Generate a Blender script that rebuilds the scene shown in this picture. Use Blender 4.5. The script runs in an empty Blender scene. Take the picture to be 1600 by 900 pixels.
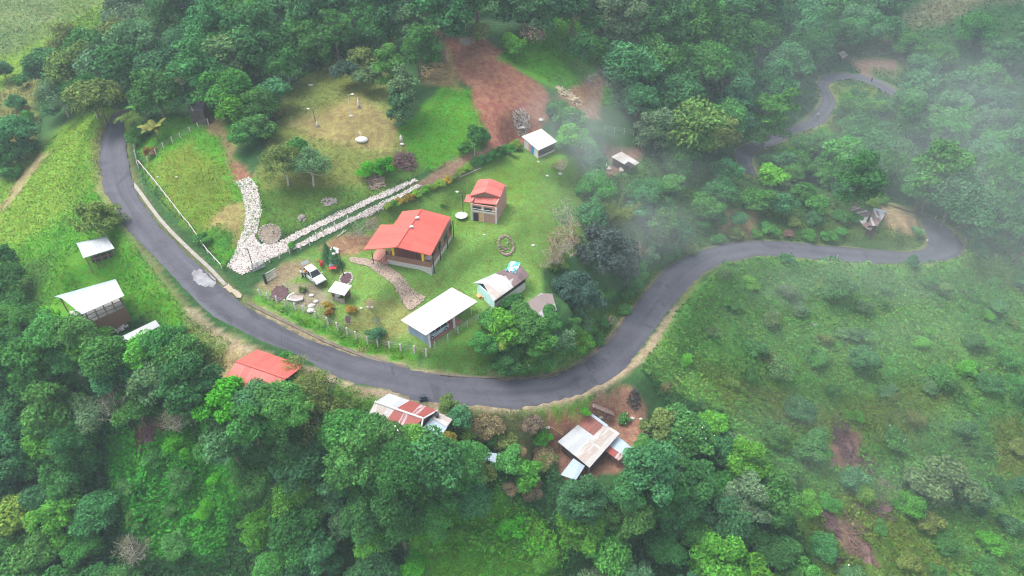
import bpy, math, random
import numpy as np
from mathutils import Vector

# ------------------------------------------------------------------ camera, light, exposure
SC = bpy.context.scene
COL = SC.collection
CAMH, PITCH, F = 67.0, math.radians(40.0), 1081.0     # metres, downward tilt, focal length for a 1600 px wide picture
cam = bpy.data.cameras.new("camera"); cam.sensor_width = 36; cam.lens = 36 * F / 1600
cam.clip_start = 0.5; cam.clip_end = 4000
camo = bpy.data.objects.new("camera", cam); COL.objects.link(camo)
camo.location = (0, 0, CAMH); camo.rotation_euler = (math.pi / 2 - PITCH, 0, 0)
SC.camera = camo
W = bpy.data.worlds.new("World"); SC.world = W; W.use_nodes = True
SUN_EL, SUN_AZ = math.radians(64), math.radians(-70)   # azimuth clockwise from +Y
wn = W.node_tree.nodes; wn.clear()
bg = wn.new('ShaderNodeBackground'); wo = wn.new('ShaderNodeOutputWorld'); sk = wn.new('ShaderNodeTexSky')
sk.sky_type = 'NISHITA'; sk.sun_disc = False; sk.sun_elevation = SUN_EL; sk.sun_rotation = SUN_AZ
sk.air_density = 1.0; sk.dust_density = 4.0; sk.ozone_density = 1.0
hs = wn.new('ShaderNodeHueSaturation'); hs.inputs['Saturation'].default_value = 0.35
W.node_tree.links.new(sk.outputs[0], hs.inputs['Color']); W.node_tree.links.new(hs.outputs[0], bg.inputs[0])
W.node_tree.links.new(bg.outputs[0], wo.inputs[0]); bg.inputs[1].default_value = 0.15
sl = bpy.data.lights.new("sun", 'SUN'); sl.energy = 1.1; sl.angle = math.radians(35); sl.color = (1.0, 0.96, 0.9)
so = bpy.data.objects.new("sun", sl); COL.objects.link(so)
sd = Vector((math.sin(SUN_AZ) * math.cos(SUN_EL), math.cos(SUN_AZ) * math.cos(SUN_EL), math.sin(SUN_EL)))
so.rotation_euler = (-sd).to_track_quat('-Z', 'Y').to_euler(); so.location = (0, 60, 200)
SC.view_settings.view_transform = 'Standard'; SC.view_settings.look = 'None'
SC.view_settings.exposure = 1.35; SC.view_settings.gamma = 1
SC.view_settings.use_curve_mapping = False
cy = SC.cycles
cy.max_bounces = 4; cy.diffuse_bounces = 2; cy.glossy_bounces = 1; cy.transmission_bounces = 2
cy.volume_bounces = 2; cy.transparent_max_bounces = 6; cy.caustics_reflective = False; cy.caustics_refractive = False
cy.use_denoising = True; SC.render.filter_size = 1.15; cy.filter_width = 1.15
HAZE_DENSITY = 0.0004

# ------------------------------------------------------------------ projection helpers
cp, sp_ = math.cos(PITCH), math.sin(PITCH)
CAM = np.array([0, 0, CAMH])
def raydir(px, py):
    u = (np.asarray(px, float) - 800) / F; v = (np.asarray(py, float) - 450) / F
    return np.stack([u + 0 * v, cp - v * sp_, -sp_ - v * cp], -1)
def P(px, py, z):
    d = raydir(px, py); t = (z - CAMH) / d[..., 2]
    return CAM + d * np.asarray(t)[..., None]
def topx(p):
    p = np.asarray(p, float) - CAM
    dep = p[..., 1] * cp - p[..., 2] * sp_; up = p[..., 1] * sp_ + p[..., 2] * cp
    dep = np.where(dep < 1, 1, dep)
    return 800 + F * p[..., 0] / dep, 450 - F * up / dep, dep

# ------------------------------------------------------------------ noise
def hash2(ix, iy, seed):
    h = (ix.astype(np.int64) * 374761393 + iy.astype(np.int64) * 668265263 + seed * 1442695041) & 0xffffffff
    h = ((h ^ (h >> 13)) * 1274126177) & 0xffffffff
    return ((h ^ (h >> 16)) & 0xffff) / 65535.0
def vnoise(x, y, seed=0):
    ix, iy = np.floor(x), np.floor(y); fx, fy = x - ix, y - iy
    fx, fy = fx * fx * (3 - 2 * fx), fy * fy * (3 - 2 * fy)
    a, b, c, d = hash2(ix, iy, seed), hash2(ix + 1, iy, seed), hash2(ix, iy + 1, seed), hash2(ix + 1, iy + 1, seed)
    return (a * (1 - fx) + b * fx) * (1 - fy) + (c * (1 - fx) + d * fx) * fy
def fbm(x, y, seed=0, o=4):
    s, a, t = 0, 1.0, 0
    for k in range(o):
        s = s + a * vnoise(x * 2 ** k + 17 * k, y * 2 ** k - 9 * k, seed + k); t += a; a *= 0.5
    return s / t * 2 - 1

# ------------------------------------------------------------------ terrain heights (photo point, height)
CP = [(60,30,6),(200,40,2),(0,120,2),(350,60,8),(500,30,11),(650,20,13),(820,15,13),(950,40,8),(1080,60,-2),(1200,60,-14),
 (60,200,2),(100,140,3),(0,330,-2),(30,260,-1),(130,240,5),(178,195,8),(178,240,7.5),(182,290,7),(200,330,6.5),(240,380,5.5),(290,430,4),(330,475,3),
 (380,505,2),(460,540,0.5),(560,585,-1.5),(650,610,-3),(760,615,-4.5),(860,605,-6.5),(940,575,-8.5),(990,520,-10.5),(1040,465,-13),(1090,415,-15),
 (1180,390,-17.5),(1280,396,-20),(1380,403,-22.5),(1470,395,-24),(1480,370,-24),(1440,338,-24),
 (250,240,9),(330,210,10),(300,300,8),(350,360,6.5),(380,410,4),(250,300,8),(430,250,10),(440,350,6),(530,180,12),(560,220,11.5),(600,140,13),(480,120,12),(520,320,6.5),
 (620,260,9),(700,180,12),(690,130,14),(760,90,15),(780,160,12),(830,200,8),(850,60,14),(900,130,8),
 (500,430,2.5),(420,450,3),(560,470,2),(620,390,3.5),(650,440,2.5),(700,330,4.5),(760,300,5),(840,260,5),(800,400,2),(860,330,2),(900,280,1.5),(680,520,1),(620,530,0.5),
 (760,460,1),(850,480,-1.5),(900,420,-2.5),(960,440,-6.5),(930,520,-6),(860,560,-4.5),(760,560,-2),(1000,400,-8.5),(980,300,-4),(1060,330,-11),(1050,240,-8),(1150,350,-14.5),(1250,350,-18),
 (1340,355,-19),(1400,350,-20),(1360,320,-21),(1160,250,-19),(1220,220,-22),(1290,180,-26),(1300,130,-27),(1350,122,-27),(1400,140,-28),
 (1150,130,-14),(1300,60,-25),(1400,60,-22),(1500,20,-14),(1590,10,-12),(1500,150,-30),(1590,200,-32),(1500,270,-32),(1590,350,-33),(1250,280,-22),
 (1590,450,-34),(1500,500,-31),(1400,450,-25.5),(1250,450,-21),(1150,450,-18),(1120,550,-18),(1050,600,-14.5),(1250,560,-25),(1400,600,-30),(1550,650,-36),
 (1100,700,-19),(1250,750,-28),(1450,800,-37),(1590,880,-43),(1150,850,-26),(980,640,-11),(930,690,-12),(900,740,-14),(850,690,-9),(760,690,-8),(640,650,-5),(1000,800,-20),
 (1000,890,-24),(800,780,-14),(800,890,-20),(600,720,-9.5),(600,800,-15),(600,890,-20),(450,640,-4.5),(420,580,-1.5),(400,560,0),(350,620,-4),(400,750,-13),(400,890,-21),
 (300,560,0),(230,520,1),(280,640,-6),(200,700,-12),(200,880,-22),(0,880,-26),(0,700,-16),(80,560,-5),(150,480,2),(150,400,4),(60,450,-2),(0,500,-7),(60,350,0.5),(250,450,3.5)]
CP3 = np.array([P(a, b, c) for a, b, c in CP])
rings = []
for a in range(0, 360, 20):
    ca, sa = math.cos(math.radians(a)), math.sin(math.radians(a))
    rings.append((20 + 420 * ca, 150 + 400 * sa, -18 - 22 * ca + 8 * sa))
ctrl = np.vstack([CP3, rings, [(-60, -20, -30), (0, -20, -32), (60, -20, -34), (0, 20, -24)]])
cx, cy_, cz = ctrl.T
def U(r2): return r2 * np.log(r2 + 1e-9)
n = len(ctrl); sc_ = 100.0
K = U(((cx[:, None] - cx) ** 2 + (cy_[:, None] - cy_) ** 2) / sc_ ** 2) + np.eye(n) * 0.006
Q = np.stack([np.ones(n), cx / sc_, cy_ / sc_], 1)
A = np.block([[K, Q], [Q.T, np.zeros((3, 3))]])
wt = np.linalg.solve(A, np.concatenate([cz, [0, 0, 0]]))
def tps(x, y):
    out = np.zeros_like(x)
    for s in range(0, x.size, 40000):
        xs, ys = x.ravel()[s:s + 40000], y.ravel()[s:s + 40000]
        r2 = ((xs[:, None] - cx) ** 2 + (ys[:, None] - cy_) ** 2) / sc_ ** 2
        out.ravel()[s:s + 40000] = U(r2) @ wt[:n] + wt[n] + wt[n + 1] * xs / sc_ + wt[n + 2] * ys / sc_
    return out
STEP = 0.8
def axis(a, b, lo, hi):
    core = list(np.arange(a, b + .01, STEP)); d = STEP; l, r = [core[0]], [core[-1]]
    while l[-1] > lo: d *= 1.25; l.append(l[-1] - d)
    d = STEP
    while r[-1] < hi: d *= 1.25; r.append(r[-1] + d)
    return np.array(l[:0:-1] + core + r[1:])
GX, GY = axis(-175, 235, -900, 900), axis(14, 330, -500, 1200)
XX, YY = np.meshgrid(GX, GY)
Z = tps(XX, YY)
r_ = np.hypot((XX - 20) / 420, (YY - 150) / 400); k_ = np.clip((r_ - 0.95) / 0.4, 0, 1); k_ = k_ * k_ * (3 - 2 * k_)
Z = Z * (1 - k_) + (-18) * k_
def ground(x, y):
    x = np.asarray(x, float); y = np.asarray(y, float)
    i = np.clip(np.searchsorted(GX, x) - 1, 0, len(GX) - 2); j = np.clip(np.searchsorted(GY, y) - 1, 0, len(GY) - 2)
    fx = np.clip((x - GX[i]) / (GX[i + 1] - GX[i]), 0, 1); fy = np.clip((y - GY[j]) / (GY[j + 1] - GY[j]), 0, 1)
    return (Z[j, i] * (1 - fx) + Z[j, i + 1] * fx) * (1 - fy) + (Z[j + 1, i] * (1 - fx) + Z[j + 1, i + 1] * fx) * fy
def G(px, py, h=0.0):
    """point on the ground (or h above it) seen at a photo position; vectorised"""
    px, py = np.broadcast_arrays(np.asarray(px, float), np.asarray(py, float))
    d = raydir(px, py); t = np.full(px.shape, 50.0); lo = t.copy(); done = np.zeros(px.shape, bool)
    for k in range(330):
        p = CAM + d * t[..., None]
        below = p[..., 2] < ground(p[..., 0], p[..., 1]) + h
        done |= below
        lo = np.where(done, lo, t); t = np.where(done, t, t + 1.5)
        if done.all(): break
    hi = t
    for k in range(14):
        m = (lo + hi) / 2; p = CAM + d * m[..., None]
        b = p[..., 2] < ground(p[..., 0], p[..., 1]) + h
        hi = np.where(b, m, hi); lo = np.where(b, lo, m)
    return CAM + d * hi[..., None]

# ------------------------------------------------------------------ road outline (left edge, right edge in photo points)
RA = [(176,180,198,172),(163,203,193,200),(157,225,197,225),(155,250,200,250),(158,275,205,275),(164,300,213,300),(180,325,228,325),(191,350,246,350),
 (211,375,268,373),(231,400,292,397),(250,425,318,422),(272,450,345,447),(295,477,372,470),(340,512,425,502),(400,542,478,529),(445,562,520,544),
 (500,585,560,557),(555,605,620,571),(610,618,655,581),(665,630,700,588),(725,636,750,591),(800,640,800,594),(850,634,845,591),(890,625,880,583),
 (937,605,915,563),(978,580,945,540),(1003,556,965,516),(1022,530,984,490),(1040,503,1003,466),(1057,480,1020,445),(1075,455,1037,424),(1098,430,1062,406),
 (1126,413,1098,391),(1162,405,1140,380),(1200,401,1190,376),(1250,405,1250,380),(1300,410,1300,385),(1340,413,1340,388),(1375,414,1375,391),
 (1415,413,1412,394),(1450,412,1437,391),(1480,407,1448,384),(1500,397,1450,375),(1504,385,1447,363),(1495,369,1441,352),(1475,353,1435,341),(1445,338,1420,331),(1400,324,1388,319)]
RB = [(1184,276,1162,268),(1175,252,1150,246),(1182,238,1152,233),(1207,227,1178,221),(1235,216,1215,207),(1262,205,1247,194),(1283,195,1268,180),
 (1300,178,1280,165),(1306,162,1285,152),(1301,148,1280,143),(1294,138,1277,131),(1299,130,1287,118),(1320,126,1315,114),(1345,128,1345,117),(1362,134,1368,123),(1378,142,1385,131),(1395,152,1402,141)]
def smooth_rows(rows, m=6):
    a = np.array(rows, float); out = []
    for i in range(len(a) - 1):
        p0, p1, p2, p3 = a[max(i - 1, 0)], a[i], a[i + 1], a[min(i + 2, len(a) - 1)]
        for k in range(m):
            t = k / m
            out.append(0.5 * (2 * p1 + (p2 - p0) * t + (2 * p0 - 5 * p1 + 4 * p2 - p3) * t * t + (3 * p1 - p0 - 3 * p2 + p3) * t ** 3))
    out.append(a[-1]); return np.array(out)
roads = []
for rows in (RA, RB):
    s = smooth_rows(rows); l, r = G(s[:, 0], s[:, 1]), G(s[:, 2], s[:, 3])
    z = (l[:, 2] + r[:, 2]) / 2; z = np.convolve(np.pad(z, 6, mode='edge'), np.ones(13) / 13, 'valid')
    roads.append((P(s[:, 0], s[:, 1], z), P(s[:, 2], s[:, 3], z), s))
# flatten the terrain under the roads, cut it a little, and roughen it away from them
Dm = np.full(Z.shape, 1e9); Rz = np.zeros(Z.shape)
core = (XX > -175) & (XX < 235) & (YY > 14) & (YY < 330)
ci = np.where(core.ravel())[0]; qx, qy = XX.ravel()[ci], YY.ravel()[ci]
best = np.full(ci.size, 1e9); bz = np.zeros(ci.size)
for l, r, s in roads:
    c = (l + r) / 2; hw = np.linalg.norm(l - r, axis=1) / 2
    for k in range(0, len(c) - 1):
        a, b = c[k, :2], c[k + 1, :2]; ab = b - a; L2 = max(ab @ ab, 1e-6)
        near = (np.abs(qx - a[0]) < 16) & (np.abs(qy - a[1]) < 16)
        if not near.any(): continue
        x, y = qx[near], qy[near]
        t = np.clip(((x - a[0]) * ab[0] + (y - a[1]) * ab[1]) / L2, 0, 1)
        d = np.hypot(x - a[0] - t * ab[0], y - a[1] - t * ab[1]) - (hw[k] * (1 - t) + hw[k + 1] * t)
        zz = c[k, 2] * (1 - t) + c[k + 1, 2] * t
        bi = best[near]; bzz = bz[near]; m = d < bi; bi[m] = d[m]; bzz[m] = zz[m]; best[near] = bi; bz[near] = bzz
Dm.ravel()[ci] = best; Rz.ravel()[ci] = bz
w = np.clip((5.5 - Dm) / 4.5, 0, 1); w = w * w * (3 - 2 * w)
rough = fbm(XX / 9, YY / 9, 3) * 0.7 + fbm(XX / 2.2, YY / 2.2, 8, 3) * 0.22
PX, PY, DEP = topx(np.stack([XX, YY, Z], -1))
def seg_dist(x, y, poly, closed=True):
    d = np.full(np.shape(x), 1e9); m = len(poly)
    for i in range(m if closed else m - 1):
        (ax, ay), (bx, by) = poly[i][:2], poly[(i + 1) % m][:2]
        L2 = max((bx - ax) ** 2 + (by - ay) ** 2, 1e-6)
        t = np.clip(((x - ax) * (bx - ax) + (y - ay) * (by - ay)) / L2, 0, 1)
        d = np.minimum(d, np.hypot(x - ax - t * (bx - ax), y - ay - t * (by - ay)))
    return d
def inside(x, y, poly):
    c = np.zeros(np.shape(x), bool); m = len(poly)
    for i in range(m):
        (ax, ay), (bx, by) = poly[i][:2], poly[(i + 1) % m][:2]
        if ay == by: continue
        c ^= ((ay > y) != (by > y)) & (x < (bx - ax) * (y - ay) / (by - ay) + ax)
    return c
def sdist(x, y, poly):
    return np.where(inside(x, y, poly), 1, -1) * seg_dist(x, y, poly)
YARD = [(350,430),(440,370),(600,315),(700,265),(830,215),(930,245),(930,330),(880,390),(880,500),(760,500),(665,560),(560,535),(400,470)]
yard = np.clip(sdist(PX, PY, YARD) / 25 + 0.5, 0, 1)
Z = Z + rough * (1 - w) * (1 - 0.92 * yard)
Z = Z * (1 - w) + Rz * w
Z = np.where(Dm < -0.35, Rz - 0.14, Z)
PADS = [(640,402,8.5),(757,338,5),(686,518,8),(783,455,6.5),(846,488,4),(530,468,2.5),(843,232,5),(978,262,4.5),(148,402,5),(145,482,6),(205,540,3.5),(420,600,7.5),(640,665,7.5),(925,712,8),(770,722,3),(1358,345,5),(1318,92,3.5),(305,172,4)]
PADW = []
for a_, b_, r_p in PADS:
    q_ = G(a_, b_); PADW.append((q_[0], q_[1], r_p)); d_ = np.hypot(XX - q_[0], YY - q_[1]); k_ = np.clip((r_p + 3 - d_) / 3, 0, 1); k_ = k_ * k_ * (3 - 2 * k_) * np.clip((Dm - .5) / 2, 0, 1); Z = Z * (1 - k_) + float(q_[2]) * k_
ditch = np.clip(1 - np.abs(Dm - 0.75) / 0.6, 0, 1); Z = Z - ditch * 0.10

# ------------------------------------------------------------------ materials
def nm(name):
    m = bpy.data.materials.new(name); m.use_nodes = True; t = m.node_tree
    return m, t, t.nodes, t.links, t.nodes['Principled BSDF']
def simple(name, col, rough=0.8, metal=0.0, var=0.12, scale=3.0, bump=0.0):
    m, t, N, L, b = nm(name)
    tc = N.new('ShaderNodeTexCoord'); nz = N.new('ShaderNodeTexNoise'); nz.inputs['Scale'].default_value = scale; nz.inputs['Detail'].default_value = 5
    L.new(tc.outputs['Object'], nz.inputs['Vector'])
    mx = N.new('ShaderNodeMix'); mx.data_type = 'RGBA'
    mx.inputs['A'].default_value = (*[c * (1 - var) for c in col], 1); mx.inputs['B'].default_value = (*[min(c * (1 + var), 1) for c in col], 1)
    cr = N.new('ShaderNodeMapRange'); cr.inputs[1].default_value = 0.3; cr.inputs[2].default_value = 0.7
    L.new(nz.outputs['Fac'], cr.inputs[0]); L.new(cr.outputs[0], mx.inputs['Factor'])
    L.new(mx.outputs['Result'], b.inputs['Base Color'])
    b.inputs['Roughness'].default_value = rough; b.inputs['Metallic'].default_value = metal
    if bump:
        bp = N.new('ShaderNodeBump'); bp.inputs['Strength'].default_value = bump; L.new(nz.outputs['Fac'], bp.inputs['Height']); L.new(bp.outputs[0], b.inputs['Normal'])
    return m
def foliage_mat(name, transl=0.3, rough=0.6):
    m = bpy.data.materials.new(name); m.use_nodes = True; t = m.node_tree; N, L = t.nodes, t.links; N.clear()
    out = N.new('ShaderNodeOutputMaterial'); df = N.new('ShaderNodeBsdfDiffuse'); tr = N.new('ShaderNodeBsdfTranslucent')
    at = N.new('ShaderNodeAttribute'); at.attribute_name = 'Col'; oi = N.new('ShaderNodeObjectInfo')
    mx = N.new('ShaderNodeMix'); mx.data_type = 'RGBA'; mx.blend_type = 'MULTIPLY'; mx.inputs['Factor'].default_value = 1
    L.new(at.outputs['Color'], mx.inputs['A']); L.new(oi.outputs['Color'], mx.inputs['B'])
    ms = N.new('ShaderNodeMixShader'); ms.inputs[0].default_value = transl
    L.new(mx.outputs['Result'], df.inputs[0]); L.new(mx.outputs['Result'], tr.inputs[0])
    L.new(df.outputs[0], ms.inputs[1]); L.new(tr.outputs[0], ms.inputs[2]); L.new(ms.outputs[0], out.inputs[0])
    return m
MLEAF = foliage_mat('leaf', .16); MGRASS = foliage_mat('grass_blade', 0.25)
MBARK = simple('bark', (0.16, 0.12, 0.085), 0.9, var=0.3, scale=4); MPALE = simple('pale_bark', (0.42, 0.38, 0.32), 0.9, var=0.2, scale=4)

def ground_mat():
    m, t, N, L, b = nm('ground')
    at = N.new('ShaderNodeAttribute'); at.attribute_name = 'Col'
    ge = N.new('ShaderNodeNewGeometry')
    def noise(s, d=6, r=0.6):
        z = N.new('ShaderNodeTexNoise'); z.inputs['Scale'].default_value = s; z.inputs['Detail'].default_value = d; z.inputs['Roughness'].default_value = r
        L.new(ge.outputs['Position'], z.inputs['Vector']); return z
    n1, n2, n3 = noise(0.12, 5), noise(0.9, 6, .7), noise(4.5, 4, .75)
    def mul(fac, lo, hi, a, b_):
        mr = N.new('ShaderNodeMapRange'); mr.inputs[1].default_value = a; mr.inputs[2].default_value = b_; mr.inputs[3].default_value = lo; mr.inputs[4].default_value = hi
        L.new(fac.outputs['Fac'], mr.inputs[0]); return mr
    v = None
    for nn, lo, hi in ((n1, .78, 1.22), (n2, .72, 1.3), (n3, .6, 1.4)):
        k = mul(nn, lo, hi, .3, .7)
        if v is None: v = k
        else:
            mm = N.new('ShaderNodeMath'); mm.operation = 'MULTIPLY'; L.new(v.outputs[0], mm.inputs[0]); L.new(k.outputs[0], mm.inputs[1]); v = mm
    mx = N.new('ShaderNodeMix'); mx.data_type = 'RGBA'; mx.blend_type = 'MULTIPLY'; mx.inputs['Factor'].default_value = 1
    L.new(at.outputs['Color'], mx.inputs['A']); L.new(v.outputs[0], mx.inputs['B'])
    h2 = N.new('ShaderNodeHueSaturation'); k = mul(n2, 0.47, 0.525, .35, .65); L.new(k.outputs[0], h2.inputs['Hue']); L.new(mx.outputs['Result'], h2.inputs['Color'])
    L.new(h2.outputs[0], b.inputs['Base Color']); b.inputs['Roughness'].default_value = 0.95; b.inputs['Specular IOR Level'].default_value = 0.15
    bp = N.new('ShaderNodeBump'); bp.inputs['Strength'].default_value = 0.8; bp.inputs['Distance'].default_value = 0.25
    L.new(n3.outputs['Fac'], bp.inputs['Height']); L.new(bp.outputs[0], b.inputs['Normal'])
    return m

# ------------------------------------------------------------------ mesh helpers
def mesh_np(name, v, f, mat, col=None, parent=None, uv=None, smooth=False):
    me = bpy.data.meshes.new(name); v = np.asarray(v, np.float32); f = np.asarray(f, np.int32); k = f.shape[1]
    me.vertices.add(len(v)); me.vertices.foreach_set('co', v.ravel())
    me.loops.add(f.size); me.loops.foreach_set('vertex_index', f.ravel())
    me.polygons.add(len(f)); me.polygons.foreach_set('loop_start', np.arange(len(f), dtype=np.int32) * k)
    me.update(calc_edges=True)
    if col is not None:
        a = me.color_attributes.new('Col', 'FLOAT_COLOR', 'POINT'); c = np.ones((len(v), 4), np.float32); c[:, :3] = col; a.data.foreach_set('color', c.ravel())
    if uv is not None:
        u = me.uv_layers.new(name='UVMap'); u.data.foreach_set('uv', np.asarray(uv, np.float32)[f.ravel()].ravel())
    if smooth: me.polygons.foreach_set('use_smooth', np.ones(len(f), bool))
    me.materials.append(mat); o = bpy.data.objects.new(name, me); COL.objects.link(o)
    if parent is not None: o.parent = parent
    return o
def tag(o, label=None, cat=None, group=None, kind=None):
    if label: o['label'] = label
    if cat: o['category'] = cat
    if group: o['group'] = group
    if kind: o['kind'] = kind
    return o
def thing(name, label, cat, loc, group=None):
    o = bpy.data.objects.new(name, None); COL.objects.link(o); o.location = loc; o.empty_display_size = 0.5
    return tag(o, label, cat, group)
class MB:
    """collects shapes in world space, links them as one mesh under an Empty"""
    def __init__(s): s.v, s.f, s.uv, s.c = [], [], [], []
    def poly(s, pts, uv=None):
        i = len(s.v); s.v += [tuple(map(float, p)) for p in pts]; s.f.append(list(range(i, i + len(pts)))); s.uv += [tuple(u) for u in (uv if uv is not None else [(0, 0)] * len(pts))]
    def hexa(s, b, t, uvt=None):
        """b, t: four bottom and four top corners, same order"""
        m = len(b)
        s.poly(t, uvt); s.poly(b[::-1], uvt[::-1] if uvt else None)
        for i in range(m):
            j = (i + 1) % m; s.poly([b[i], b[j], t[j], t[i]])
    def box(s, c, sx, sy, sz, rz=0.0):
        ca, sa = math.cos(rz), math.sin(rz); q = []
        for dx, dy in ((-1, -1), (1, -1), (1, 1), (-1, 1)):
            x, y = dx * sx / 2, dy * sy / 2; q.append((c[0] + x * ca - y * sa, c[1] + x * sa + y * ca))
        s.hexa([(x, y, c[2]) for x, y in q], [(x, y, c[2] + sz) for x, y in q])
    def tube(s, pts, rad, n_=6, cap=True):
        pts = [np.array(p, float) for p in pts]; rad = rad if hasattr(rad, '__len__') else [rad] * len(pts); rings_ = []
        for i, p in enumerate(pts):
            d = (pts[min(i + 1, len(pts) - 1)] - pts[max(i - 1, 0)]); d = d / (np.linalg.norm(d) + 1e-9)
            a = np.cross(d, (0, 0, 1)) if abs(d[2]) < .9 else np.cross(d, (1, 0, 0)); a /= np.linalg.norm(a); b = np.cross(d, a)
            rings_.append([p + rad[i] * (a * math.cos(2 * math.pi * k / n_) + b * math.sin(2 * math.pi * k / n_)) for k in range(n_)])
        i0 = len(s.v)
        for r in rings_: s.v += [tuple(q) for q in r]; s.uv += [(0, 0)] * n_
        for i in range(len(pts) - 1):
            for k in range(n_):
                k2 = (k + 1) % n_; s.f.append([i0 + i * n_ + k, i0 + i * n_ + k2, i0 + (i + 1) * n_ + k2, i0 + (i + 1) * n_ + k])
        if cap: s.f.append([i0 + k for k in range(n_)][::-1]); s.f.append([i0 + (len(pts) - 1) * n_ + k for k in range(n_)])
    def blob(s, c, r, n1=8, n2=6, sq=(1, 1, 1), seed=0, jit=0.0):
        rg = random.Random(seed); i0 = len(s.v)
        for i in range(n2 + 1):
            for k in range(n1):
                a, b = math.pi * i / n2, 2 * math.pi * k / n1; q = r * (1 + jit * (rg.random() - .5) * (0 < i < n2))
                s.v.append((c[0] + q * sq[0] * math.sin(a) * math.cos(b), c[1] + q * sq[1] * math.sin(a) * math.sin(b), c[2] + q * sq[2] * math.cos(a))); s.uv.append((0, 0))
        for i in range(n2):
            for k in range(n1):
                k2 = (k + 1) % n1; s.f.append([i0 + i * n1 + k, i0 + (i + 1) * n1 + k, i0 + (i + 1) * n1 + k2, i0 + i * n1 + k2])
    def build(s, name, mat, parent=None, label=None, smooth=False):
        me = bpy.data.meshes.new(name); off = np.array(parent_loc(parent)) if parent is not None else np.zeros(3)
        me.from_pydata([tuple(np.array(v) - off) for v in s.v], [], s.f); me.update()
        u = me.uv_layers.new(name='UVMap'); li = np.zeros(len(me.loops), np.int32); me.loops.foreach_get('vertex_index', li)
        u.data.foreach_set('uv', np.array(s.uv, np.float32)[li].ravel())
        if smooth: me.polygons.foreach_set('use_smooth', np.ones(len(me.polygons), bool))
        me.materials.append(mat); o = bpy.data.objects.new(name, me); COL.objects.link(o)
        if parent is not None: o.parent = parent
        if label: o['label'] = label
        return o
def parent_loc(p):
    l = Vector((0, 0, 0))
    while p is not None: l += p.location; p = p.parent
    return l

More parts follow.
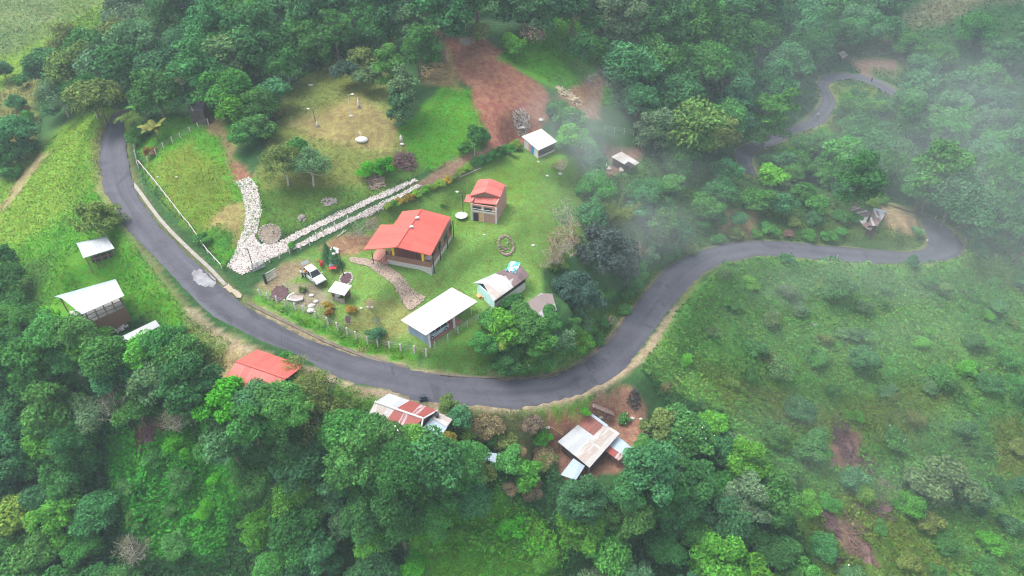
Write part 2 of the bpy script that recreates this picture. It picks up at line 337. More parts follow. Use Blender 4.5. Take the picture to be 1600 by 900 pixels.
# ------------------------------------------------------------------ ground colours (painted on the land itself, by what grows or lies there)
FLOOR = (.030, .085, .025)
VIV, GRN, YEL, LAWN, TAN, RED, DIRT, FIELD, OLIVE, STRAW, VINE = (.075,.230,.018),(.062,.190,.022),(.140,.250,.028),(.118,.225,.045),(.235,.18,.085),(.235,.105,.07),(.19,.125,.085),(.095,.220,.045),(.165,.195,.050),(.28,.22,.13),(.048,.215,.024)
PAINT = [  # polygon, colour, feather px, seed
 ([(-60,-40),(300,-40),(230,20),(120,60),(60,100),(40,200),(-60,330)], (.12,.19,.045), 20),
 ([(-60,-40),(120,-40),(90,20),(50,50),(20,75),(-60,110)], (.16,.20,.075), 14),
 ([(-60,95),(30,85),(150,10),(170,30),(60,110),(-60,170)], YEL, 12),
 ([(20,130),(60,110),(50,260),(0,330),(-60,340),(-60,180)], (.16,.17,.05), 12),
 ([(160,160),(185,190),(155,215),(150,300),(180,345),(240,420),(300,500),(385,548),(350,600),(300,560),(230,500),(0,520),(-60,520),(-60,330),(60,235),(110,190)], VIV, 8),
 ([(160,160),(180,185),(160,215),(152,270),(120,330),(30,380),(-40,400),(-60,330),(60,235),(110,190)], YEL, 22),
 ([(0,420),(90,400),(60,500),(-60,520),(-60,430)], (.05,.13,.02), 25),
 ([(-10,340),(60,235),(75,240),(10,330)], (.24,.21,.1), 6),
 ([(150,200),(162,200),(152,250),(162,300),(190,345),(180,345),(148,300),(143,250)], (.2,.2,.07), 5),
 ([(200,200),(330,175),(362,200),(372,250),(400,280),(420,330),(400,365),(350,425),(300,365),(225,270)], VIV, 6),
 ([(225,260),(300,220),(340,260),(370,300),(360,340),(310,370),(260,310)], (.13,.20,.025), 22),
 ([(355,255),(375,252),(400,275),(372,285),(360,270)], (.24,.12,.07), 5),
 ([(325,355),(350,325),(378,310),(380,350),(365,385),(352,388),(355,362),(340,352)], (.26,.21,.08), 7),
 ([(325,355),(355,358),(362,375),(350,400),(330,385)], (.05,.15,.02), 5),
 ([(315,180),(345,180),(360,215),(372,255),(355,255),(340,215),(320,205)], (.22,.16,.08), 8),
 ([(400,270),(430,180),(430,150),(520,95),(610,110),(650,200),(640,240),(560,300),(480,330),(410,310)], OLIVE, 10),
 ([(440,190),(560,150),(640,200),(600,240),(480,215)], (.22,.18,.07), 25),
 ([(400,300),(480,290),(560,290),(640,250),(700,240),(640,280),(520,330),(430,372),(412,350)], (.085,.165,.03), 12),
 ([(640,250),(625,200),(700,130),(745,150),(768,215),(740,240),(680,265)], VIV, 7),
 ([(660,130),(690,100),(700,60),(715,110),(715,140)], (.3,.22,.1), 10),
 ([(675,45),(760,60),(850,140),(865,160),(845,205),(810,228),(760,245),(765,215),(745,180),(735,140),(712,112),(700,60)], RED, 7),
 ([(775,90),(880,20),(960,60),(960,170),(900,160),(860,140)], VIV, 9),
 ([(870,150),(945,110),(935,185),(905,190)], (.25,.14,.08), 10),
 ([(640,292),(720,240),(800,222),(815,232),(740,262),(662,300)], DIRT, 4),
 ([(395,455),(440,415),(560,355),(620,312),(700,282),(760,250),(830,225),(930,250),(950,330),(890,400),(850,420),(850,470),(770,500),(665,550),(540,520),(420,470)], LAWN, 6),
 ([(820,235),(870,245),(840,290),(780,330),(700,380),(690,330),(740,290)], (.10,.20,.03), 22),
 ([(545,480),(640,470),(660,520),(600,540),(540,510)], (.17,.2,.06), 16),
 ([(500,385),(560,360),(590,370),(560,400),(510,400)], (.26,.16,.09), 8),
 ([(395,450),(440,415),(490,405),(470,430),(430,455)], (.24,.19,.11), 8),
 ([(440,440),(500,445),(520,480),(470,485)], (.22,.2,.13), 10),
 ([(640,540),(700,545),(700,520),(760,490),(800,560),(700,580)], (.06,.15,.02), 8),
 ([(400,465),(540,525),(665,560),(660,578),(540,552),(400,480)], VIV, 4),
 ([(660,560),(760,500),(860,520),(960,480),(1000,440),(1040,400),(1020,445),(960,530),(880,582),(760,592),(665,580)], (.06,.15,.022), 6),
 ([(940,230),(1010,230),(1000,275),(940,280)], (.16,.10,.075), 10),
 ([(1000,250),(1200,270),(1300,300),(1420,330),(1440,390),(1200,376),(1050,400),(960,380),(920,300)], (.055,.12,.03), 10),
 ([(1120,330),(1180,330),(1180,372),(1130,372)], (.2,.15,.07), 14),
 ([(1370,318),(1425,325),(1438,350),(1430,372),(1390,365)], (.25,.19,.1), 7),
 ([(1300,330),(1380,350),(1440,385),(1300,380),(1180,372)], (.09,.15,.035), 12),
 ([(1290,130),(1375,140),(1300,230),(1180,235),(1300,180),(1308,160)], (.10,.16,.03), 8),
 ([(1300,60),(1390,60),(1420,100),(1400,125),(1340,110),(1310,90)], (.10,.125,.045), 8),
 ([(1322,92),(1400,95),(1400,112),(1355,108),(1375,135),(1350,125)], (.16,.11,.08), 4),
 ([(1400,30),(1440,5),(1500,-20),(1660,-20),(1660,5),(1530,8),(1480,38),(1430,45)], (.095,.105,.055), 14),
 ([(1080,450),(1130,415),(1200,402),(1450,414),(1520,400),(1660,400),(1660,960),(1320,960),(1260,860),(1200,760),(1120,650),(1000,580),(1040,510)], FIELD, 6),
 ([(1080,560),(1300,640),(1420,600),(1500,620),(1400,700),(1250,680),(1120,640)], (.11,.175,.03), 40),
 ([(1250,820),(1330,760),(1400,800),(1500,900),(1300,960)], (.11,.17,.028), 30),
 ([(1540,660),(1660,640),(1660,800),(1560,740)], (.12,.165,.03), 20),
 ([(1505,400),(1445,340),(1480,350),(1520,380),(1600,440),(1600,470),(1500,420)], (.09,.18,.03), 8),
 ([(1025,598),(1060,596),(1062,604),(1030,606)], TAN, 3),
 ([(850,640),(930,625),(985,600),(1015,640),(1010,700),(960,740),(880,750),(840,700)], (.25,.135,.09), 8),
 ([(855,645),(905,645),(910,665),(870,680),(852,665)], (.31,.16,.09), 6),
 ([(800,640),(930,625),(900,648),(820,655)], VIV, 4),
 ([(720,640),(850,645),(860,740),(740,700)], (.11,.13,.045), 10),
 ([(520,600),(640,625),(600,650),(520,640)], (.08,.19,.025), 8),
 ([(285,490),(390,548),(350,600),(290,560)], (.14,.19,.05), 10),
 ([(360,520),(395,545),(360,600),(330,600)], (.30,.24,.12), 14),
 ([(205,665),(260,660),(250,700),(215,715)], (.16,.09,.06), 6),
 ([(207,742),(240,742),(225,762),(208,760)], (.30,.2,.12), 4),
 ([(160,680),(360,680),(380,780),(340,880),(230,880),(170,780)], VINE, 14),
 ([(210,668),(255,662),(240,705),(212,712)], (.15,.085,.055), 6),
 ([(640,800),(790,770),(880,860),(860,960),(630,960)], (.085,.24,.022), 12),
 ([(1300,670),(1340,680),(1345,730),(1300,730)], (.17,.1,.075), 6),
 ([(1275,790),(1310,810),(1370,880),(1360,900),(1300,850)], (.19,.12,.085), 6),
]
jx = fbm(XX / 3.0, YY / 3.0, 21, 4); jy = fbm(XX / 3.0, YY / 3.0, 51, 4)
PX, PY, DEP = topx(np.stack([XX, YY, Z], -1)); ppm = F / DEP
WX, WY = PX + jx * ppm * 1.1, PY + jy * ppm * 0.8
gc = np.tile(np.array(FLOOR), (*Z.shape, 1)).astype(float)
vis = core
for i, (poly, c, fe) in enumerate(PAINT):
    xs = [p[0] for p in poly]; ys = [p[1] for p in poly]
    bb = vis & (WX > min(xs) - fe) & (WX < max(xs) + fe) & (WY > min(ys) - fe) & (WY < max(ys) + fe)
    s = sdist(WX[bb], WY[bb], poly); a = np.clip(s / fe + 0.5, 0, 1)[:, None]; a = a * a * (3 - 2 * a)
    gc[bb] = gc[bb] * (1 - a) + np.array(c) * a
# dry straw and gravel shoulder along the tarmac
sh = np.clip(1 - (Dm - 0.1) / (0.5 + 0.5 * jx), 0, 1) * (Dm > -1)
lower = (PX > 260) & (PY > 480)
sc_col = np.where(lower[..., None], np.array((.26, .21, .135)), np.array((.17, .16, .07)))
sh = sh * np.where(lower, 0.95, 0.7); gc = gc * (1 - sh[..., None]) + sc_col * sh[..., None]
# corn rows on the far field
row = 0.5 + 0.5 * np.sin((XX * 0.5 + YY * 0.87) * 2 * math.pi / 1.6)
gc = np.where((inside(PX, PY, PAINT[1][0]) & core & (row > 0.6))[..., None], gc * np.array((.55, .85, .6)), gc)
big = fbm(XX / 14, YY / 14, 77, 3)[..., None]
gc = gc * (1 + 0.22 * big * np.array((1.3, .8, 1.0)))
gc = np.clip(gc, .004, .8)
ny, nx = Z.shape
idx = np.arange(ny * nx).reshape(ny, nx)
gf = np.stack([idx[:-1, :-1], idx[:-1, 1:], idx[1:, 1:], idx[1:, :-1]], -1).reshape(-1, 4)
gnd = mesh_np('ground', np.stack([XX, YY, Z], -1).reshape(-1, 3), gf, ground_mat(), gc.reshape(-1, 3), smooth=True)
tag(gnd, 'green hilly ground under meadows, yards and woods', None, None, 'structure')
def gcol(x, y):
    i = np.clip(np.searchsorted(GX, x) - 1, 0, len(GX) - 2); j = np.clip(np.searchsorted(GY, y) - 1, 0, len(GY) - 2)
    return gc[j, i], Dm[j, i]

# ------------------------------------------------------------------ roads
def asphalt():
    m, t, N, L, b = nm('asphalt')
    ge = N.new('ShaderNodeNewGeometry'); uv = N.new('ShaderNodeUVMap'); sep = N.new('ShaderNodeSeparateXYZ'); L.new(uv.outputs[0], sep.inputs[0])
    n1 = N.new('ShaderNodeTexNoise'); n1.inputs['Scale'].default_value = 0.35; n1.inputs['Detail'].default_value = 8; n1.inputs['Roughness'].default_value = .65; L.new(ge.outputs['Position'], n1.inputs['Vector'])
    n2 = N.new('ShaderNodeTexNoise'); n2.inputs['Scale'].default_value = 9; n2.inputs['Detail'].default_value = 3; L.new(ge.outputs['Position'], n2.inputs['Vector'])
    # wheel tracks worn paler: two bands across the width (u 0..1), stretched along the length
    cb = N.new('ShaderNodeCombineXYZ'); mu = N.new('ShaderNodeMath'); mu.operation = 'MULTIPLY'; mu.inputs[1].default_value = 0.05
    L.new(sep.outputs[1], mu.inputs[0]); mu2 = N.new('ShaderNodeMath'); mu2.operation = 'MULTIPLY'; mu2.inputs[1].default_value = 6
    L.new(sep.outputs[0], mu2.inputs[0]); L.new(mu2.outputs[0], cb.inputs[0]); L.new(mu.outputs[0], cb.inputs[1])
    n3 = N.new('ShaderNodeTexNoise'); n3.inputs['Scale'].default_value = 1.0; n3.inputs['Detail'].default_value = 4; L.new(cb.outputs[0], n3.inputs['Vector'])
    r = N.new('ShaderNodeValToRGB'); r.color_ramp.elements[0].position = .3; r.color_ramp.elements[0].color = (.050, .050, .066, 1); r.color_ramp.elements[1].position = .7; r.color_ramp.elements[1].color = (.100, .100, .125, 1)
    ad = N.new('ShaderNodeMath'); ad.operation = 'ADD'; L.new(n1.outputs['Fac'], ad.inputs[0]); L.new(n3.outputs['Fac'], ad.inputs[1])
    hf = N.new('ShaderNodeMath'); hf.operation = 'MULTIPLY'; hf.inputs[1].default_value = .5; L.new(ad.outputs[0], hf.inputs[0]); L.new(hf.outputs[0], r.inputs[0])
    mx = N.new('ShaderNodeMix'); mx.data_type = 'RGBA'; mx.blend_type = 'MULTIPLY'; mx.inputs['Factor'].default_value = .5
    L.new(r.outputs[0], mx.inputs['A']); L.new(n2.outputs['Color'], mx.inputs['B'])
    vp = N.new('ShaderNodeTexVoronoi'); vp.feature = 'DISTANCE_TO_EDGE'; vp.inputs['Scale'].default_value = .35; L.new(ge.outputs['Position'], vp.inputs['Vector'])
    hs_ = N.new('ShaderNodeHueSaturation'); hs_.inputs['Saturation'].default_value = .9; hs_.inputs['Value'].default_value = 1.2; L.new(mx.outputs['Result'], hs_.inputs['Color'])
    n5 = N.new('ShaderNodeTexNoise'); n5.inputs['Scale'].default_value = .16; n5.inputs['Detail'].default_value = 3; n5.inputs['Distortion'].default_value = 1.5; L.new(ge.outputs['Position'], n5.inputs['Vector'])
    q5 = N.new('ShaderNodeMapRange'); q5.inputs[1].default_value = .60; q5.inputs[2].default_value = .64; q5.inputs[3].default_value = 1.0; q5.inputs[4].default_value = .74; L.new(n5.outputs['Fac'], q5.inputs[0])
    cb6 = N.new('ShaderNodeCombineXYZ'); m6 = N.new('ShaderNodeMath'); m6.operation = 'MULTIPLY'; m6.inputs[1].default_value = 2 * math.pi * 2; L.new(sep.outputs[0], m6.inputs[0])
    c6 = N.new('ShaderNodeMath'); c6.operation = 'COSINE'; L.new(m6.outputs[0], c6.inputs[0]); q6 = N.new('ShaderNodeMapRange'); q6.inputs[1].default_value = -1; q6.inputs[2].default_value = 1; q6.inputs[3].default_value = 1.10; q6.inputs[4].default_value = .90; L.new(c6.outputs[0], q6.inputs[0])
    ck = N.new('ShaderNodeMapRange'); ck.inputs[1].default_value = .004; ck.inputs[2].default_value = .012; ck.inputs[3].default_value = .7; ck.inputs[4].default_value = 1.0; L.new(vp.outputs['Distance'], ck.inputs[0])
    k1 = N.new('ShaderNodeMath'); k1.operation = 'MULTIPLY'; L.new(q5.outputs[0], k1.inputs[0]); L.new(q6.outputs[0], k1.inputs[1]); k2 = N.new('ShaderNodeMath'); k2.operation = 'MULTIPLY'; L.new(k1.outputs[0], k2.inputs[0]); L.new(ck.outputs[0], k2.inputs[1])
    mxx = N.new('ShaderNodeMix'); mxx.data_type = 'RGBA'; mxx.blend_type = 'MULTIPLY'; mxx.inputs['Factor'].default_value = 1; L.new(hs_.outputs[0], mxx.inputs['A']); L.new(k2.outputs[0], mxx.inputs['B'])
    L.new(mxx.outputs['Result'], b.inputs['Base Color']); b.inputs['Roughness'].default_value = .8; b.inputs['Specular IOR Level'].default_value = .3
    return m
MASPH = asphalt()
rv, rf, ruv = [], [], []
NW = 8
for l, r, s in roads:
    i0 = len(rv); along = np.concatenate([[0], np.cumsum(np.linalg.norm(np.diff((l + r) / 2, axis=0), axis=1))])
    for k in range(len(l)):
        wob = .12 * math.sin(k * 1.7) + .1 * math.sin(k * .63 + 2)
        d = (r[k] - l[k]) / np.linalg.norm(r[k] - l[k])
        for q in range(NW + 1):
            t = q / NW; p = l[k] * (1 - t) + r[k] * t
            if q == 0: p = p - d * wob
            if q == NW: p = p + d * wob * .8
            rv.append((p[0], p[1], p[2] + 0.05 + 0.06 * (1 - (2 * t - 1) ** 2))); ruv.append((t, along[k]))
    for k in range(len(l) - 1):
        for q in range(NW):
            a = i0 + k * (NW + 1) + q; rf.append((a, a + 1, a + NW + 2, a + NW + 1))
road = mesh_np('road', rv, rf, MASPH, uv=ruv, smooth=True)
tag(road, 'grey winding asphalt road through the hills', None, None, 'structure')
def sheet(name, px, mat, lift=0.05, st=0.22, kind='structure', label=None):
    """a thin sheet lying on the ground inside a photo outline"""
    pts = G(np.array([p[0] for p in px]), np.array([p[1] for p in px])); xy = pts[:, :2]
    x0, y0 = xy.min(0) - .3; x1, y1 = xy.max(0) + .3
    gx, gy = np.arange(x0, x1, st), np.arange(y0, y1, st); X, Y = np.meshgrid(gx, gy)
    s = sdist(X, Y, [tuple(q) for q in xy]) + fbm(X * 1.3, Y * 1.3, 5, 2) * .12
    Zs = ground(X, Y) + lift
    cell = (s[:-1, :-1] > 0) & (s[1:, 1:] > 0) & (s[:-1, 1:] > 0) & (s[1:, :-1] > 0)
    ix = np.arange(X.size).reshape(X.shape); f = np.stack([ix[:-1, :-1], ix[:-1, 1:], ix[1:, 1:], ix[1:, :-1]], -1)[cell]
    used, inv = np.unique(f, return_inverse=True); v = np.stack([X, Y, Zs], -1).reshape(-1, 3)[used]
    o = mesh_np(name, v, inv.reshape(-1, 4), mat, smooth=True); o['kind'] = kind
    if label: o['label'] = label
    return o
def cobble(name, stone, gap, scale=1.9):
    m, t, N, L, b = nm(name); ge = N.new('ShaderNodeNewGeometry')
    vo = N.new('ShaderNodeTexVoronoi'); vo.feature = 'DISTANCE_TO_EDGE'; vo.inputs['Scale'].default_value = scale; L.new(ge.outputs['Position'], vo.inputs['Vector'])
    v2 = N.new('ShaderNodeTexVoronoi'); v2.inputs['Scale'].default_value = scale; L.new(ge.outputs['Position'], v2.inputs['Vector'])
    mr = N.new('ShaderNodeMapRange'); mr.inputs[1].default_value = .015; mr.inputs[2].default_value = .07; L.new(vo.outputs['Distance'], mr.inputs[0])
    hv = N.new('ShaderNodeHueSaturation'); hv.inputs['Color'].default_value = (*stone, 1)
    sp = N.new('ShaderNodeSeparateColor'); L.new(v2.outputs['Color'], sp.inputs[0]); m2 = N.new('ShaderNodeMapRange'); m2.inputs[3].default_value = .78; m2.inputs[4].default_value = 1.12
    L.new(sp.outputs[0], m2.inputs[0]); L.new(m2.outputs[0], hv.inputs['Value'])
    mx = N.new('ShaderNodeMix'); mx.data_type = 'RGBA'; mx.inputs['A'].default_value = (*gap, 1); L.new(hv.outputs[0], mx.inputs['B']); L.new(mr.outputs[0], mx.inputs['Factor'])
    v3 = N.new('ShaderNodeTexVoronoi'); v3.inputs['Scale'].default_value = scale * .8; v3.inputs['Randomness'].default_value = .8; L.new(ge.outputs['Position'], v3.inputs['Vector'])
    m3 = N.new('ShaderNodeMapRange'); m3.inputs[1].default_value = .20; m3.inputs[2].default_value = .27; L.new(v3.outputs['Distance'], m3.inputs[0])
    mx3 = N.new('ShaderNodeMix'); mx3.data_type = 'RGBA'; mx3.inputs['A'].default_value = (*gap, 1); L.new(mx.outputs['Result'], mx3.inputs['B']); L.new(m3.outputs[0], mx3.inputs['Factor'])
    L.new(mx3.outputs['Result'], b.inputs['Base Color']); b.inputs['Roughness'].default_value = .9
    bp = N.new('ShaderNodeBump'); bp.inputs['Distance'].default_value = .03; bp.inputs['Strength'].default_value = .6; L.new(mr.outputs[0], bp.inputs['Height']); L.new(bp.outputs[0], b.inputs['Normal'])
    return m
MCOB = cobble('white_cobble', (.45, .42, .395), (.13, .09, .07), 2.8); MCOB2 = cobble('brown_cobble', (.34, .27, .215), (.09, .06, .045), 3.0)
sheet('driveway', [(367,283),(391,275),(403,292),(411,322),(407,350),(401,372),(408,380),(440,378),(455,382),(450,394),(425,406),(400,420),(378,432),(352,418),(368,390),(380,358),(383,328),(375,300)], MCOB, .10, label='white cobbled driveway apron')
sheet('driveway', [(436,377),(479,354),(529,330),(589,303),(647,279),(659,283),(602,310),(538,339),(488,363),(450,383)], MCOB, .13, label='upper white cobbled wheel track')
sheet('driveway', [(450,388),(498,363),(553,337),(608,310),(651,287),(663,292),(618,317),(562,345),(508,371),(460,393)], MCOB, .13, label='lower white cobbled wheel track')
sheet('path', [(543,401),(570,403),(600,410),(622,424),(640,446),(668,462),(664,470),(652,480),(640,488),(632,480),(618,456),(600,436),(575,418),(545,410)], MCOB2, .10, label='brown cobbled garden path')
MCONC = simple('concrete', (.27, .25, .22), .9, var=.2, scale=2, bump=.2)
MGUT = simple('gutter_concrete', (.13, .11, .08), .95, var=.35, scale=1.2, bump=.3)
MPATCH = simple('concrete_stain', (.21, .21, .225), .9, var=.38, scale=1.1)
sp_px = [(299,428),(301,425),(303,422),(308,423),(311,420),(316,422),(320,421),(324,426),(329,427),(331,431),(337,436),(337,440),(342,445),(335,446),(333,449),(326,447),(321,449),(314,445),(310,445),(305,439),(302,438),(302,432)]
from mathutils.bvhtree import BVHTree
road_tree = BVHTree.FromPolygons([tuple(map(float, p)) for p in rv], rf)
def on_road(px, py, lift):
    z_ = 4.0
    for _k in range(6):
        w_q = P(px, py, z_); h_ = road_tree.ray_cast(Vector((w_q[0], w_q[1], 60)), Vector((0, 0, -1)))
        z_ = (h_[0].z if h_[0] is not None else float(ground(w_q[0], w_q[1]))) + lift
    return P(px, py, z_)
spill = MB(); sp_c = (318, 435); RG = (0.0, .3, .6, .82, 1.0); ring_ = [[on_road(sp_c[0] + (q_[0] - sp_c[0]) * f_, sp_c[1] + (q_[1] - sp_c[1]) * f_, .05) for q_ in sp_px] for f_ in RG]
for k_ in range(len(RG) - 1):
    for i_ in range(len(sp_px)): j_ = (i_ + 1) % len(sp_px); spill.poly([ring_[k_][i_], ring_[k_][j_], ring_[k_ + 1][j_], ring_[k_ + 1][i_]] if k_ else [ring_[0][0], ring_[1][j_], ring_[1][i_]])
tag(spill.build('concrete_spill', MPATCH), 'pale spill of cement on the road', None, None, 'structure')
def strip(name, pxs, width, mat, h, label, kind='structure'):
    """a low kerb or gutter following ground points"""
    a = smooth_rows(pxs, 5); p = G(a[:, 0], a[:, 1]); mb = MB(); secs = []
    for i in range(len(p)):
        d = p[min(i + 1, len(p) - 1)] - p[max(i - 1, 0)]; nn = np.array([-d[1], d[0], 0]); nn /= np.linalg.norm(nn)
        z = ground(p[i, 0], p[i, 1]); secs.append([np.array([*(p[i] + nn * s_ * width / 2)[:2], z + hh]) for s_, hh in ((-1, -.2), (-1, h), (1, h), (1, -.2))])
    for i in range(len(secs) - 1):
        for k in range(3): mb.poly([secs[i][k], secs[i + 1][k], secs[i + 1][k + 1], secs[i][k + 1]])
    mb.poly(secs[0]); mb.poly(secs[-1][::-1]); o = mb.build(name, mat); return tag(o, label, None, None, kind)
strip('kerb', [(208,287),(222,305),(237,326),(256,350),(279,374),(304,398),(330,422),(352,446)], .55, MCONC, .14, 'concrete gutter kerb on the inside of the bend')
strip('kerb', [(388,474),(430,495),(480,519),(520,538),(560,553),(600,566),(640,576)], .5, MGUT, .10, 'earthy gutter kerb below the garden fence')
strip('kerb', [(668,583),(720,588),(800,591),(850,587),(885,578),(915,560),(950,530),(975,500),(1000,466),(1020,440)], .35, MGUT, .12, 'dark gutter kerb under the green bank')
sheet('culvert_slab', [(346,449),(358,444),(383,462),(374,470)], simple('sand_concrete', (.32, .27, .2), .9)  , .16, label='sandy concrete slab over the gutter')

# ------------------------------------------------------------------ buildings
def roofmat(name, col, rust=0.0, rustcol=(.25, .09, .06), panel=0.9, corr=0.18, rough=.55, var=.1, metal=.0, tiles=False):
    """corrugated sheets: u runs across the sheets, v up the slope, both in metres"""
    m, t, N, L, b = nm(name); uv = N.new('ShaderNodeUVMap'); sep = N.new('ShaderNodeSeparateXYZ'); L.new(uv.outputs[0], sep.inputs[0])
    fl = N.new('ShaderNodeMath'); fl.operation = 'DIVIDE'; fl.inputs[1].default_value = panel; L.new(sep.outputs[0], fl.inputs[0])
    f2 = N.new('ShaderNodeMath'); f2.operation = 'FLOOR'; L.new(fl.outputs[0], f2.inputs[0])
    dv = N.new('ShaderNodeMath'); dv.operation = 'DIVIDE'; dv.inputs[1].default_value = 3.1; L.new(sep.outputs[1], dv.inputs[0])
    f3 = N.new('ShaderNodeMath'); f3.operation = 'FLOOR'; L.new(dv.outputs[0], f3.inputs[0])
    cb = N.new('ShaderNodeCombineXYZ'); L.new(f2.outputs[0], cb.inputs[0]); L.new(f3.outputs[0], cb.inputs[1])
    wn_ = N.new('ShaderNodeTexWhiteNoise'); wn_.noise_dimensions = '2D'; L.new(cb.outputs[0], wn_.inputs['Vector'])
    nz = N.new('ShaderNodeTexNoise'); nz.inputs['Scale'].default_value = .8; nz.inputs['Detail'].default_value = 7; nz.inputs['Roughness'].default_value = .65
    sc = N.new('ShaderNodeMapping'); sc.inputs['Scale'].default_value = (2.2, .45, 1); L.new(uv.outputs[0], sc.inputs[0]); L.new(sc.outputs[0], nz.inputs['Vector'])
    mr = N.new('ShaderNodeMapRange'); mr.inputs[3].default_value = 1 - var; mr.inputs[4].default_value = 1 + var; L.new(wn_.outputs['Value'], mr.inputs[0])
    m4 = N.new('ShaderNodeMapRange'); m4.inputs[1].default_value = .3; m4.inputs[2].default_value = .7; m4.inputs[3].default_value = 1 - var; m4.inputs[4].default_value = 1 + var * .6; L.new(nz.outputs['Fac'], m4.inputs[0])
    mm = N.new('ShaderNodeMath'); mm.operation = 'MULTIPLY'; L.new(mr.outputs[0], mm.inputs[0]); L.new(m4.outputs[0], mm.inputs[1])
    hv = N.new('ShaderNodeHueSaturation'); hv.inputs['Color'].default_value = (*col, 1); L.new(mm.outputs[0], hv.inputs['Value'])
    last = hv.outputs[0]
    if rust:
        ad = N.new('ShaderNodeMath'); ad.operation = 'MULTIPLY_ADD'; ad.inputs[1].default_value = .55; L.new(wn_.outputs['Value'], ad.inputs[0]); L.new(nz.outputs['Fac'], ad.inputs[2])
        rr = N.new('ShaderNodeMapRange'); rr.inputs[1].default_value = 1.05 - rust * .6 - .05; rr.inputs[2].default_value = 1.05 - rust * .6 + .05; L.new(ad.outputs[0], rr.inputs[0])
        mx = N.new('ShaderNodeMix'); mx.data_type = 'RGBA'; L.new(rr.outputs[0], mx.inputs['Factor']); L.new(last, mx.inputs['A']); mx.inputs['B'].default_value = (*rustcol, 1); last = mx.outputs['Result']
    L.new(last, b.inputs['Base Color']); b.inputs['Roughness'].default_value = rough; b.inputs['Metallic'].default_value = metal
    wv = N.new('ShaderNodeMath'); wv.operation = 'MULTIPLY'; wv.inputs[1].default_value = 2 * math.pi / corr; L.new(sep.outputs[0], wv.inputs[0])
    sn = N.new('ShaderNodeMath'); sn.operation = 'SINE'; L.new(wv.outputs[0], sn.inputs[0]); hsrc = sn.outputs[0]
    if tiles:
        w2 = N.new('ShaderNodeMath'); w2.operation = 'MULTIPLY'; w2.inputs[1].default_value = 1 / .35; L.new(sep.outputs[1], w2.inputs[0])
        fr = N.new('ShaderNodeMath'); fr.operation = 'FRACT'; L.new(w2.outputs[0], fr.inputs[0]); a2 = N.new('ShaderNodeMath'); a2.operation = 'ADD'; L.new(hsrc, a2.inputs[0]); L.new(fr.outputs[0], a2.inputs[1]); hsrc = a2.outputs[0]
    bp = N.new('ShaderNodeBump'); bp.inputs['Strength'].default_value = .6; bp.inputs['Distance'].default_value = .03; L.new(hsrc, bp.inputs['Height']); L.new(bp.outputs[0], b.inputs['Normal'])
    return m
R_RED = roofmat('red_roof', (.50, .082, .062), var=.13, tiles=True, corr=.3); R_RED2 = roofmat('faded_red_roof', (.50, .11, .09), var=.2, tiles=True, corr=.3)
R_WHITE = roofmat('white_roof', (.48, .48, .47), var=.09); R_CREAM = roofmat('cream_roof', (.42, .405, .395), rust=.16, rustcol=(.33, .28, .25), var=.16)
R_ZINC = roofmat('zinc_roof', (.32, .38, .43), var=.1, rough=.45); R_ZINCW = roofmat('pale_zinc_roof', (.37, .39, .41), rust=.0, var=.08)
R_STRIPE = roofmat('striped_rust_roof', (.42, .39, .41), rust=.78, rustcol=(.25, .055, .045), panel=.8, var=.12); R_RUST = roofmat('rust_roof', (.21, .075, .06), var=.15)
R_BROWN = roofmat('brown_roof', (.13, .085, .09), var=.2); R_OLD = roofmat('old_grey_roof', (.34, .34, .36), rust=.38, rustcol=(.19, .15, .145), panel=1.4, var=.15)
R_DARK = roofmat('dark_roof', (.10, .09, .11), var=.25); R_DECAY = roofmat('decayed_roof', (.46, .45, .47), rust=.5, rustcol=(.14, .09, .08), panel=.5, var=.25)
R_BLUE = roofmat('blue_tin', (.31, .39, .46), var=.1)
MWHITE = simple('white_paint', (.55, .54, .52), .7, var=.06); MYELLOW = simple('yellow_paint', (.80, .52, .04), .6); MBRICK = None
def brick(name, c1, c2, mortar, scale=4.0):
    m, t, N, L, b = nm(name); tc = N.new('ShaderNodeTexCoord'); br = N.new('ShaderNodeTexBrick'); br.inputs['Scale'].default_value = scale
    mp = N.new('ShaderNodeMapping'); mp.inputs['Rotation'].default_value = (math.pi / 2, 0, 0); L.new(tc.outputs['Object'], mp.inputs[0]); L.new(mp.outputs[0], br.inputs['Vector'])
    br.inputs['Color1'].default_value = (*c1, 1); br.inputs['Color2'].default_value = (*c2, 1); br.inputs['Mortar'].default_value = (*mortar, 1)
    L.new(br.outputs['Color'], b.inputs['Base Color']); b.inputs['Roughness'].default_value = .9; return m
MBRICK = brick('brick', (.36, .16, .12), (.42, .21, .16), (.45, .38, .34)); MDBRICK = brick('brown_brick', (.22, .10, .065), (.27, .13, .085), (.2, .14, .11))
MTERRA = brick('terracotta_tiles', (.36, .15, .12), (.42, .19, .15), (.30, .2, .17), 2.5)
MWOOD = simple('weathered_wood', (.20, .14, .10), .9, var=.35, scale=6); MDWOOD = simple('dark_wood', (.07, .05, .045), .9, var=.3)
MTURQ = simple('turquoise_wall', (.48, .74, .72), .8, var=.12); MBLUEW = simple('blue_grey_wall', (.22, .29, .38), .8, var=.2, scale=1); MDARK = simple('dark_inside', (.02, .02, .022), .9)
MGLASS = simple('window_glass', (.02, .025, .03), .15); MBLACK = simple('black_iron', (.02, .02, .022), .5); MSTONE = simple('stone', (.27, .235, .21), .9, var=.35, scale=3, bump=.4)
MWSTONE = simple('white_stone', (.45, .43, .41), .9, var=.15, bump=.3); MOCHRE = simple('ochre_wood', (.55, .33, .14), .8, var=.2); MBLUE = simple('blue_door', (.02, .22, .50), .6)
MSTICK = simple('dry_sticks', (.21, .14, .12), .95, var=.35, scale=5); MLOG = simple('cut_log', (.30, .20, .17), .9, var=.3, scale=3)
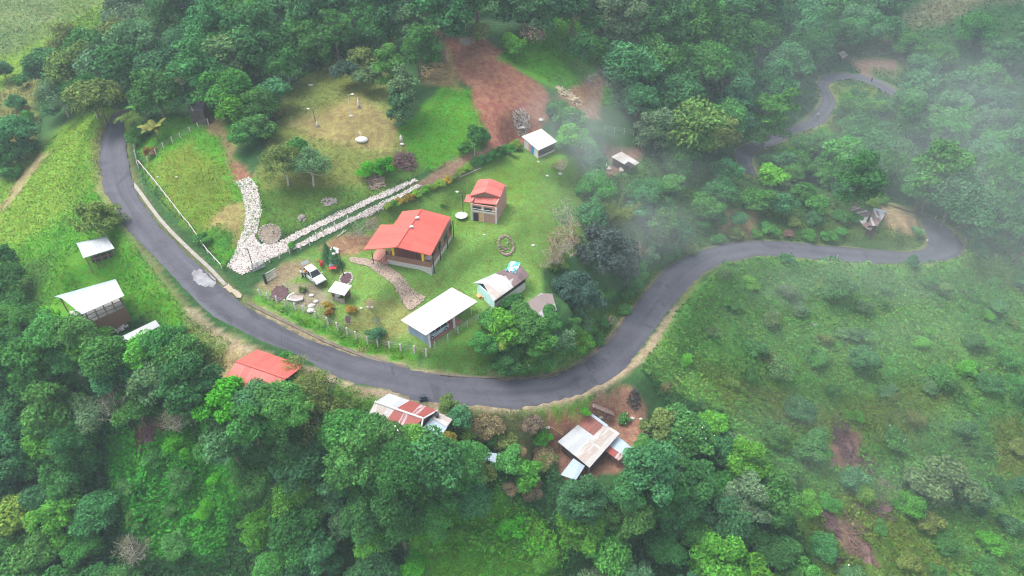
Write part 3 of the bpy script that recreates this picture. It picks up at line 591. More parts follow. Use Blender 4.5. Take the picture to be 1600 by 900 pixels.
def uvslab(mb, a, b, c, d, th=.06):
    """sheet a-b along the eave, d-c along the ridge, uv in metres"""
    a, b, c, d = [np.array(p, float) for p in (a, b, c, d)]; e = (b - a) / np.linalg.norm(b - a)
    def q(p): r = p - a; u = r @ e; return (u, np.linalg.norm(r - u * e))
    dn = np.array((0, 0, -th)); mb.hexa([a + dn, b + dn, c + dn, d + dn], [a, b, c, d], [q(a), q(b), q(c), q(d)])
def polyslab(mb, pts, e0, e1, th=.08):
    pts = [np.array(p, float) for p in pts]; e = (np.array(e1) - np.array(e0)); e = e / np.linalg.norm(e); o = np.array(e0, float)
    def q(p): r = p - o; u = r @ e; return (u, np.linalg.norm(r - u * e))
    mb.hexa([p - np.array((0, 0, th)) for p in pts], pts, [q(p) for p in pts])
class Frame:
    def __init__(s, A, B, C, z):
        A, B, C = [np.array(p, float)[:2] for p in (A, B, C)]; s.o = A; s.U = (B - A) / np.linalg.norm(B - A); s.V = np.array([-s.U[1], s.U[0]])
        if (C - A) @ s.V < 0: s.V = -s.V
        s.lu = np.linalg.norm(B - A); s.lv = (C - A) @ s.V; s.z = z
    def p(s, u, v, h=0): q = s.o + s.U * u + s.V * v; return np.array([q[0], q[1], s.z + h])
    def box(s, mb, u0, u1, v0, v1, h0, h1):
        q = [(u0, v0), (u1, v0), (u1, v1), (u0, v1)]
        if s.U[0] * s.V[1] - s.U[1] * s.V[0] < 0: q = q[::-1]
        mb.hexa([s.p(a, b, h0) for a, b in q], [s.p(a, b, h1) for a, b in q])
def part(fr, name, mat, root, *boxes, label=None):
    mb = MB()
    for bx in boxes: fr.box(mb, *bx)
    return mb.build(name, mat, root, label)
def zof(px, py, h): return float(G(px, py, h)[2] - h)
def inter(px, py, p0, p1, p2):
    nrm = np.cross(p1 - p0, p2 - p0); d = raydir(px, py); t = (p0 - CAM) @ nrm / (d @ nrm); return CAM + d * t
def lo(root): return np.array(root.location)

def post(mb, x, y, top, r=.07, sq=False):
    z = float(ground(x, y)) - .15
    if sq: mb.box((x, y, z), 2 * r, 2 * r, top - z)
    else: mb.tube([(x, y, z), (x, y, top)], r, 6)

# 1 main red house ------------------------------------------------------------
def red_house():
    z = float(G(640, 415)[2]); A, B, C = P(606, 412, z), P(674, 425, z), P(702, 371, z); fr = Frame(A, B, C, z)
    root = thing('red_roof_house', 'large brown brick house under a wide bright red roof with yellow porch columns', 'house', tuple(fr.p(fr.lu / 2, fr.lv / 2)))
    a0, a1 = P(620, 386, z + 4.9), P(659, 327, z + 4.9); rf, rb = P(673, 399, z + 3.7), P(704, 339, z + 3.7)
    N_ = P(615, 351, z + 3.9); lb = inter(629, 330, a0, a1, N_); wb = inter(595, 351, a0, a1, N_); wf = inter(568, 390, a0, a1, N_)
    if wf[2] < z + 2.2: wf[2] = z + 2.2
    mb = MB(); uvslab(mb, rf, rb, a1, a0, .12); polyslab(mb, [a0, a1, lb, N_, wb, wf], lb, N_, .12)
    rfo = mb.build('roof', R_RED, root)
    cp2 = MB(); cp2.tube([a0 + (0, 0, .03), a1 + (0, 0, .03)], .12, 6); cp2.build('ridge_cap', R_RED, rfo)
    for px, py in ((652, 341), (643, 355)):
        v2 = MB(); q = inter(px, py, a0, a1, N_); v2.box((q[0], q[1], q[2] - .05), .5, .35, .25, .5); v2.build('roof_vent', MWHITE, rfo)
    L, D = fr.lu, fr.lv
    part(fr, 'plinth', MWSTONE, root, (0, L, 0, D, -1.2, .75), label='whitish stone plinth')
    part(fr, 'porch_floor', MTERRA, root, (.05, L - .05, .05, 2.8, .76, .86))
    part(fr, 'porch_parapet', MDBRICK, root, (0, L, 0, .2, .87, 1.75), (L - .2, L, .21, 2.8, .87, 1.75))
    part(fr, 'wall', MDBRICK, root, (.2, L - .1, 2.8, 3.0, .77, 3.6), (L - .25, L, 3.01, D, .77, 3.5), (0, .2, 3.01, D, .77, 3.6), (.21, L - .26, D - .2, D, .77, 3.6))
    w_ = part(fr, 'window', MGLASS, root, (1.0, 3.1, 2.74, 2.79, 1.5, 2.9)); part(fr, 'window_frame', MWOOD, w_, (.9, 3.2, 2.70, 2.735, 1.4, 1.49)); part(fr, 'window_frame', MWOOD, w_, (.9, 3.2, 2.70, 2.735, 2.91, 3.0))
    w_ = part(fr, 'window', MGLASS, root, (L - 2.6, L - .9, 2.74, 2.79, 1.5, 2.9)); part(fr, 'window_frame', MWOOD, w_, (L - 2.7, L - .8, 2.70, 2.735, 1.4, 1.49))
    d_ = part(fr, 'door', MDWOOD, root, (3.6, 4.6, 2.73, 2.79, .87, 2.9))
    for u in (1.1, L - 1.2): part(fr, 'column', MYELLOW, root, (u - .16, u + .16, .02, .3, 1.76, 3.55))
    for v in (3.2, 5.5, 7.8):
        if v < D: part(fr, 'side_window', MGLASS, root, (L + .005, L + .03, v, v + 1.1, 1.6, 2.7))
    mb = MB()
    for v in (.3, 3.0, 6, D - .2): part(fr, 'porch_post', MBLACK, root, (L + .25, L + .37, v, v + .12, -.6, 3.45))
    # side terrace under the wing, with curved iron rail
    tw = MB(); pts = [P(*q, z + .35) for q in ((580, 404), (606, 411), (612, 392), (590, 388))]
    tw.hexa([p - np.array((0, 0, .9)) for p in pts], pts); tw.build('side_terrace', MTERRA, root)
    rl = MB(); arc = [P(590 + 8 * math.sin(t * .5) + 3 * t, 410 - 6 * t, z + 1.1) for t in np.linspace(0, 3, 8)]
    rl.tube(arc, .04, 5)
    for q in arc: rl.tube([q, q - np.array((0, 0, .9))], .03, 4)
    rl.build('railing', MBLACK, root)
    for px, py in ((581, 394), (603, 392)): pp = MB(); q = P(px, py, z + 2.3); pp.tube([q, (q[0], q[1], z - .3)], .07, 6); pp.build('terrace_post', MBLACK, root)
    tb = thing('round_table', 'round white table standing at the right end of the red house porch', 'table', tuple(fr.p(L - .75, 1.2, .86)))
    t2 = MB(); q = fr.p(L - .75, 1.2, 1.6); t2.tube([q, q + np.array((0, 0, .06))], .6, 14); t2.build('table_top', MWHITE, tb); t2 = MB(); t2.tube([q - np.array((0, 0, .74)), q], .08, 6); t2.build('pedestal', MWHITE, tb)
red_house()

# 2 small red-roofed brick house ---------------------------------------------
def small_house():
    z = float(G(755, 346)[2]); A, B = P(737, 344, z), P(776, 350, z); fr = Frame(A, B, P(789, 330, z), z); fr.lv = 6.0
    root = thing('brick_cabin', 'narrow brick house with a red gable roof and a red canopy over its front', 'house', tuple(fr.p(fr.lu / 2, 3)))
    L = fr.lu
    part(fr, 'wall', MBRICK, root, (0, L, 0, .2, -.5, 3.1), (0, .2, .21, fr.lv, -.5, 3.6), (L - .2, L, .21, fr.lv, -.5, 3.6), (.21, L - .21, fr.lv - .2, fr.lv, -.5, 3.6))
    part(fr, 'corner_pillar', MWHITE, root, (-.06, .2, -.06, .06, -.5, 3.0), (L - .2, L + .06, -.06, .06, -.5, 3.0), (L * .45, L * .45 + .16, -.06, -.005, -.5, 3.0), (0, L, -.05, -.004, 1.75, 1.87))
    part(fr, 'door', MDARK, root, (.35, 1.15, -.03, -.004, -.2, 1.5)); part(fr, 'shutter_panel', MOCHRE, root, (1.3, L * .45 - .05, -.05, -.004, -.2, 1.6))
    for u in (.35, L * .5 + .1): 
        w_ = part(fr, 'window', MGLASS, root, (u, u + 1.25, -.03, -.004, 2.1, 2.8)); part(fr, 'window_frame', MWHITE, w_, (u - .08, u + 1.33, -.06, -.035, 2.02, 2.09))
    part(fr, 'balcony_rail', MWHITE, root, (.2, L - .2, -.35, -.3, 2.5, 2.56), (.2, L - .2, -.35, -.3, 2.1, 2.15))
    h = 5.2
    rf_, rb_ = P(757, 300, z + 4.7), P(765, 279, z + 4.7)
    mb = MB(); uvslab(mb, P(734, 306, z + 3.85), P(747, 281, z + 3.85), rb_, rf_, .1); uvslab(mb, P(782, 308, z + 3.85), P(789, 288, z + 3.85), rb_, rf_, .1)
    ro = mb.build('roof', R_RED2, root)
    mb = MB(); a, b, c, d = P(725, 315, z + 3.1), P(779, 320, z + 3.1), P(782, 306, z + 3.75), P(729, 304, z + 3.75); uvslab(mb, a, b, c, d, .1); mb.build('front_canopy', R_RED2, root)
    g = MB(); g.hexa([P(736, 307, z + 3.7), P(779, 309, z + 3.7), P(757, 301.5, z + 4.55)], [P(736, 306.5, z + 3.75), P(779, 308.5, z + 3.75), P(757, 301, z + 4.6)]); g.build('gable', MWOOD, root)
small_house()

# generic shed with a roof given by photo corners ------------------------------
def shed(name, label, roof, hs_, rmat, ridge=None, rh=None, inset=.35, wall=None, posts=True, walls=(), plinth=None, zref=None, extra=None, sink=.6):
    """roof: four eave corners (photo points) a,b,c,d; ridge joins mid d-a side to b-c side as two photo points"""
    ctr = np.mean(roof, axis=0); hm = float(np.mean(hs_)); z = zof(ctr[0], ctr[1], hm) if zref is None else zref
    c = [P(p[0], p[1], z + h) for p, h in zip(roof, hs_)]; fr = Frame(c[0], c[1], c[2], z)
    if (np.array(c[3])[:2] - fr.o) @ fr.V < 0: fr.V = -fr.V
    root = thing(name, label, 'shed', (float(np.mean([q[0] for q in c])), float(np.mean([q[1] for q in c])), z))
    mats = rmat if isinstance(rmat, (list, tuple)) else [rmat]
    mb = MB()
    if ridge is None: uvslab(mb, *c); mb.build('roof', mats[0], root)
    else:
        r0, r1 = P(*ridge[0], z + rh), P(*ridge[1], z + rh)      # r0 above side d-a, r1 above side b-c
        uvslab(mb, c[0], c[1], r1, r0); mb.build('roof_slope', mats[0], root); mb = MB(); uvslab(mb, c[3], c[2], r1, r0); mb.build('roof_slope', mats[-1], root)
    q = [np.array(p) for p in c]; ctr3 = sum(q) / 4; ins = []
    for p in q: d = ctr3 - p; d[2] = 0; ln = np.linalg.norm(d); ins.append(p + d / ln * inset * 1.41)
    if posts:
        for p in ins:
            mb = MB(); post(mb, p[0], p[1], p[2] - .05, .08); mb.build('post', MWOOD, root)
    for (i, j, wm, h0, h1) in walls:
        a, b = ins[i], ins[j]; dd = (b - a); dd[2] = 0; nn = np.array([-dd[1], dd[0], 0]); nn = nn / np.linalg.norm(nn) * .08; mb = MB()
        zb = min(ground(a[0], a[1]), ground(b[0], b[1]), z) - sink
        lo_ = z + h0 if h0 > 0 else zb
        ta = min(a[2] - .07, z + h1); tb = min(b[2] - .07, z + h1)
        bt = [np.array([*(a - nn)[:2], lo_]), np.array([*(b - nn)[:2], lo_]), np.array([*(b + nn)[:2], lo_]), np.array([*(a + nn)[:2], lo_])]
        tp = [np.array([*(a - nn)[:2], ta]), np.array([*(b - nn)[:2], tb]), np.array([*(b + nn)[:2], tb]), np.array([*(a + nn)[:2], ta])]
        mb.hexa(bt, tp); mb.build('wall', wm, root)
    if plinth:
        mb = MB(); k = [np.array([p[0], p[1]]) for p in ins]; zb = min(ground(p[0], p[1]) for p in k) - .4
        if fr.U[0] * (k[3] - k[0])[1] - fr.U[1] * (k[3] - k[0])[0] < 0: k = k[::-1]
        mb.hexa([(*p, zb) for p in k], [(*p, z + plinth[0]) for p in k]); mb.build('plinth', plinth[1], root)
    return root, fr, ins, z

# 3 carport with white roof
root, fr, ins, z = shed('carport', 'open carport with a large plain white roof and red brick floor, a car parked inside', [(665,524),(746,471),(706,449),(626,500)], (2.5,2.5,2.7,2.7), R_WHITE, inset=.7, posts=False, walls=((3,0,MBLUEW,0,2.4),), plinth=(.12, MTERRA))
for k in (0, 3): mb = MB(); post(mb, ins[k][0], ins[k][1], z + 2.4, .14, True); mb.build('pillar', MWHITE, root)
m_ = ins[0] * .42 + ins[1] * .58; mb = MB(); post(mb, m_[0], m_[1], z + 2.4, .16, True); mb.build('pillar', MWHITE, root)
m_ = ins[1]; mb = MB(); post(mb, m_[0], m_[1], z + 2.4, .05); mb.build('pillar', MWHITE, root)
m_ = ins[2]; mb = MB(); post(mb, m_[0], m_[1], z + 2.5, .05); mb.build('pillar', MWHITE, root)
mb = MB(); a, b = ins[3], ins[2]; mb.hexa([np.array([*p[:2], z - .4]) for p in (a, a + (b - a) * .9, a + (b - a) * .9 + (0, .15, 0), a + (0, .15, 0))], [np.array([*p[:2], z + 2.0]) for p in (a, a + (b - a) * .9, a + (b - a) * .9 + (0, .15, 0), a + (0, .15, 0))]); mb.build('back_wall', simple('beige_wall', (.52, .43, .33), .9), root)
mb = MB()
for t in (.35, .45, .62): q = ins[2] * (1 - t * .5) + ins[1] * t * .5; mb.box((q[0], q[1], z + .12), .9, .5, .45, .6)
mb.build('stacked_blocks', simple('sand_block', (.55, .44, .34), .9), root)
CARPORT = (ins, z)

# 4 turquoise shed with tarp
root, fr, ins, z = shed('turquoise_shed', 'turquoise walled shed, half its roof pale sheets and half brown sheets with a blue tarp', [(771,471),(827,431),(809,412),(739,442)], (2.1,2.1,2.1,2.1), [R_CREAM, R_ZINCW], ridge=((755,443),(817,418)), rh=2.7, inset=.45, walls=((3,0,MTURQ,0,2.0),(0,1,MWHITE,0,1.0),(1,2,MWOOD,0,2.0),(2,3,MTURQ,0,2.0)), posts=True)
c = [P(771,471,z+2.16),P(827,431,z+2.16),P(817,418,z+2.78),P(755,443,z+2.78)]; t0, t1 = .55, 1.0
def lerp(a, b, t): return np.array(a) * (1 - t) + np.array(b) * t
mb = MB(); uvslab(mb, lerp(c[0], c[1], t0), c[1], c[2], lerp(c[3], c[2], t0), .05); e = [P(809,412,z+2.16), P(739,442,z+2.16)]
uvslab(mb, lerp(e[1], e[0], .5), e[0], c[2], lerp(c[3], c[2], .5), .05); mb.build('brown_sheets', R_BROWN, root)
def crumple(name, label, pts, z0, mat, cat='tarpaulin', seed=1, amp=.3, res=12):
    a, b, c_, d = [np.array(p) for p in pts]; v = []; rg = random.Random(seed)
    for i in range(res + 1):
        for j in range(res + 1):
            s, t = i / res, j / res; p = (a * (1 - s) + b * s) * (1 - t) + (d * (1 - s) + c_ * s) * t
            w = 1 - .25 * rg.random() * (i in (0, res) or j in (0, res)); ctr_ = (a + b + c_ + d) / 4; p = ctr_ + (p - ctr_) * w
            p[2] += .08 + amp * rg.random(); v.append(p)
    f = [(i * (res + 1) + j, (i + 1) * (res + 1) + j, (i + 1) * (res + 1) + j + 1, i * (res + 1) + j + 1) for i in range(res) for j in range(res)]
    o = mesh_np(name, v, f, mat); return tag(o, label, cat)
MTARP, _, N_, L_, B_ = nm('blue_tarp'); g_ = N_.new('ShaderNodeNewGeometry'); z_ = N_.new('ShaderNodeTexNoise'); z_.inputs['Scale'].default_value = 1.6; L_.new(g_.outputs['Position'], z_.inputs[0])
r_2 = N_.new('ShaderNodeValToRGB'); r_2.color_ramp.elements[0].position = .45; r_2.color_ramp.elements[0].color = (.03, .42, .62, 1); r_2.color_ramp.elements[1].position = .56; r_2.color_ramp.elements[1].color = (.6, .85, .9, 1); L_.new(z_.outputs['Fac'], r_2.inputs[0]); L_.new(r_2.outputs[0], B_.inputs['Base Color'])
crumple('tarpaulin', 'crumpled bright blue tarpaulin lying on the brown end of the turquoise shed roof', [P(788,424,z+2.62),P(806,430,z+2.5),P(815,411,z+2.5),P(798,409,z+2.45)], z, MTARP)
mb = MB(); q = G(751, 463); mb.box((q[0], q[1], q[2]), 1.2, .8, .35, .6); mb.box((q[0] + .5, q[1] - .5, q[2]), .6, .5, .5, .2)
tag(mb.build('wood_pile', MOCHRE), 'small stack of sawn planks against the turquoise shed wall', 'wood pile')

# 5 old rusty shed
shed('old_shed', 'small old shed with a rust stained grey gable roof below the turquoise shed', [(849,496),(871,483),(862,459),(845,458)], (2.1,2.1,2.1,2.1), [R_OLD, R_OLD], ridge=None, inset=.4, walls=((0,1,MDWOOD,0,2),(3,0,MDWOOD,0,2),(1,2,MDWOOD,0,2)))if False else None
root, fr, ins, z = shed('old_shed', 'small old shed with a rust stained grey roof below the turquoise shed', [(817,476),(849,496),(870,484),(838,463)], (1.7,1.7,1.9,1.9), R_OLD, inset=.4, walls=((0,1,MDWOOD,0,2),(1,2,MDWOOD,0,2),(2,3,MDWOOD,0,2)))
mb = MB(); uvslab(mb, P(838,463,z+1.92), P(870,484,z+1.92), P(863,459,z+1.6), P(845,458,z+1.6)); mb.build('rear_slope', R_OLD, root)

# 6 kiosk
root, fr, ins, z = shed('garden_kiosk', 'tiny square hut with a flat white roof in the front garden', [(512,455),(538,462),(550,446),(524,439)], (1.9,1.9,2.0,2.0), R_WHITE, inset=.35, posts=True, walls=((0,1,MSTONE,0,.8),(3,0,simple('pink_wall', (.5, .26, .2), .8),0,1.8),(2,3,MWOOD,0,1.8)))
mb = MB(); p = ins[0] * .6 + ins[1] * .4; mb.box((p[0], p[1] + .3, z + .8), .7, .3, .6, .3); mb.build('counter_sheet', MWHITE, root)

# 7 white shed by the dirt yard
root, fr, ins, z = shed('white_shed', 'white roofed shed with a blue door beside the red dirt yard', [(815,213),(841,235),(871,221),(846,201)], (2.1,1.9,2.1,2.3), R_WHITE, inset=.4, posts=False, walls=((0,1,MWHITE,0,1.9),(1,2,MDWOOD,.6,1.9),(2,3,MWHITE,0,2.5),(3,0,MWHITE,0,2.5)), plinth=(.3, MWSTONE))
a, b = ins[0], ins[1]; d = (b - a) / np.linalg.norm(b - a); nn = np.array([d[1], -d[0], 0]); nn = nn / np.linalg.norm(nn)
if (nn @ (CAM - a)) < 0: nn = -nn
for t, w_, mt, nmx in ((.42, .7, simple('pink_panel', (.5, .25, .22), .8), 'panel'), (.62, .8, MBLUE, 'door')):
    p = a + (b - a) * t + nn * .12; mb = MB(); e = d * w_ / 2; e[2] = 0
    mb.hexa([np.array([*(p - e)[:2], z + .1]), np.array([*(p + e)[:2], z + .1]), np.array([*(p + e + nn * .05)[:2], z + .1]), np.array([*(p - e + nn * .05)[:2], z + .1])],
            [np.array([*(p - e)[:2], z + 1.6]), np.array([*(p + e)[:2], z + 1.6]), np.array([*(p + e + nn * .05)[:2], z + 1.6]), np.array([*(p - e + nn * .05)[:2], z + 1.6])]); mb.build(nmx, mt, root)

# 8 collapsed shack among trees
root, fr, ins, z = shed('broken_shack', 'wooden shack among the trees with a patched white sheet roof and a hole in it', [(955,245),(985,262),(999,254),(971,237)], (1.7,1.7,1.8,1.8), R_CREAM, inset=.3, walls=((0,1,MDWOOD,0,2),(3,0,MDWOOD,0,2)))
mb = MB(); uvslab(mb, P(975,257,z+1.83), P(984,262,z+1.8), P(992,258,z+1.84), P(982,252,z+1.86), .03); mb.build('hole_shade_sheet', MDARK, root)  # near-black sheet laid on the whole roof; its colour paints the hole's shade

# 9 open cattle shed, upper left
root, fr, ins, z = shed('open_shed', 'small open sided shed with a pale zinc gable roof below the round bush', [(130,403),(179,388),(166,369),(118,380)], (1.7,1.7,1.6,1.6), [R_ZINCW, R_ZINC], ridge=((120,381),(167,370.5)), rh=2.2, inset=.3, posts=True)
mb = MB(); a, b = ins[0], ins[1]
for t in (.25, .5, .75): q = a * (1 - t) + b * t; post(mb, q[0], q[1], z + 1.6, .06)
mb.tube([a - (0, 0, .9), b - (0, 0, .9)], .05, 5); mb.build('rail', MWOOD, root)
mb = MB(); q = sum(ins) / 4; fr.box(mb, .8, fr.lu - .8, .8, 1.6, -.1, .5); mb.build('feed_trough', MDWOOD, root)

# 10 barn
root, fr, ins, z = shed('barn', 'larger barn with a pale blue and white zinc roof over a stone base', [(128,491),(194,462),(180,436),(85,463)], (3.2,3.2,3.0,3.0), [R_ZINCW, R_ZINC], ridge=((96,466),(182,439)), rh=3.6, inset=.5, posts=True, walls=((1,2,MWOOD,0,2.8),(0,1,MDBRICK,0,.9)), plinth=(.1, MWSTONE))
mb = MB(); uvslab(mb, P(137,468,z+3.68), P(194,462,z+3.26), P(183,443,z+3.66), P(120,470,z+3.66), .04)
mb = MB(); a_, b_, c_, d_ = P(128,491,z+3.26), P(194,462,z+3.26), P(182,439,z+3.66), P(96,466,z+3.66); uvslab(mb, lerp(a_, b_, .28), b_, c_, lerp(d_, c_, .45), .04); mb.build('white_sheets', R_WHITE, root)
mb = MB(); a, b = ins[0], ins[1]
for h in (.9, 1.5, 2.2): mb.tube([a + (0, 0, -3.1 + h), b + (0, 0, -3.1 + h)], .06, 5)
for t in (.25, .5, .75): q = a * (1 - t) + b * t; post(mb, q[0], q[1], z + 3.0, .09)
mb.build('rail', MWOOD, root)
mb = MB(); rg = random.Random(4)
for k in range(46):
    t = .3 + .65 * rg.random(); q = a * (1 - t) + b * t; mb.blob((q[0] + rg.uniform(-.4, .3), q[1] - rg.uniform(.2, .9), ground(q[0], q[1] - .5) + rg.uniform(-.1, .3)), rg.uniform(.15, .3), 6, 4, (1, 1, .7), k, .3)
mb.build('stone_footing', MWSTONE, root)

# 11 long low roof hidden by trees
root, fr, ins, z = shed('low_shelter', 'long low shelter with a pale roof, mostly hidden under trees below the barn', [(166,551),(250,509),(243,500),(164,538)], (1.7,1.7,1.9,1.9), R_ZINCW, inset=.3, posts=True)

# 12 red roofed roadside house
root, fr, ins, z = shed('roadside_house', 'house with a faded red tile roof below the road, half covered by a tree', [(366,605),(478,632),(500,590),(402,546)], (3.0,3.0,3.0,3.0), [R_RED, R_RED2], ridge=((369,565),(472,603)), rh=4.2, inset=.7, posts=False, walls=((0,1,MWHITE,0,2.8),(1,2,MWHITE,0,2.8),(2,3,MWHITE,0,2.8),(3,0,MWHITE,0,2.8)), sink=2)if False else (None,)*4
z = zof(420, 580, 3.5)
root = thing('roadside_house', 'house with a faded red tile roof just below the road, half covered by a tree', 'house', tuple(P(420, 580, z)))
r0, r1 = P(369, 565, z + 3.6), P(447, 592, z + 3.6); e0, e1 = P(402, 546, z + 2.7), P(475, 571, z + 2.7); f0, f1 = P(349, 595, z + 2.5), P(421, 622, z + 2.5)
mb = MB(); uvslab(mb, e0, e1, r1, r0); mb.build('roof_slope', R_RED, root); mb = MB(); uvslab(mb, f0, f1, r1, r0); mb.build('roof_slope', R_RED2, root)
mb = MB(); mb.tube([r0 + (0, 0, .05), r1 + (0, 0, .05)], .12, 6); mb.build('ridge_cap', R_RED, root)
c = sum([e0, e1, f0, f1]) / 4; k = [c + (p - c) * .86 for p in (f0, f1, e1, e0)]; mb = MB(); mb.hexa([(p[0], p[1], z - 1.5) for p in k], [(p[0], p[1], z + 2.4) for p in k]); mb.build('wall', MWHITE, root)

# 13 rusty striped house by the road
z = zof(640, 650, 3)
root = thing('rust_striped_house', 'roadside house with a roof of white, zinc and rust striped sheets', 'house', tuple(P(640, 650, z)))
r0, r1 = P(586, 628, z + 3.3), P(661, 654, z + 3.3); e0, e1 = P(608, 614.5, z + 2.6), P(684, 641, z + 2.6); f0, f1 = P(575, 649, z + 2.4), P(636, 679, z + 2.4)
for (a, b, c, d, nmx) in ((e0, e1, r1, r0, 'back_slope'), (f0, f1, r1, r0, 'front_slope')):
    t = .43 if nmx == 'back_slope' else .42
    o = MB(); uvslab(o, a, lerp(a, b, t), lerp(d, c, t), d, .08); o.build(nmx, R_CREAM if nmx == 'front_slope' else R_ZINCW, root)
    o = MB(); uvslab(o, lerp(a, b, t), b, c, lerp(d, c, t), .08); o.build(nmx, R_STRIPE, root)
mb = MB(); mb.tube([r0 + (0, 0, .05), r1 + (0, 0, .05)], .14, 6); mb.tube([e1, r1, P(657,674,z+2.5)], .12, 5); mb.build('ridge_cap', R_WHITE, root)
mb = MB(); uvslab(mb, P(684,690,z+1.9), P(707,655,z+1.9), P(682,643,z+2.2), P(658,672,z+2.2), .06); mb.build('lean_to_roof', R_BLUE, root)
mb = MB(); uvslab(mb, P(698,667,z+2.0), P(707,655,z+1.98), P(683,643,z+2.3), P(675,653,z+2.3), .05); mb.build('lean_to_sheet', R_CREAM, root)
mb = MB(); mb.tube([P(683,650,z+2.3), P(683,648,z+2.7)], .25, 8); mb.tube([P(681,646,z+2.3), P(681,645,z+2.8)], .2, 8); mb.build('water_drum', MDARK, root)
c = (e0 + e1 + f0 + f1) / 4; k = [c + (p - c) * .88 for p in (f0, f1, e1, e0)]; mb = MB(); mb.hexa([(p[0], p[1], z - 1.5) for p in k], [(p[0], p[1], z + 2.25) for p in k]); mb.build('wall', MWOOD, root)
q = [P(685,686,z),P(702,659,z),P(684,646,z),P(662,671,z)]; mb = MB(); mb.hexa([(p[0], p[1], z - 1.5) for p in q], [(p[0], p[1], z + 1.6) for p in q]); mb.build('lean_to_wall', MWOOD, root)

# 14 tin patchwork house
z = zof(925, 695, 3.2)
root = thing('tin_patchwork_house', 'farmhouse with a patchwork roof of white, rust and blue tin sheets on bare red earth', 'house', tuple(P(925, 695, z)))
H = lambda px, py, h: P(px, py, z + h)
A_, B_2, C_, D_ = H(871.5, 690, 2.3), H(921, 731, 2.3), H(968.5, 677.5, 2.7), H(921.5, 648, 2.7)
def pt(s, t): return lerp(lerp(A_, B_2, s), lerp(D_, C_, s), t)
for s0, s1, t0, t1, mt, nmx in ((0, .52, 0, .62, R_ZINCW, 'roof_sheets'), (0, .52, .62, 1, R_RUST, 'rust_sheets'), (.52, 1, 0, .5, R_CREAM, 'roof_sheets'), (.52, 1, .5, 1, R_CREAM, 'roof_sheets')):
    dz = np.array((0, 0, .04 * (s0 > 0) + .03 * (t0 > 0))); mb = MB(); uvslab(mb, pt(s0, t0) + dz, pt(s1, t0) + dz, pt(s1, t1) + dz, pt(s0, t1) + dz, .05); mb.build(nmx, mt, root)
mb = MB(); uvslab(mb, H(921,648,2.82), H(948,668,2.82), H(950,664,2.85), H(925,646,2.85), .04); mb.build('ridge_sheet', R_BLUE, root)
mb = MB(); uvslab(mb, H(945,704,1.8), H(968,719,1.8), H(987,699,1.9), H(966,682,1.9), .05); mb.build('side_roof', R_BLUE, root)
mb = MB(); uvslab(mb, H(945,704,1.86), H(967,720,1.86), H(975,712,1.9), H(953,697,1.9), .04); mb.build('rust_strip', R_STRIPE, root)
mb = MB(); uvslab(mb, H(876,742,1.5), H(900,750,1.5), H(914,728,1.7), H(896,716,1.7), .05); mb.build('front_roof', R_BLUE, root)
k = [pt(.06, .08), pt(.94, .08), pt(.94, .92), pt(.06, .92)]; mb = MB(); mb.hexa([(p[0], p[1], z - 1.6) for p in k], [(p[0], p[1], z + 2.05) for p in k]); mb.build('wall', MDWOOD, root)
for px, py, h in ((874,692,2.1),(921,729,2.1),(966,718,1.7),(985,699,1.8),(897,748,1.4),(912,728,1.6)):
    q = H(px, py, h); mb = MB(); post(mb, q[0], q[1], q[2], .09); mb.build('post', MWOOD, root)

# 15 blue tin hut
shed('blue_tin_hut', 'tiny hut with a pale blue tin roof in the bushes between the two roadside houses', [(755,717),(781,725),(785,710),(761,706)], (1.8,1.8,2.0,2.0), R_BLUE, inset=.2, walls=((0,1,MDWOOD,0,1.7),(1,2,MDWOOD,0,1.7)))
# 16 ruined shack on the knoll
root, fr, ins, z = shed('ruined_shack', 'ruined shack with broken grey roof sheets on the grassy knoll inside the hairpin', [(1356,352),(1371,353),(1386,331),(1364,328)], (2.0,2.0,2.3,2.3), R_DECAY, inset=.2, walls=((0,1,MDWOOD,0,1.8),(3,0,MDWOOD,0,1.8)))
mb = MB(); uvslab(mb, H_ := P(1364,328,z+2.4), P(1388,333,z+2.4), P(1384,329,z+2.7), P(1366,325,z+2.7), .05); mb.build('ridge_sheet', R_ZINCW, root)
mb = MB(); uvslab(mb, P(1329,329,z+1.5), P(1349,352,z+1.3), P(1362,331,z+2.1), P(1334,321,z+1.9), .05); mb.build('fallen_roof', R_DECAY, root)
mb = MB(); uvslab(mb, P(1347,352,z+1.3), P(1360,360,z+1.1), P(1367,352,z+1.7), P(1354,346,z+1.6), .05); mb.build('fallen_sheet', R_DECAY, root)
# 17 far white roof
shed('far_shack', 'tiny shack with a white roof far off at the edge of the upper road', [(1310,83),(1317,92),(1325,86),(1318,79)], (2.2,2.2,2.4,2.4), R_CREAM, inset=.2, walls=((0,1,MDWOOD,0,2),(1,2,MDWOOD,0,2)))
# 18 dark shack in the forest
root, fr, ins, z = shed('dark_shack', 'dark shack with one pale roof sheet at the forest edge above the yard', [(293,172),(317,174),(321,158),(298,155)], (2.6,2.6,2.8,2.8), R_DARK, inset=.2, walls=((0,1,MDWOOD,0,2.4),(1,2,MDWOOD,0,2.4)))
mb = MB(); uvslab(mb, P(300,173,z+2.68), P(303,173.5,z+2.68), P(296.5,161,z+2.8), P(293,160.5,z+2.8), .03); mb.build('pale_sheet', R_CREAM, root)

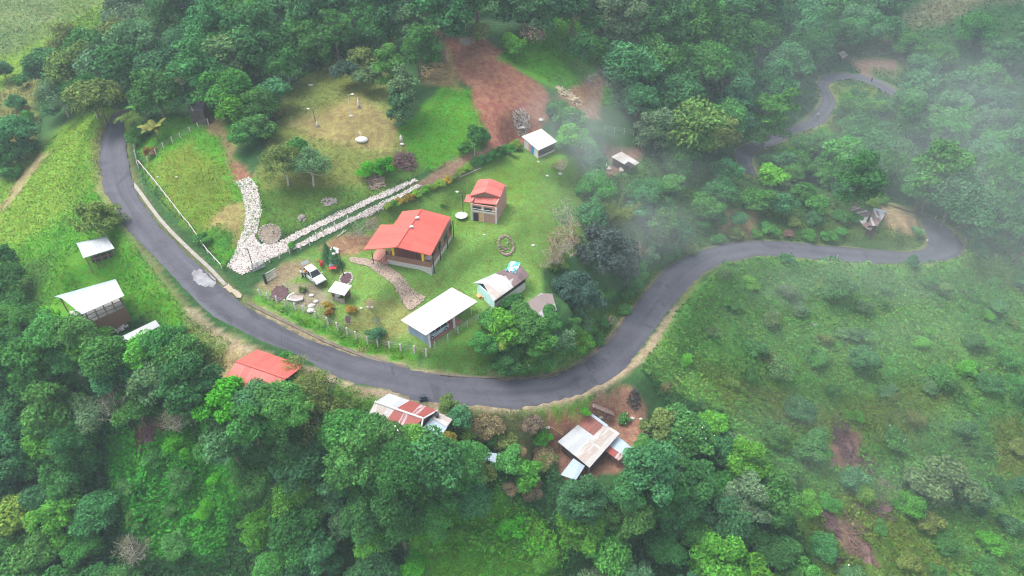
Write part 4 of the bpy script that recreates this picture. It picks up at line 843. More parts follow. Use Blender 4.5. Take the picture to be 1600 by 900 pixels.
# ------------------------------------------------------------------ fences
MWPOST = simple('white_post', (.58, .51, .5), .8, var=.08); MWIRE = simple('wire', (.35, .36, .36), .5); MGREY = simple('grey_metal', (.36, .37, .40), .5, var=.2); MPOSTG = simple('grey_post', (.42, .41, .38), .9, var=.2)
def fence(name, label, pxs, h=1.1, mat=MWPOST, r=.07, wires=(.45, .75, 1.0), rail=None, dens=None, lean=.0, wr=.012):
    p = [G(a, b) for a, b in pxs]
    if dens:
        q = [p[0]]
        for i in range(len(p) - 1):
            L = np.linalg.norm(p[i + 1] - p[i]); n_ = max(1, round(L / dens)); q += [p[i] * (1 - k / n_) + p[i + 1] * k / n_ for k in range(1, n_ + 1)]
        p = q
    root = thing(name, label, 'fence', tuple(p[0])); rg = random.Random(len(label))
    for q in p:
        z = float(ground(q[0], q[1])); a, b = rg.uniform(-lean, lean), rg.uniform(-lean, lean); hh = h * rg.uniform(.92, 1.06)
        mb = MB(); mb.tube([(q[0], q[1], z - .3), (q[0] + a, q[1] + b, z + hh)], [r, r * .9], 6); mb.build('post', mat, root)
    if wires:
        mb = MB()
        for w_ in wires: mb.tube([(q[0], q[1], float(ground(q[0], q[1])) + w_ * h) for q in p], wr, 4)
        mb.build('wire', MWIRE, root)
    if rail:
        mb = MB()
        for a, b in zip(p[:-1], p[1:]): mb.tube([(a[0], a[1], float(ground(a[0], a[1])) + rail[0]), (b[0], b[1], float(ground(b[0], b[1])) + rail[0])], rail[1], 5)
        mb.build('rail', rail[2], root)
    return root
fence('garden_fence', 'wire fence on white concrete posts along the road in front of the garden', [(407,463),(420,468),(433,473),(446,478),(462,484),(475,488),(494,496),(513,506),(528,514),(543,522),(557,529),(575,536),(591,540),(609,544),(627,547),(648,551),(666,555)], 1.25, r=.12, lean=.08)
fence('side_fence', 'wire fence on grey posts beside the carport and down to the sheds', [(680,543),(700,532),(716,521),(731,511),(748,500),(765,488),(785,482),(803,478)], 1.2, MPOSTG, r=.08, lean=.06)
fence('driveway_fence', 'wire fence on leaning white posts below the cobbled driveway', [(391,425),(403,418),(421,410),(437,404),(453,396),(470,389),(484,383),(495,373),(506,365),(524,357),(545,347)], 1.2, r=.10, lean=.15)
fence('bend_fence', 'low white rail fence on the grass between the road bend and the triangular yard', [(218,257),(232,274),(246,291),(260,309),(274,327),(288,345),(297,355),(310,374),(325,396),(347,420)], .9, r=.08, dens=2.2, wires=(), rail=(.8, .05, MWPOST))
fence('corner_fence', 'short run of white posts behind the grass verge at the top of the road bend', [(211,231),(213,245),(217,263)], 1.2, r=.08)
fence('upper_yard_fence', 'wire fence on white posts along the upper edge of the triangular yard', [(232,254),(245,243),(256,233),(270,224),(283,217),(298,208),(311,201),(326,195)], 1.2, r=.09, lean=.08)
fence('hill_fence', 'thin wire fence climbing beside the olive garden up to the dark trees', [(440,142),(453,133),(463,124),(471,116),(481,109),(494,103)], 1.2, r=.07, dens=3.5)
fence('forest_fence', 'white post fence between the red dirt yard and the dark forest above it', [(665,48),(676,47),(690,48),(702,49),(714,50),(728,49),(742,47),(760,44),(778,44),(800,42),(820,38),(836,22),(850,12),(866,6)], 1.5, r=.07)
fence('field_fence', 'wooden post fence by the white shed above the compound lawn', [(945,205),(960,207),(975,209),(990,212)], 1.2, MPOSTG)
# pipe line behind the hedge
mb = MB(); pl = G(np.array([684,700,720,752]), np.array([293,286,277,263])); mb.tube([(p[0], p[1], p[2] + .12) for p in pl], .09, 6); tag(mb.build('white_edging', MWPOST), 'long white edging wall between the flower hedge and the lawn', 'wall')
# gates
def gate(label, a, b, mat, h=1.4):
    A, B = G(*a), G(*b); root = thing('metal_gate', label, 'gate', tuple(A)); d = B - A; mb = MB()
    for t in (0, 1): q = A + d * t; mb.tube([q, q + (0, 0, h)], .06, 5)
    for hh in (.1, h): mb.tube([A + (0, 0, hh), B + (0, 0, hh)], .05, 5)
    mb.build('frame', mat, root); mb = MB()
    for k in range(1, 10): q = A + d * k / 10; mb.tube([q + (0, 0, .1), q + (0, 0, h)], .04, 4)
    for k in range(1, 4): mb.tube([A + (0, 0, h * k / 4), B + (0, 0, h * k / 4)], .03, 4)
    mb.build('grid', mat, root); return root
gate('grey metal gate leaf standing open at the cobbled driveway', (396,425), (414,417), MGREY, 1.3)
g2 = gate('pale lattice gate leaf on a dark post across the garden track', (417,441), (433,432), simple('pale_gate', (.48, .47, .44), .6), 1.5)
mb = MB(); q = G(416, 443); mb.box((q[0], q[1], q[2] - .2), .3, .3, 2.0); mb.build('gate_post', MBLACK, g2)

# ------------------------------------------------------------------ lamp posts, poles, dish
def lamp(label, px, py, h=4.0, arm=(-1, 0), mat=MBLACK, head=True):
    q = G(px, py); root = thing('lamp_post', label, 'lamp post', tuple(q)); mb = MB(); mb.tube([q - (0, 0, .3), q + (0, 0, h)], [.07, .045], 6); mb.build('pole', mat, root)
    if head:
        mb = MB(); a = np.array([arm[0], arm[1], 0.]) * .8; mb.tube([q + (0, 0, h - .1), q + a + (0, 0, h + .15)], .035, 5); mb.build('arm', mat, root)
        mb = MB(); c = q + a + (0, 0, h + .12); mb.blob(c, .22, 8, 5, (1.3, 1, .5)); mb.build('lamp_head', MWHITE, root)
    return root
lamp('black lamp post beside the kiosk with its pale head over the stone circle', 537, 431, 4.0)
lamp('black lamp post rising from the cobbled driveway apron', 396, 419, 3.6)
lamp('black lamp post at the left front corner of the small brick house', 724, 336, 4.2, (-1, .2))
lamp('black lamp post before the porch of the large red house', 653, 417, 3.6)
lamp('black lamp post by the side terrace of the large red house', 606, 408, 2.8)
lamp('thin white pole in the olive garden beside the white statue', 549, 182, 4.0, (1, 0), MWPOST)
lamp('dark pole with a white foot on the left of the olive garden', 494, 196, 3.0, (-1, 0), MDWOOD)
lamp('slim pole standing in the dirt track above the flower hedge', 742, 246, 2.6, mat=MPOSTG, head=False)
lamp('white reflector post at the verge of the road bend, upper left', 224, 294, .9, mat=MWPOST, head=False)
lamp('small white reflector post on the tarmac edge before the knoll', 1307, 404, 1.1, mat=MWPOST, head=False)
lamp('white marker post on the outer verge of the hairpin', 1461, 342, .9, mat=MWPOST, head=False)
lamp('white marker stump lowest on the outer verge of the hairpin', 1508, 393, .7, mat=MWPOST, head=False)
lamp('white marker post on the outer verge of the hairpin turn, widest point', 1507, 376, .7, mat=MWPOST, head=False)
lamp('forked white pole standing in the green bank above the road curve', 913, 521, 2.0, mat=MWPOST, head=False)
q = G(721, 341); r_t = thing('satellite_dish', 'white upturned dish at the foot of the lamp post by the brick house', 'dish', tuple(q)); mb = MB()
for k in range(14):
    a0, a1 = 2 * math.pi * k / 14, 2 * math.pi * (k + 1) / 14
    for r0_, r1_, h0, h1 in ((.15, .6, .25, .32), (.6, 1.0, .32, .6)):
        mb.poly([q + (r0_ * math.cos(a0), r0_ * math.sin(a0), h0), q + (r1_ * math.cos(a0), r1_ * math.sin(a0), h1), q + (r1_ * math.cos(a1), r1_ * math.sin(a1), h1), q + (r0_ * math.cos(a1), r0_ * math.sin(a1), h0)])
mb.build('bowl', MWHITE, r_t); mb = MB(); mb.tube([q - (0, 0, .1), q + (0, 0, .28)], .12, 6); mb.build('stand', MPOSTG, r_t)
# yellow road sign
q = G(1315, 172); r_t = thing('road_sign', 'yellow diamond warning sign on the grassy verge of the far road', 'road sign', tuple(q)); mb = MB(); mb.tube([q, q + (0, 0, 2.4)], .05, 5); mb.build('pole', MGREY, r_t)
mb = MB(); c = q + (0, -.08, 2.3); mb.hexa([c + (0, 0, -.75), c + (.75, 0, 0), c + (0, 0, .75), c + (-.75, 0, 0)], [c + (0, -.04, -.75), c + (.75, -.04, 0), c + (0, -.04, .75), c + (-.75, -.04, 0)]); mb.build('plate', simple('sign_yellow', (.85, .52, .05), .5), r_t)

# ------------------------------------------------------------------ vehicles and people
MTYRE = simple('tyre', (.02, .02, .02), .9); MRIM = simple('rim', (.4, .4, .42), .4); MCARW = simple('white_car_paint', (.45, .49, .47), .3, var=.03); MCARS = simple('silver_car_paint', (.33, .39, .45), .3, var=.04); MRLIGHT = simple('red_lens', (.5, .02, .02), .3); MFLIGHT = simple('clear_lens', (.8, .8, .8), .2); MPLAST = simple('black_plastic', (.03, .03, .035), .6)
def car(name, label, pos, ang, paint, ln=4.3, wd=1.78, ht=1.6, open_hood=False):
    root = thing(name, label, 'car', tuple(pos)); ca, sa = math.cos(ang), math.sin(ang); O = np.array(pos, float)
    def T(x, y, z): return O + np.array([x * ca - y * sa, x * sa + y * ca, z])
    L, Wd, H = ln / 2, wd / 2, ht
    def loft(secs, mat, nmx, smooth=False):       # secs: (x, half width, z) rings bottom->top
        mb = MB(); i0 = 0
        rows_ = []
        for prof in secs: rows_.append([T(*p) for p in prof])
        m = len(rows_[0]); base = len(mb.v)
        for r in rows_: mb.v += [tuple(p) for p in r]; mb.uv += [(0, 0)] * m
        for i in range(len(rows_) - 1):
            for k in range(m):
                k2 = (k + 1) % m; mb.f.append([base + i * m + k, base + i * m + k2, base + (i + 1) * m + k2, base + (i + 1) * m + k])
        mb.f.append([base + k for k in range(m)][::-1]); mb.f.append([base + (len(rows_) - 1) * m + k for k in range(m)]); return mb.build(nmx, mat, root)
    zt = .52 * H
    def sec(x, w_, z0, z1): return [(x, -w_, z0), (x, -w_ * 1.0, (z0 + z1) / 2), (x, -w_ * .9, z1), (x, w_ * .9, z1), (x, w_, (z0 + z1) / 2), (x, w_, z0)]
    loft([sec(-L, Wd * .82, .38, .72 * zt / .83), sec(-L + .12, Wd * .96, .3, zt), sec(-L * .4, Wd, .28, zt + .02), sec(L * .35, Wd, .28, zt + .02), sec(L * .75, Wd * .97, .3, zt - .06), sec(L - .1, Wd * .9, .32, zt - .16), sec(L, Wd * .78, .38, zt - .28)], paint, 'body')
    def cs(x, w_, z): return (x, w_, z)
    gl = MB(); b4 = [(-L + .25, Wd * .86), (L * .38, Wd * .86)]; 
    b = [T(b4[0][0], -b4[0][1], zt), T(b4[1][0], -b4[1][1], zt), T(b4[1][0], b4[1][1], zt), T(b4[0][0], b4[0][1], zt)]
    t = [T(-L + .65, -Wd * .7, H - .05), T(L * .08, -Wd * .7, H - .05), T(L * .08, Wd * .7, H - .05), T(-L + .65, Wd * .7, H - .05)]
    gl.hexa(b, t); gl.build('windows', MGLASS, root)
    rf_ = MB(); rf_.hexa([T(-L + .6, -Wd * .72, H - .05), T(L * .1, -Wd * .72, H - .05), T(L * .1, Wd * .72, H - .05), T(-L + .6, Wd * .72, H - .05)], [T(-L + .68, -Wd * .66, H), T(L * .04, -Wd * .66, H), T(L * .04, Wd * .66, H), T(-L + .68, Wd * .66, H)]); rf_.build('roof', paint, root)
    pl_ = MB()
    for sgn in (-1, 1):
        for (xa, xb) in (((b4[0][0], -L + .65)), ((b4[1][0], L * .08)), ((-.45, -.5))):
            pl_.tube([T(xa, sgn * Wd * .87, zt), T(xb, sgn * Wd * .71, H - .04)], .05, 4)
    pl_.build('pillars', paint, root)
    for sx in (-L * .62, L * .64):
        for sy in (-1, 1):
            w_ = MB(); w_.tube([T(sx, sy * (Wd - .2), .33), T(sx, sy * (Wd + .02), .33)], .33, 12); wo_ = w_.build('wheel', MTYRE, root); w_ = MB(); w_.tube([T(sx, sy * (Wd + .021), .33), T(sx, sy * (Wd + .035), .33)], .19, 8); w_.build('rim', MRIM, wo_)
    for sy in (-1, 1):
        m_b = MB(); m_b.box(T(L - .1, sy * Wd * .62, zt - .35), .16, .35, .16, ang); m_b.build('headlight', MFLIGHT, root)
        m_b = MB(); m_b.box(T(-L + .05, sy * Wd * .75, zt - .25), .14, .22, .3, ang); m_b.build('tail_light', MRLIGHT, root)
        m_b = MB(); m_b.box(T(L * .3, sy * (Wd + .08), zt), .15, .2, .14, ang); m_b.build('mirror', paint, root)
    m_b = MB(); m_b.box(T(L - .02, 0, .3), .14, wd * .8, .18, ang); m_b.build('bumper', MPLAST, root)
    if open_hood:
        m_b = MB(); a = [T(-L + .2, -Wd * .7, H - .02), T(-L + .2, Wd * .7, H - .02), T(-L - .05, Wd * .62, H + .45), T(-L - .05, -Wd * .62, H + .45)]; m_b.hexa([p - np.array((0, 0, .06)) for p in a], a); m_b.build('tailgate', paint, root)
    return root
cpos = G(492, 435); e = G(503, 446) - G(481, 423); car('parked_car', 'whitish hatchback with its tailgate open, parked on the grass by the kiosk', cpos + (0, 0, .03), math.atan2(e[1], e[0]), MCARW, 4.2, open_hood=True)
ins_, z_ = CARPORT; e = ins_[1] - ins_[0]; q = ins_[0] + e * .27 + (ins_[3] - ins_[0]) * .30; q[2] = z_ + .13
car('parked_car', 'silver car with a pale bonnet parked under the white carport roof', q, math.atan2(e[1], e[0]) + math.pi, MCARS, 4.0)

def person(label, pos, ang, shirt, trousers, h=1.72, arm=0.2, sit=False, leanx=0.0):
    root = thing('person', label, 'person', tuple(pos)); ca, sa = math.cos(ang), math.sin(ang); O = np.array(pos, float); k = h / 1.75
    def T(x, y, z): return O + np.array([x * ca - y * sa, x * sa + y * ca, z]) * k
    skin = simple('skin', (.32, .18, .12), .6); hair = simple('hair', (.015, .012, .01), .8)
    if sit: hipz = .85; legs = [[(0, s * .1, hipz), (.38, s * .18, hipz - .08), (.3, s * .2, .38)] for s in (-1, 1)]
    else: hipz = .92; legs = [[(0, s * .09, hipz), (.03, s * .11, .5), (-.02 + .1 * (s > 0), s * .12, .06), (.14 + .1 * (s > 0), s * .13, .03)] for s in (-1, 1)]
    lx = leanx
    # one continuous body grown by a skin modifier
    vs = [T(0, 0, hipz), T(lx * .3, 0, 1.12), T(lx * .7, 0, 1.36), T(lx, 0, 1.5), T(lx + .01, 0, 1.62), T(lx + .02, 0, 1.72)]; rs = [(.15, .11), (.14, .10), (.17, .11), (.06, .06), (.095, .085), (.07, .07)]; es = [(0, 1), (1, 2), (2, 3), (3, 4), (4, 5)]
    for s in (-1, 1):
        i = len(vs); vs += [T(lx * .8, s * .2, 1.4), T(lx + .06 + arm * .3, s * .25, 1.15), T(lx + .12 + arm, s * .2, .98 + arm * .5)]; rs += [(.06, .06), (.045, .045), (.035, .035)]; es += [(2, i), (i, i + 1), (i + 1, i + 2)]
        pts_ = legs[0 if s < 0 else 1][1:]; j = len(vs); vs += [T(*p) for p in pts_]; rs += [(.085, .085), (.06, .06), (.05, .04)][:len(pts_)]; es += [(0, j)] + [(j + m, j + m + 1) for m in range(len(pts_) - 1)]
    me = bpy.data.meshes.new('body'); me.from_pydata([tuple(np.array(v) - O) for v in vs], es, [])
    o = bpy.data.objects.new('body', me); COL.objects.link(o); o.parent = root; o.modifiers.new('skin', 'SKIN'); sk_ = me.skin_vertices[0]
    for n_, v in enumerate(sk_.data): v.radius = (rs[n_][0] * k, rs[n_][1] * k)
    sk_.data[0].use_root = True
    sb = o.modifiers.new('sub', 'SUBSURF'); sb.levels = 2; sb.render_levels = 2
    me.materials.append(skin)
    mb = MB(); mb.tube([T(0, 0, hipz - .02), T(lx * .3, 0, 1.12), T(lx * .7, 0, 1.36), T(lx * .95, 0, 1.46)], [.2 * k, .19 * k, .22 * k, .12 * k], 10)
    for s in (-1, 1): mb.tube([T(lx * .8, s * .15, 1.41), T(lx * .8 + .02, s * .22, 1.36), T(lx + .06 + arm * .3, s * .255, 1.17)], [.1 * k, .09 * k, .07 * k], 8)
    mb.build('shirt', shirt, root, smooth=True); mb = MB(); mb.tube([T(0, 0, hipz - .05), T(0, 0, hipz + .1)], [.19 * k, .2 * k], 10)
    for lg in legs: mb.tube([T(*p) for p in lg[:3]], [.125 * k, .09 * k, .07 * k], 8)
    mb.build('trousers', trousers, root, smooth=True); mb = MB(); mb.blob(T(lx, 0, 1.68), .115 * k, 8, 6); mb.build('hair', hair, root, smooth=True)
    return root
MORANGE = simple('orange_cloth', (.72, .33, .08), .9); MDENIM = simple('dark_denim', (.03, .04, .06), .9); MREDC = simple('red_cloth', (.62, .03, .04), .9, var=.2)
person('person in a white shirt and dark trousers standing at the open car', G(473.5, 434), math.radians(10), MWHITE, MDENIM)
person('person in an orange shirt and dark trousers standing at the open car', G(479, 433), math.radians(-20), MORANGE, MDENIM, 1.7, .35)
q = G(1277, 184); root = thing('motorcycle', 'dark motorcycle ridden along the inner edge of the far road', 'motorcycle', tuple(q)); ang = math.radians(230); ca, sa = math.cos(ang), math.sin(ang)
def TT(x, y, z): return q + np.array([x * ca - y * sa, x * sa + y * ca, z + .06])
for x in (-.65, .65):
    mb = MB(); ring = [TT(x + .28 * math.cos(t), 0, .3 + .28 * math.sin(t)) for t in np.linspace(0, 2 * math.pi, 13)]; mb.tube(ring, .06, 5, False); mb.build('wheel', MTYRE, root)
mb = MB(); mb.tube([TT(-.6, 0, .35), TT(-.1, 0, .55), TT(.35, 0, .75), TT(.65, 0, .3)], .07, 6); mb.blob(TT(0, 0, .5), .2); mb.build('frame', MBLACK, root); mb = MB(); mb.blob(TT(.2, 0, .8), .2, 8, 5, (1.4, .8, .7)); mb.build('tank', MGREY, root)
mb = MB(); mb.blob(TT(-.3, 0, .78), .2, 8, 5, (1.8, .8, .4)); mb.build('saddle', MTYRE, root); mb = MB(); mb.tube([TT(.45, -.35, 1.0), TT(.5, 0, .95), TT(.45, .35, 1.0)], .03, 5); mb.build('handlebar', MBLACK, root)
person('person in a white top riding the motorcycle on the far road', q - np.array([.25 * ca, .25 * sa, -.06]), ang, MWHITE, MDENIM, 1.7, .3, True, .1)
person('person in dark clothes walking where the dirt track meets the far road', G(1361, 129), 2.0, MDENIM, MDENIM)

# ------------------------------------------------------------------ stones, piles, garden pieces
def ring_wall(name, label, cat, px, py, rx, hh, mat, n_=20, fill=None, seed=0, stone=.3, size=1.0):
    c = G(px, py); root = thing(name, label, cat, tuple(c)); rg = random.Random(seed); mb = MB()
    for k in range(n_):
        a = 2 * math.pi * k / n_; x, y = c[0] + rx * math.cos(a), c[1] + rx * math.sin(a); mb.blob((x, y, float(ground(x, y)) + hh * .15), stone * rg.uniform(.8, 1.2), 6, 5, (1, 1, .8), seed + k, .4)
    mb.build('stone_ring', mat, root)
    if fill:
        mb = MB(); gq = lambda r, a: (c[0] + r * math.cos(a), c[1] + r * math.sin(a), float(ground(c[0] + r * math.cos(a), c[1] + r * math.sin(a))) + .1)
        for k in range(18):
            a0, a1 = 2 * math.pi * k / 18, 2 * math.pi * (k + 1) / 18; mb.poly([gq(0, 0), gq(rx * .95, a0), gq(rx * .95, a1)])
        mb.build('fill', fill, root)
    if fill or name == 'fire_pit':
        mb = MB()
        for k in range(int(rx * rx * 9) if name == 'stone_planter' else 26 if name == 'fire_pit' else 0):
            a, r = rg.uniform(0, 6.28), rx * .85 * math.sqrt(rg.random()); mb.blob((c[0] + r * math.cos(a), c[1] + r * math.sin(a), float(ground(c[0] + r * math.cos(a), c[1] + r * math.sin(a))) + .1), rg.uniform(.08, .18), 5, 4, (1, 1, .7), k, .3)
        if mb.v: mb.build('rubble', mat, root)
    return root
MSOILP = simple('dark_soil', (.085, .045, .05), .95, var=.3, scale=3); MSOILB = simple('brown_soil', (.21, .17, .13), .95, var=.3, scale=3)
ring_wall('stone_planter', 'round planter ringed with pale stones inside the fork of the cobbled driveway', 'planter', 422, 366, 1.55, .5, MSTONE, 26, MSOILB, 3, .2)
ring_wall('fire_pit', 'ring of reddish stones on the lawn right of the small brick house', 'stone ring', 791, 383, 1.15, .3, simple('reddish_stone', (.25, .17, .15), .9, var=.4, scale=4, bump=.3), 24, None, 7, .24)
ring_wall('stone_circle', 'white stone circle with dark soil just behind the kiosk roof', 'stone ring', 541, 436, .95, .3, MWSTONE, 20, MSOILP, 9, .17)
ring_wall('tree_ring', 'small stone ring round a seedling on the front lawn', 'stone ring', 543.5, 499.5, .4, .15, MSTONE, 10, MSOILP, 11, .1)
ring_wall('soil_bed', 'flat oval bed of dark purple soil inside the front fence', 'flower bed', 437, 459, 1.25, .05, MSOILP, 9, MSOILP, 13, .16)
c = G(461, 466); root = thing('stone_platform', 'six sided stone platform with white edging beside the dark soil bed', 'platform', tuple(c)); mb = MB()
hx = [G(*p) for p in ((449,470),(464,474),(474,469),(475,459),(462,455),(452,462))]; mb.hexa([(p[0], p[1], c[2] - .3) for p in hx], [(p[0], p[1], c[2] + .18) for p in hx]); mb.build('slab', simple('pinkish_slab', (.27, .23, .205), .9, var=.2), root)
mb = MB()
for i in (0, 1, 4, 5): a, b = hx[i], hx[(i + 1) % 6]; mb.tube([(a[0], a[1], c[2] + .2), (b[0], b[1], c[2] + .2)], .13, 5)
mb.build('white_edge', MWHITE, root)
c = G(565, 219); root = thing('white_monument', 'round white mound with a small white cross in the olive garden', 'monument', tuple(c)); mb = MB(); mb.blob(c + (0, 0, .1), 1.05, 14, 8, (1, .8, .42), 3, .06); mb.build('mound', MWHITE, root)
mb = MB(); mb.tube([c + (-.1, .2, .4), c + (-.1, .2, 1.6)], .09, 6); mb.tube([c + (-.35, .2, 1.25), c + (.15, .2, 1.25)], .07, 5); mb.build('cross', simple('cream_paint', (.75, .66, .5), .8), root)
def statue(label, px, py, h):
    c = G(px, py); root = thing('white_statue', label, 'statue', tuple(c)); mb = MB(); mb.tube([c, c + (0, 0, h * .25)], [.3, .25], 8); mb.build('pedestal', MSTONE, root)
    mb = MB(); mb.tube([c + (0, 0, h * z_) for z_ in (.25, .3, .5, .72, .82, .84, .9, .97, 1.0)], [.24, .26, .19, .2, .12, .08, .13, .11, .03], 10); mb.build('figure', MWHITE, root, smooth=True)
statue('tall white statue on a stone base in the olive garden', 561.5, 169, 2.0)
statue('small white figure at the foot of the dark pole in the olive garden', 496, 198, 1.0)
statue('white figure at the bottom of the tall trees right of the olive garden', 627, 220, 1.1)
def pile(name, label, cat, px, py, r, h, mat, n_=90, seed=0, ln=1.3, rad=.035, elong=(1, 1)):
    c = G(px, py); rg = random.Random(seed); mb = MB()
    for k in range(n_):
        a, rr = rg.uniform(0, 6.28), r * math.sqrt(rg.random()); x, y = c[0] + rr * math.cos(a) * elong[0], c[1] + rr * math.sin(a) * elong[1]; zt_ = float(ground(x, y)) + h * (1 - rr / r) * rg.random() + .08; d = np.array([rg.gauss(0, 1), rg.gauss(0, 1), rg.gauss(0, .3)]); d *= ln * rg.uniform(.4, 1) / np.linalg.norm(d) / 2; p = np.array([x, y, zt_]); zz = float(ground(*(p + d)[:2])), float(ground(*(p - d)[:2]))
        a_, b_ = p + d, p - d; a_[2] = max(a_[2], zz[0] + .03); b_[2] = max(b_[2], zz[1] + .03); mb.tube([a_, (a_ + b_) / 2 + (0, 0, .05), b_], rad * 1.5 * rg.uniform(.6, 1.4), 4)
    mb.blob(c - (0, 0, .15), r * .6, 10, 6, (elong[0], elong[1], h / r * .7), seed, .5); return tag(mb.build(name, mat), label, cat)
MPURP = simple('purple_brush', (.12, .07, .07), .95, var=.35, scale=4); MWBR = simple('bleached_brush', (.36, .32, .29), .95, var=.2, scale=4)
pile('brush_pile', 'big heap of purple brown cut branches above the driveway tracks', 'brush pile', 633, 253, 1.9, 1.6, MPURP, 170, 2, 1.8)
pile('brush_pile', 'low heap of greyish brown twigs left of the end of the wheel tracks', 'brush pile', 588, 286, 1.4, .6, simple('brown_twigs', (.30, .23, .18), .95, var=.3, scale=4), 110, 5, 1.2)
pile('rubble_pile', 'small heap of pale rubble on the grass between garden trees and tracks', 'rubble pile', 515, 316, 1.2, .35, MWBR, 70, 6, .8, .06, (1, .6))
pile('rubble_pile', 'tiny heap of brown stones near the round planter', 'rubble pile', 472, 342, .6, .3, MSTONE, 30, 7, .5, .07)
pile('brush_pile', 'pale twigs at the lower corner of the red dirt yard by the white shed', 'brush pile', 813, 197, 1.4, .4, MWBR, 120, 8, 1.0, .03)
pile('brush_pile', 'whitish twigs on the red dirt just above the white shed', 'brush pile', 820, 187, 1.0, .3, MWBR, 60, 9, 1.0, .03)
pile('brush_pile', 'bleached sticks at the top of the red dirt yard by the forest fence', 'brush pile', 729, 66, 1.6, .7, MWBR, 80, 10, 1.6, .03)
pile('brush_pile', 'pale sticks fallen beside the leaning tree on the red dirt edge', 'brush pile', 890, 152, 1.8, .4, simple('pale_sticks', (.5, .4, .27), .9), 60, 11, 2.0, .05, (1.4, .7))
pile('brush_pile', 'brown brush heap highest on the cleared strip of the right hand field', 'brush pile', 1318, 688, 2.6, .8, MPURP, 150, 12, 2.2, .04, (.7, 1.6))
pile('brush_pile', 'brown brush heap beside the round shrubs on the right hand field', 'brush pile', 1355, 727, 2.0, .6, MPURP, 100, 13, 2.0, .04)
pile('brush_pile', 'long brown windrow of cut branches low on the right hand field', 'brush pile', 1345, 855, 3.4, .7, simple('red_brown_brush', (.16, .095, .08), .95, var=.3), 200, 14, 2.4, .04, (.6, 1.7))
pile('brush_pile', 'grey brown brush heap where the long windrow starts', 'brush pile', 1295, 815, 2.2, .7, MPURP, 130, 15, 2.0, .04, (.7, 1.3))
pile('brush_pile', 'dark brown brush heap between bushes left of the long windrow', 'brush pile', 1308, 868, 1.8, .6, MPURP, 90, 16, 1.6, .04)
pile('brush_pile', 'brown brush heap under the grey green shrub of the right hand field', 'brush pile', 1370, 795, 2.6, .7, MPURP, 120, 17, 2.2, .04, (1.6, .7))
pile('brush_pile', 'dark heap of dead stems on the vine slope above the tan scar', 'brush pile', 233, 683, 1.5, .5, MPURP, 100, 18, 1.2, .035)
pile('maize_stalks', 'dry standing maize stalks at the top of the steep green slope', 'maize stalks', 682, 112, 3.4, 1.6, simple('dry_maize', (.3, .22, .11), .95, var=.2), 170, 19, 1.6, .04)
pile('rubble_pile', 'dark stones and scrap at the roadside edge of the bare red earth', 'rubble pile', 992, 622, 1.0, .6, MBLACK, 30, 20, .8, .1)
# cut logs by the tin house
c = G(938, 638); root = thing('log_pile', 'row of long cut logs on the red earth above the tin house', 'log pile', tuple(c)); a, b = G(924, 631), G(956, 645); nv = np.array([-(b - a)[1], (b - a)[0], 0]); nv /= np.linalg.norm(nv)
for k in range(5):
    mb = MB(); o_ = nv * (.32 * (k - 2)); s_ = (b - a) * .04 * (k % 3); mb.tube([a + o_ + s_ + (0, 0, .14), b + o_ + s_ * .5 + (0, 0, .14)], .13, 8); mb.build('log', MLOG, root)
mb = MB(); a, b = G(447, 0) if False else G(527, 371), G(541, 361); mb.tube([a + (0, 0, .1), b + (0, 0, .1)], .1, 6); mb.tube([a + (.4, .3, .1), b + (-.3, .5, .15)], .08, 6); tag(mb.build('white_logs', MWBR), 'two bleached logs on bare earth behind the large red house', 'log pile')
# stones
def rock(label, px, py, r, mat=MWSTONE, seed=0, sq=(1.2, .9, .6)):
    c = G(px, py); mb = MB(); mb.blob(c + (0, 0, r * .25), r, 8, 6, sq, seed, .3); return tag(mb.build('stone', mat, smooth=False), label, 'stone')
for i, (px, py, r, lb) in enumerate([(487,462,.3,'round white stone on dark soil right of the stone platform'),(494,472,.35,'whitish stone between platform and kiosk'),(487,479,.5,'large pale stone nearest the front fence'),(486,486,.45,'pale stone touching the front fence'),
  (564,482,.22,'white stone on the lawn beside the reddish shrub, left one'),(575,480,.2,'white stone below the reddish shrub on the front lawn'),(581,481,.22,'white stone right of the reddish shrub on the front lawn'),
  (841,253,.22,'white stone on the lawn below the white shed'),(855,275,.25,'white scrap on the middle of the upper lawn'),(875,272,.4,'pale broken slab under the thin shrub on the upper lawn'),(950,283,.3,'pale slab on the grass near the broken shack'),
  (833,384,.25,'white plank scrap on the lawn right of the stone ring'),(757,367,.2,'white stone on the lawn below the small brick house'),(700,377,.3,'white stone at the right back corner of the large red house'),
  (515,135,.01,'x'),(486,134,.4,'cream boulder near the upper left edge of the olive garden'),(628,226,.35,'white stone under the tall trees right of the olive garden'),(549,182,.28,'white stone at the foot of the thin garden pole'),
  (247,277,.2,'pale stone in the triangular yard, nearer the fence'),(276,277,.22,'pale stone in the middle of the triangular yard'),(937,653,.28,'white bucket shaped stone behind the tin house'),(856,668,.3,'white stone at the left end of the red earth patch'),(988,654,.3,'pale stone right of the cut logs'),(1001,655,.25,'pale stone furthest right on the red earth'),
  (845,188,.4,'pale boulder on the red dirt above the white shed'),(1273,508,.5,'pinkish stone in the misty right hand field'),(1449,376,.3,'pale kerb stone at the inner point of the hairpin')]):
    if lb != 'x': rock(lb, px, py, r, seed=i)
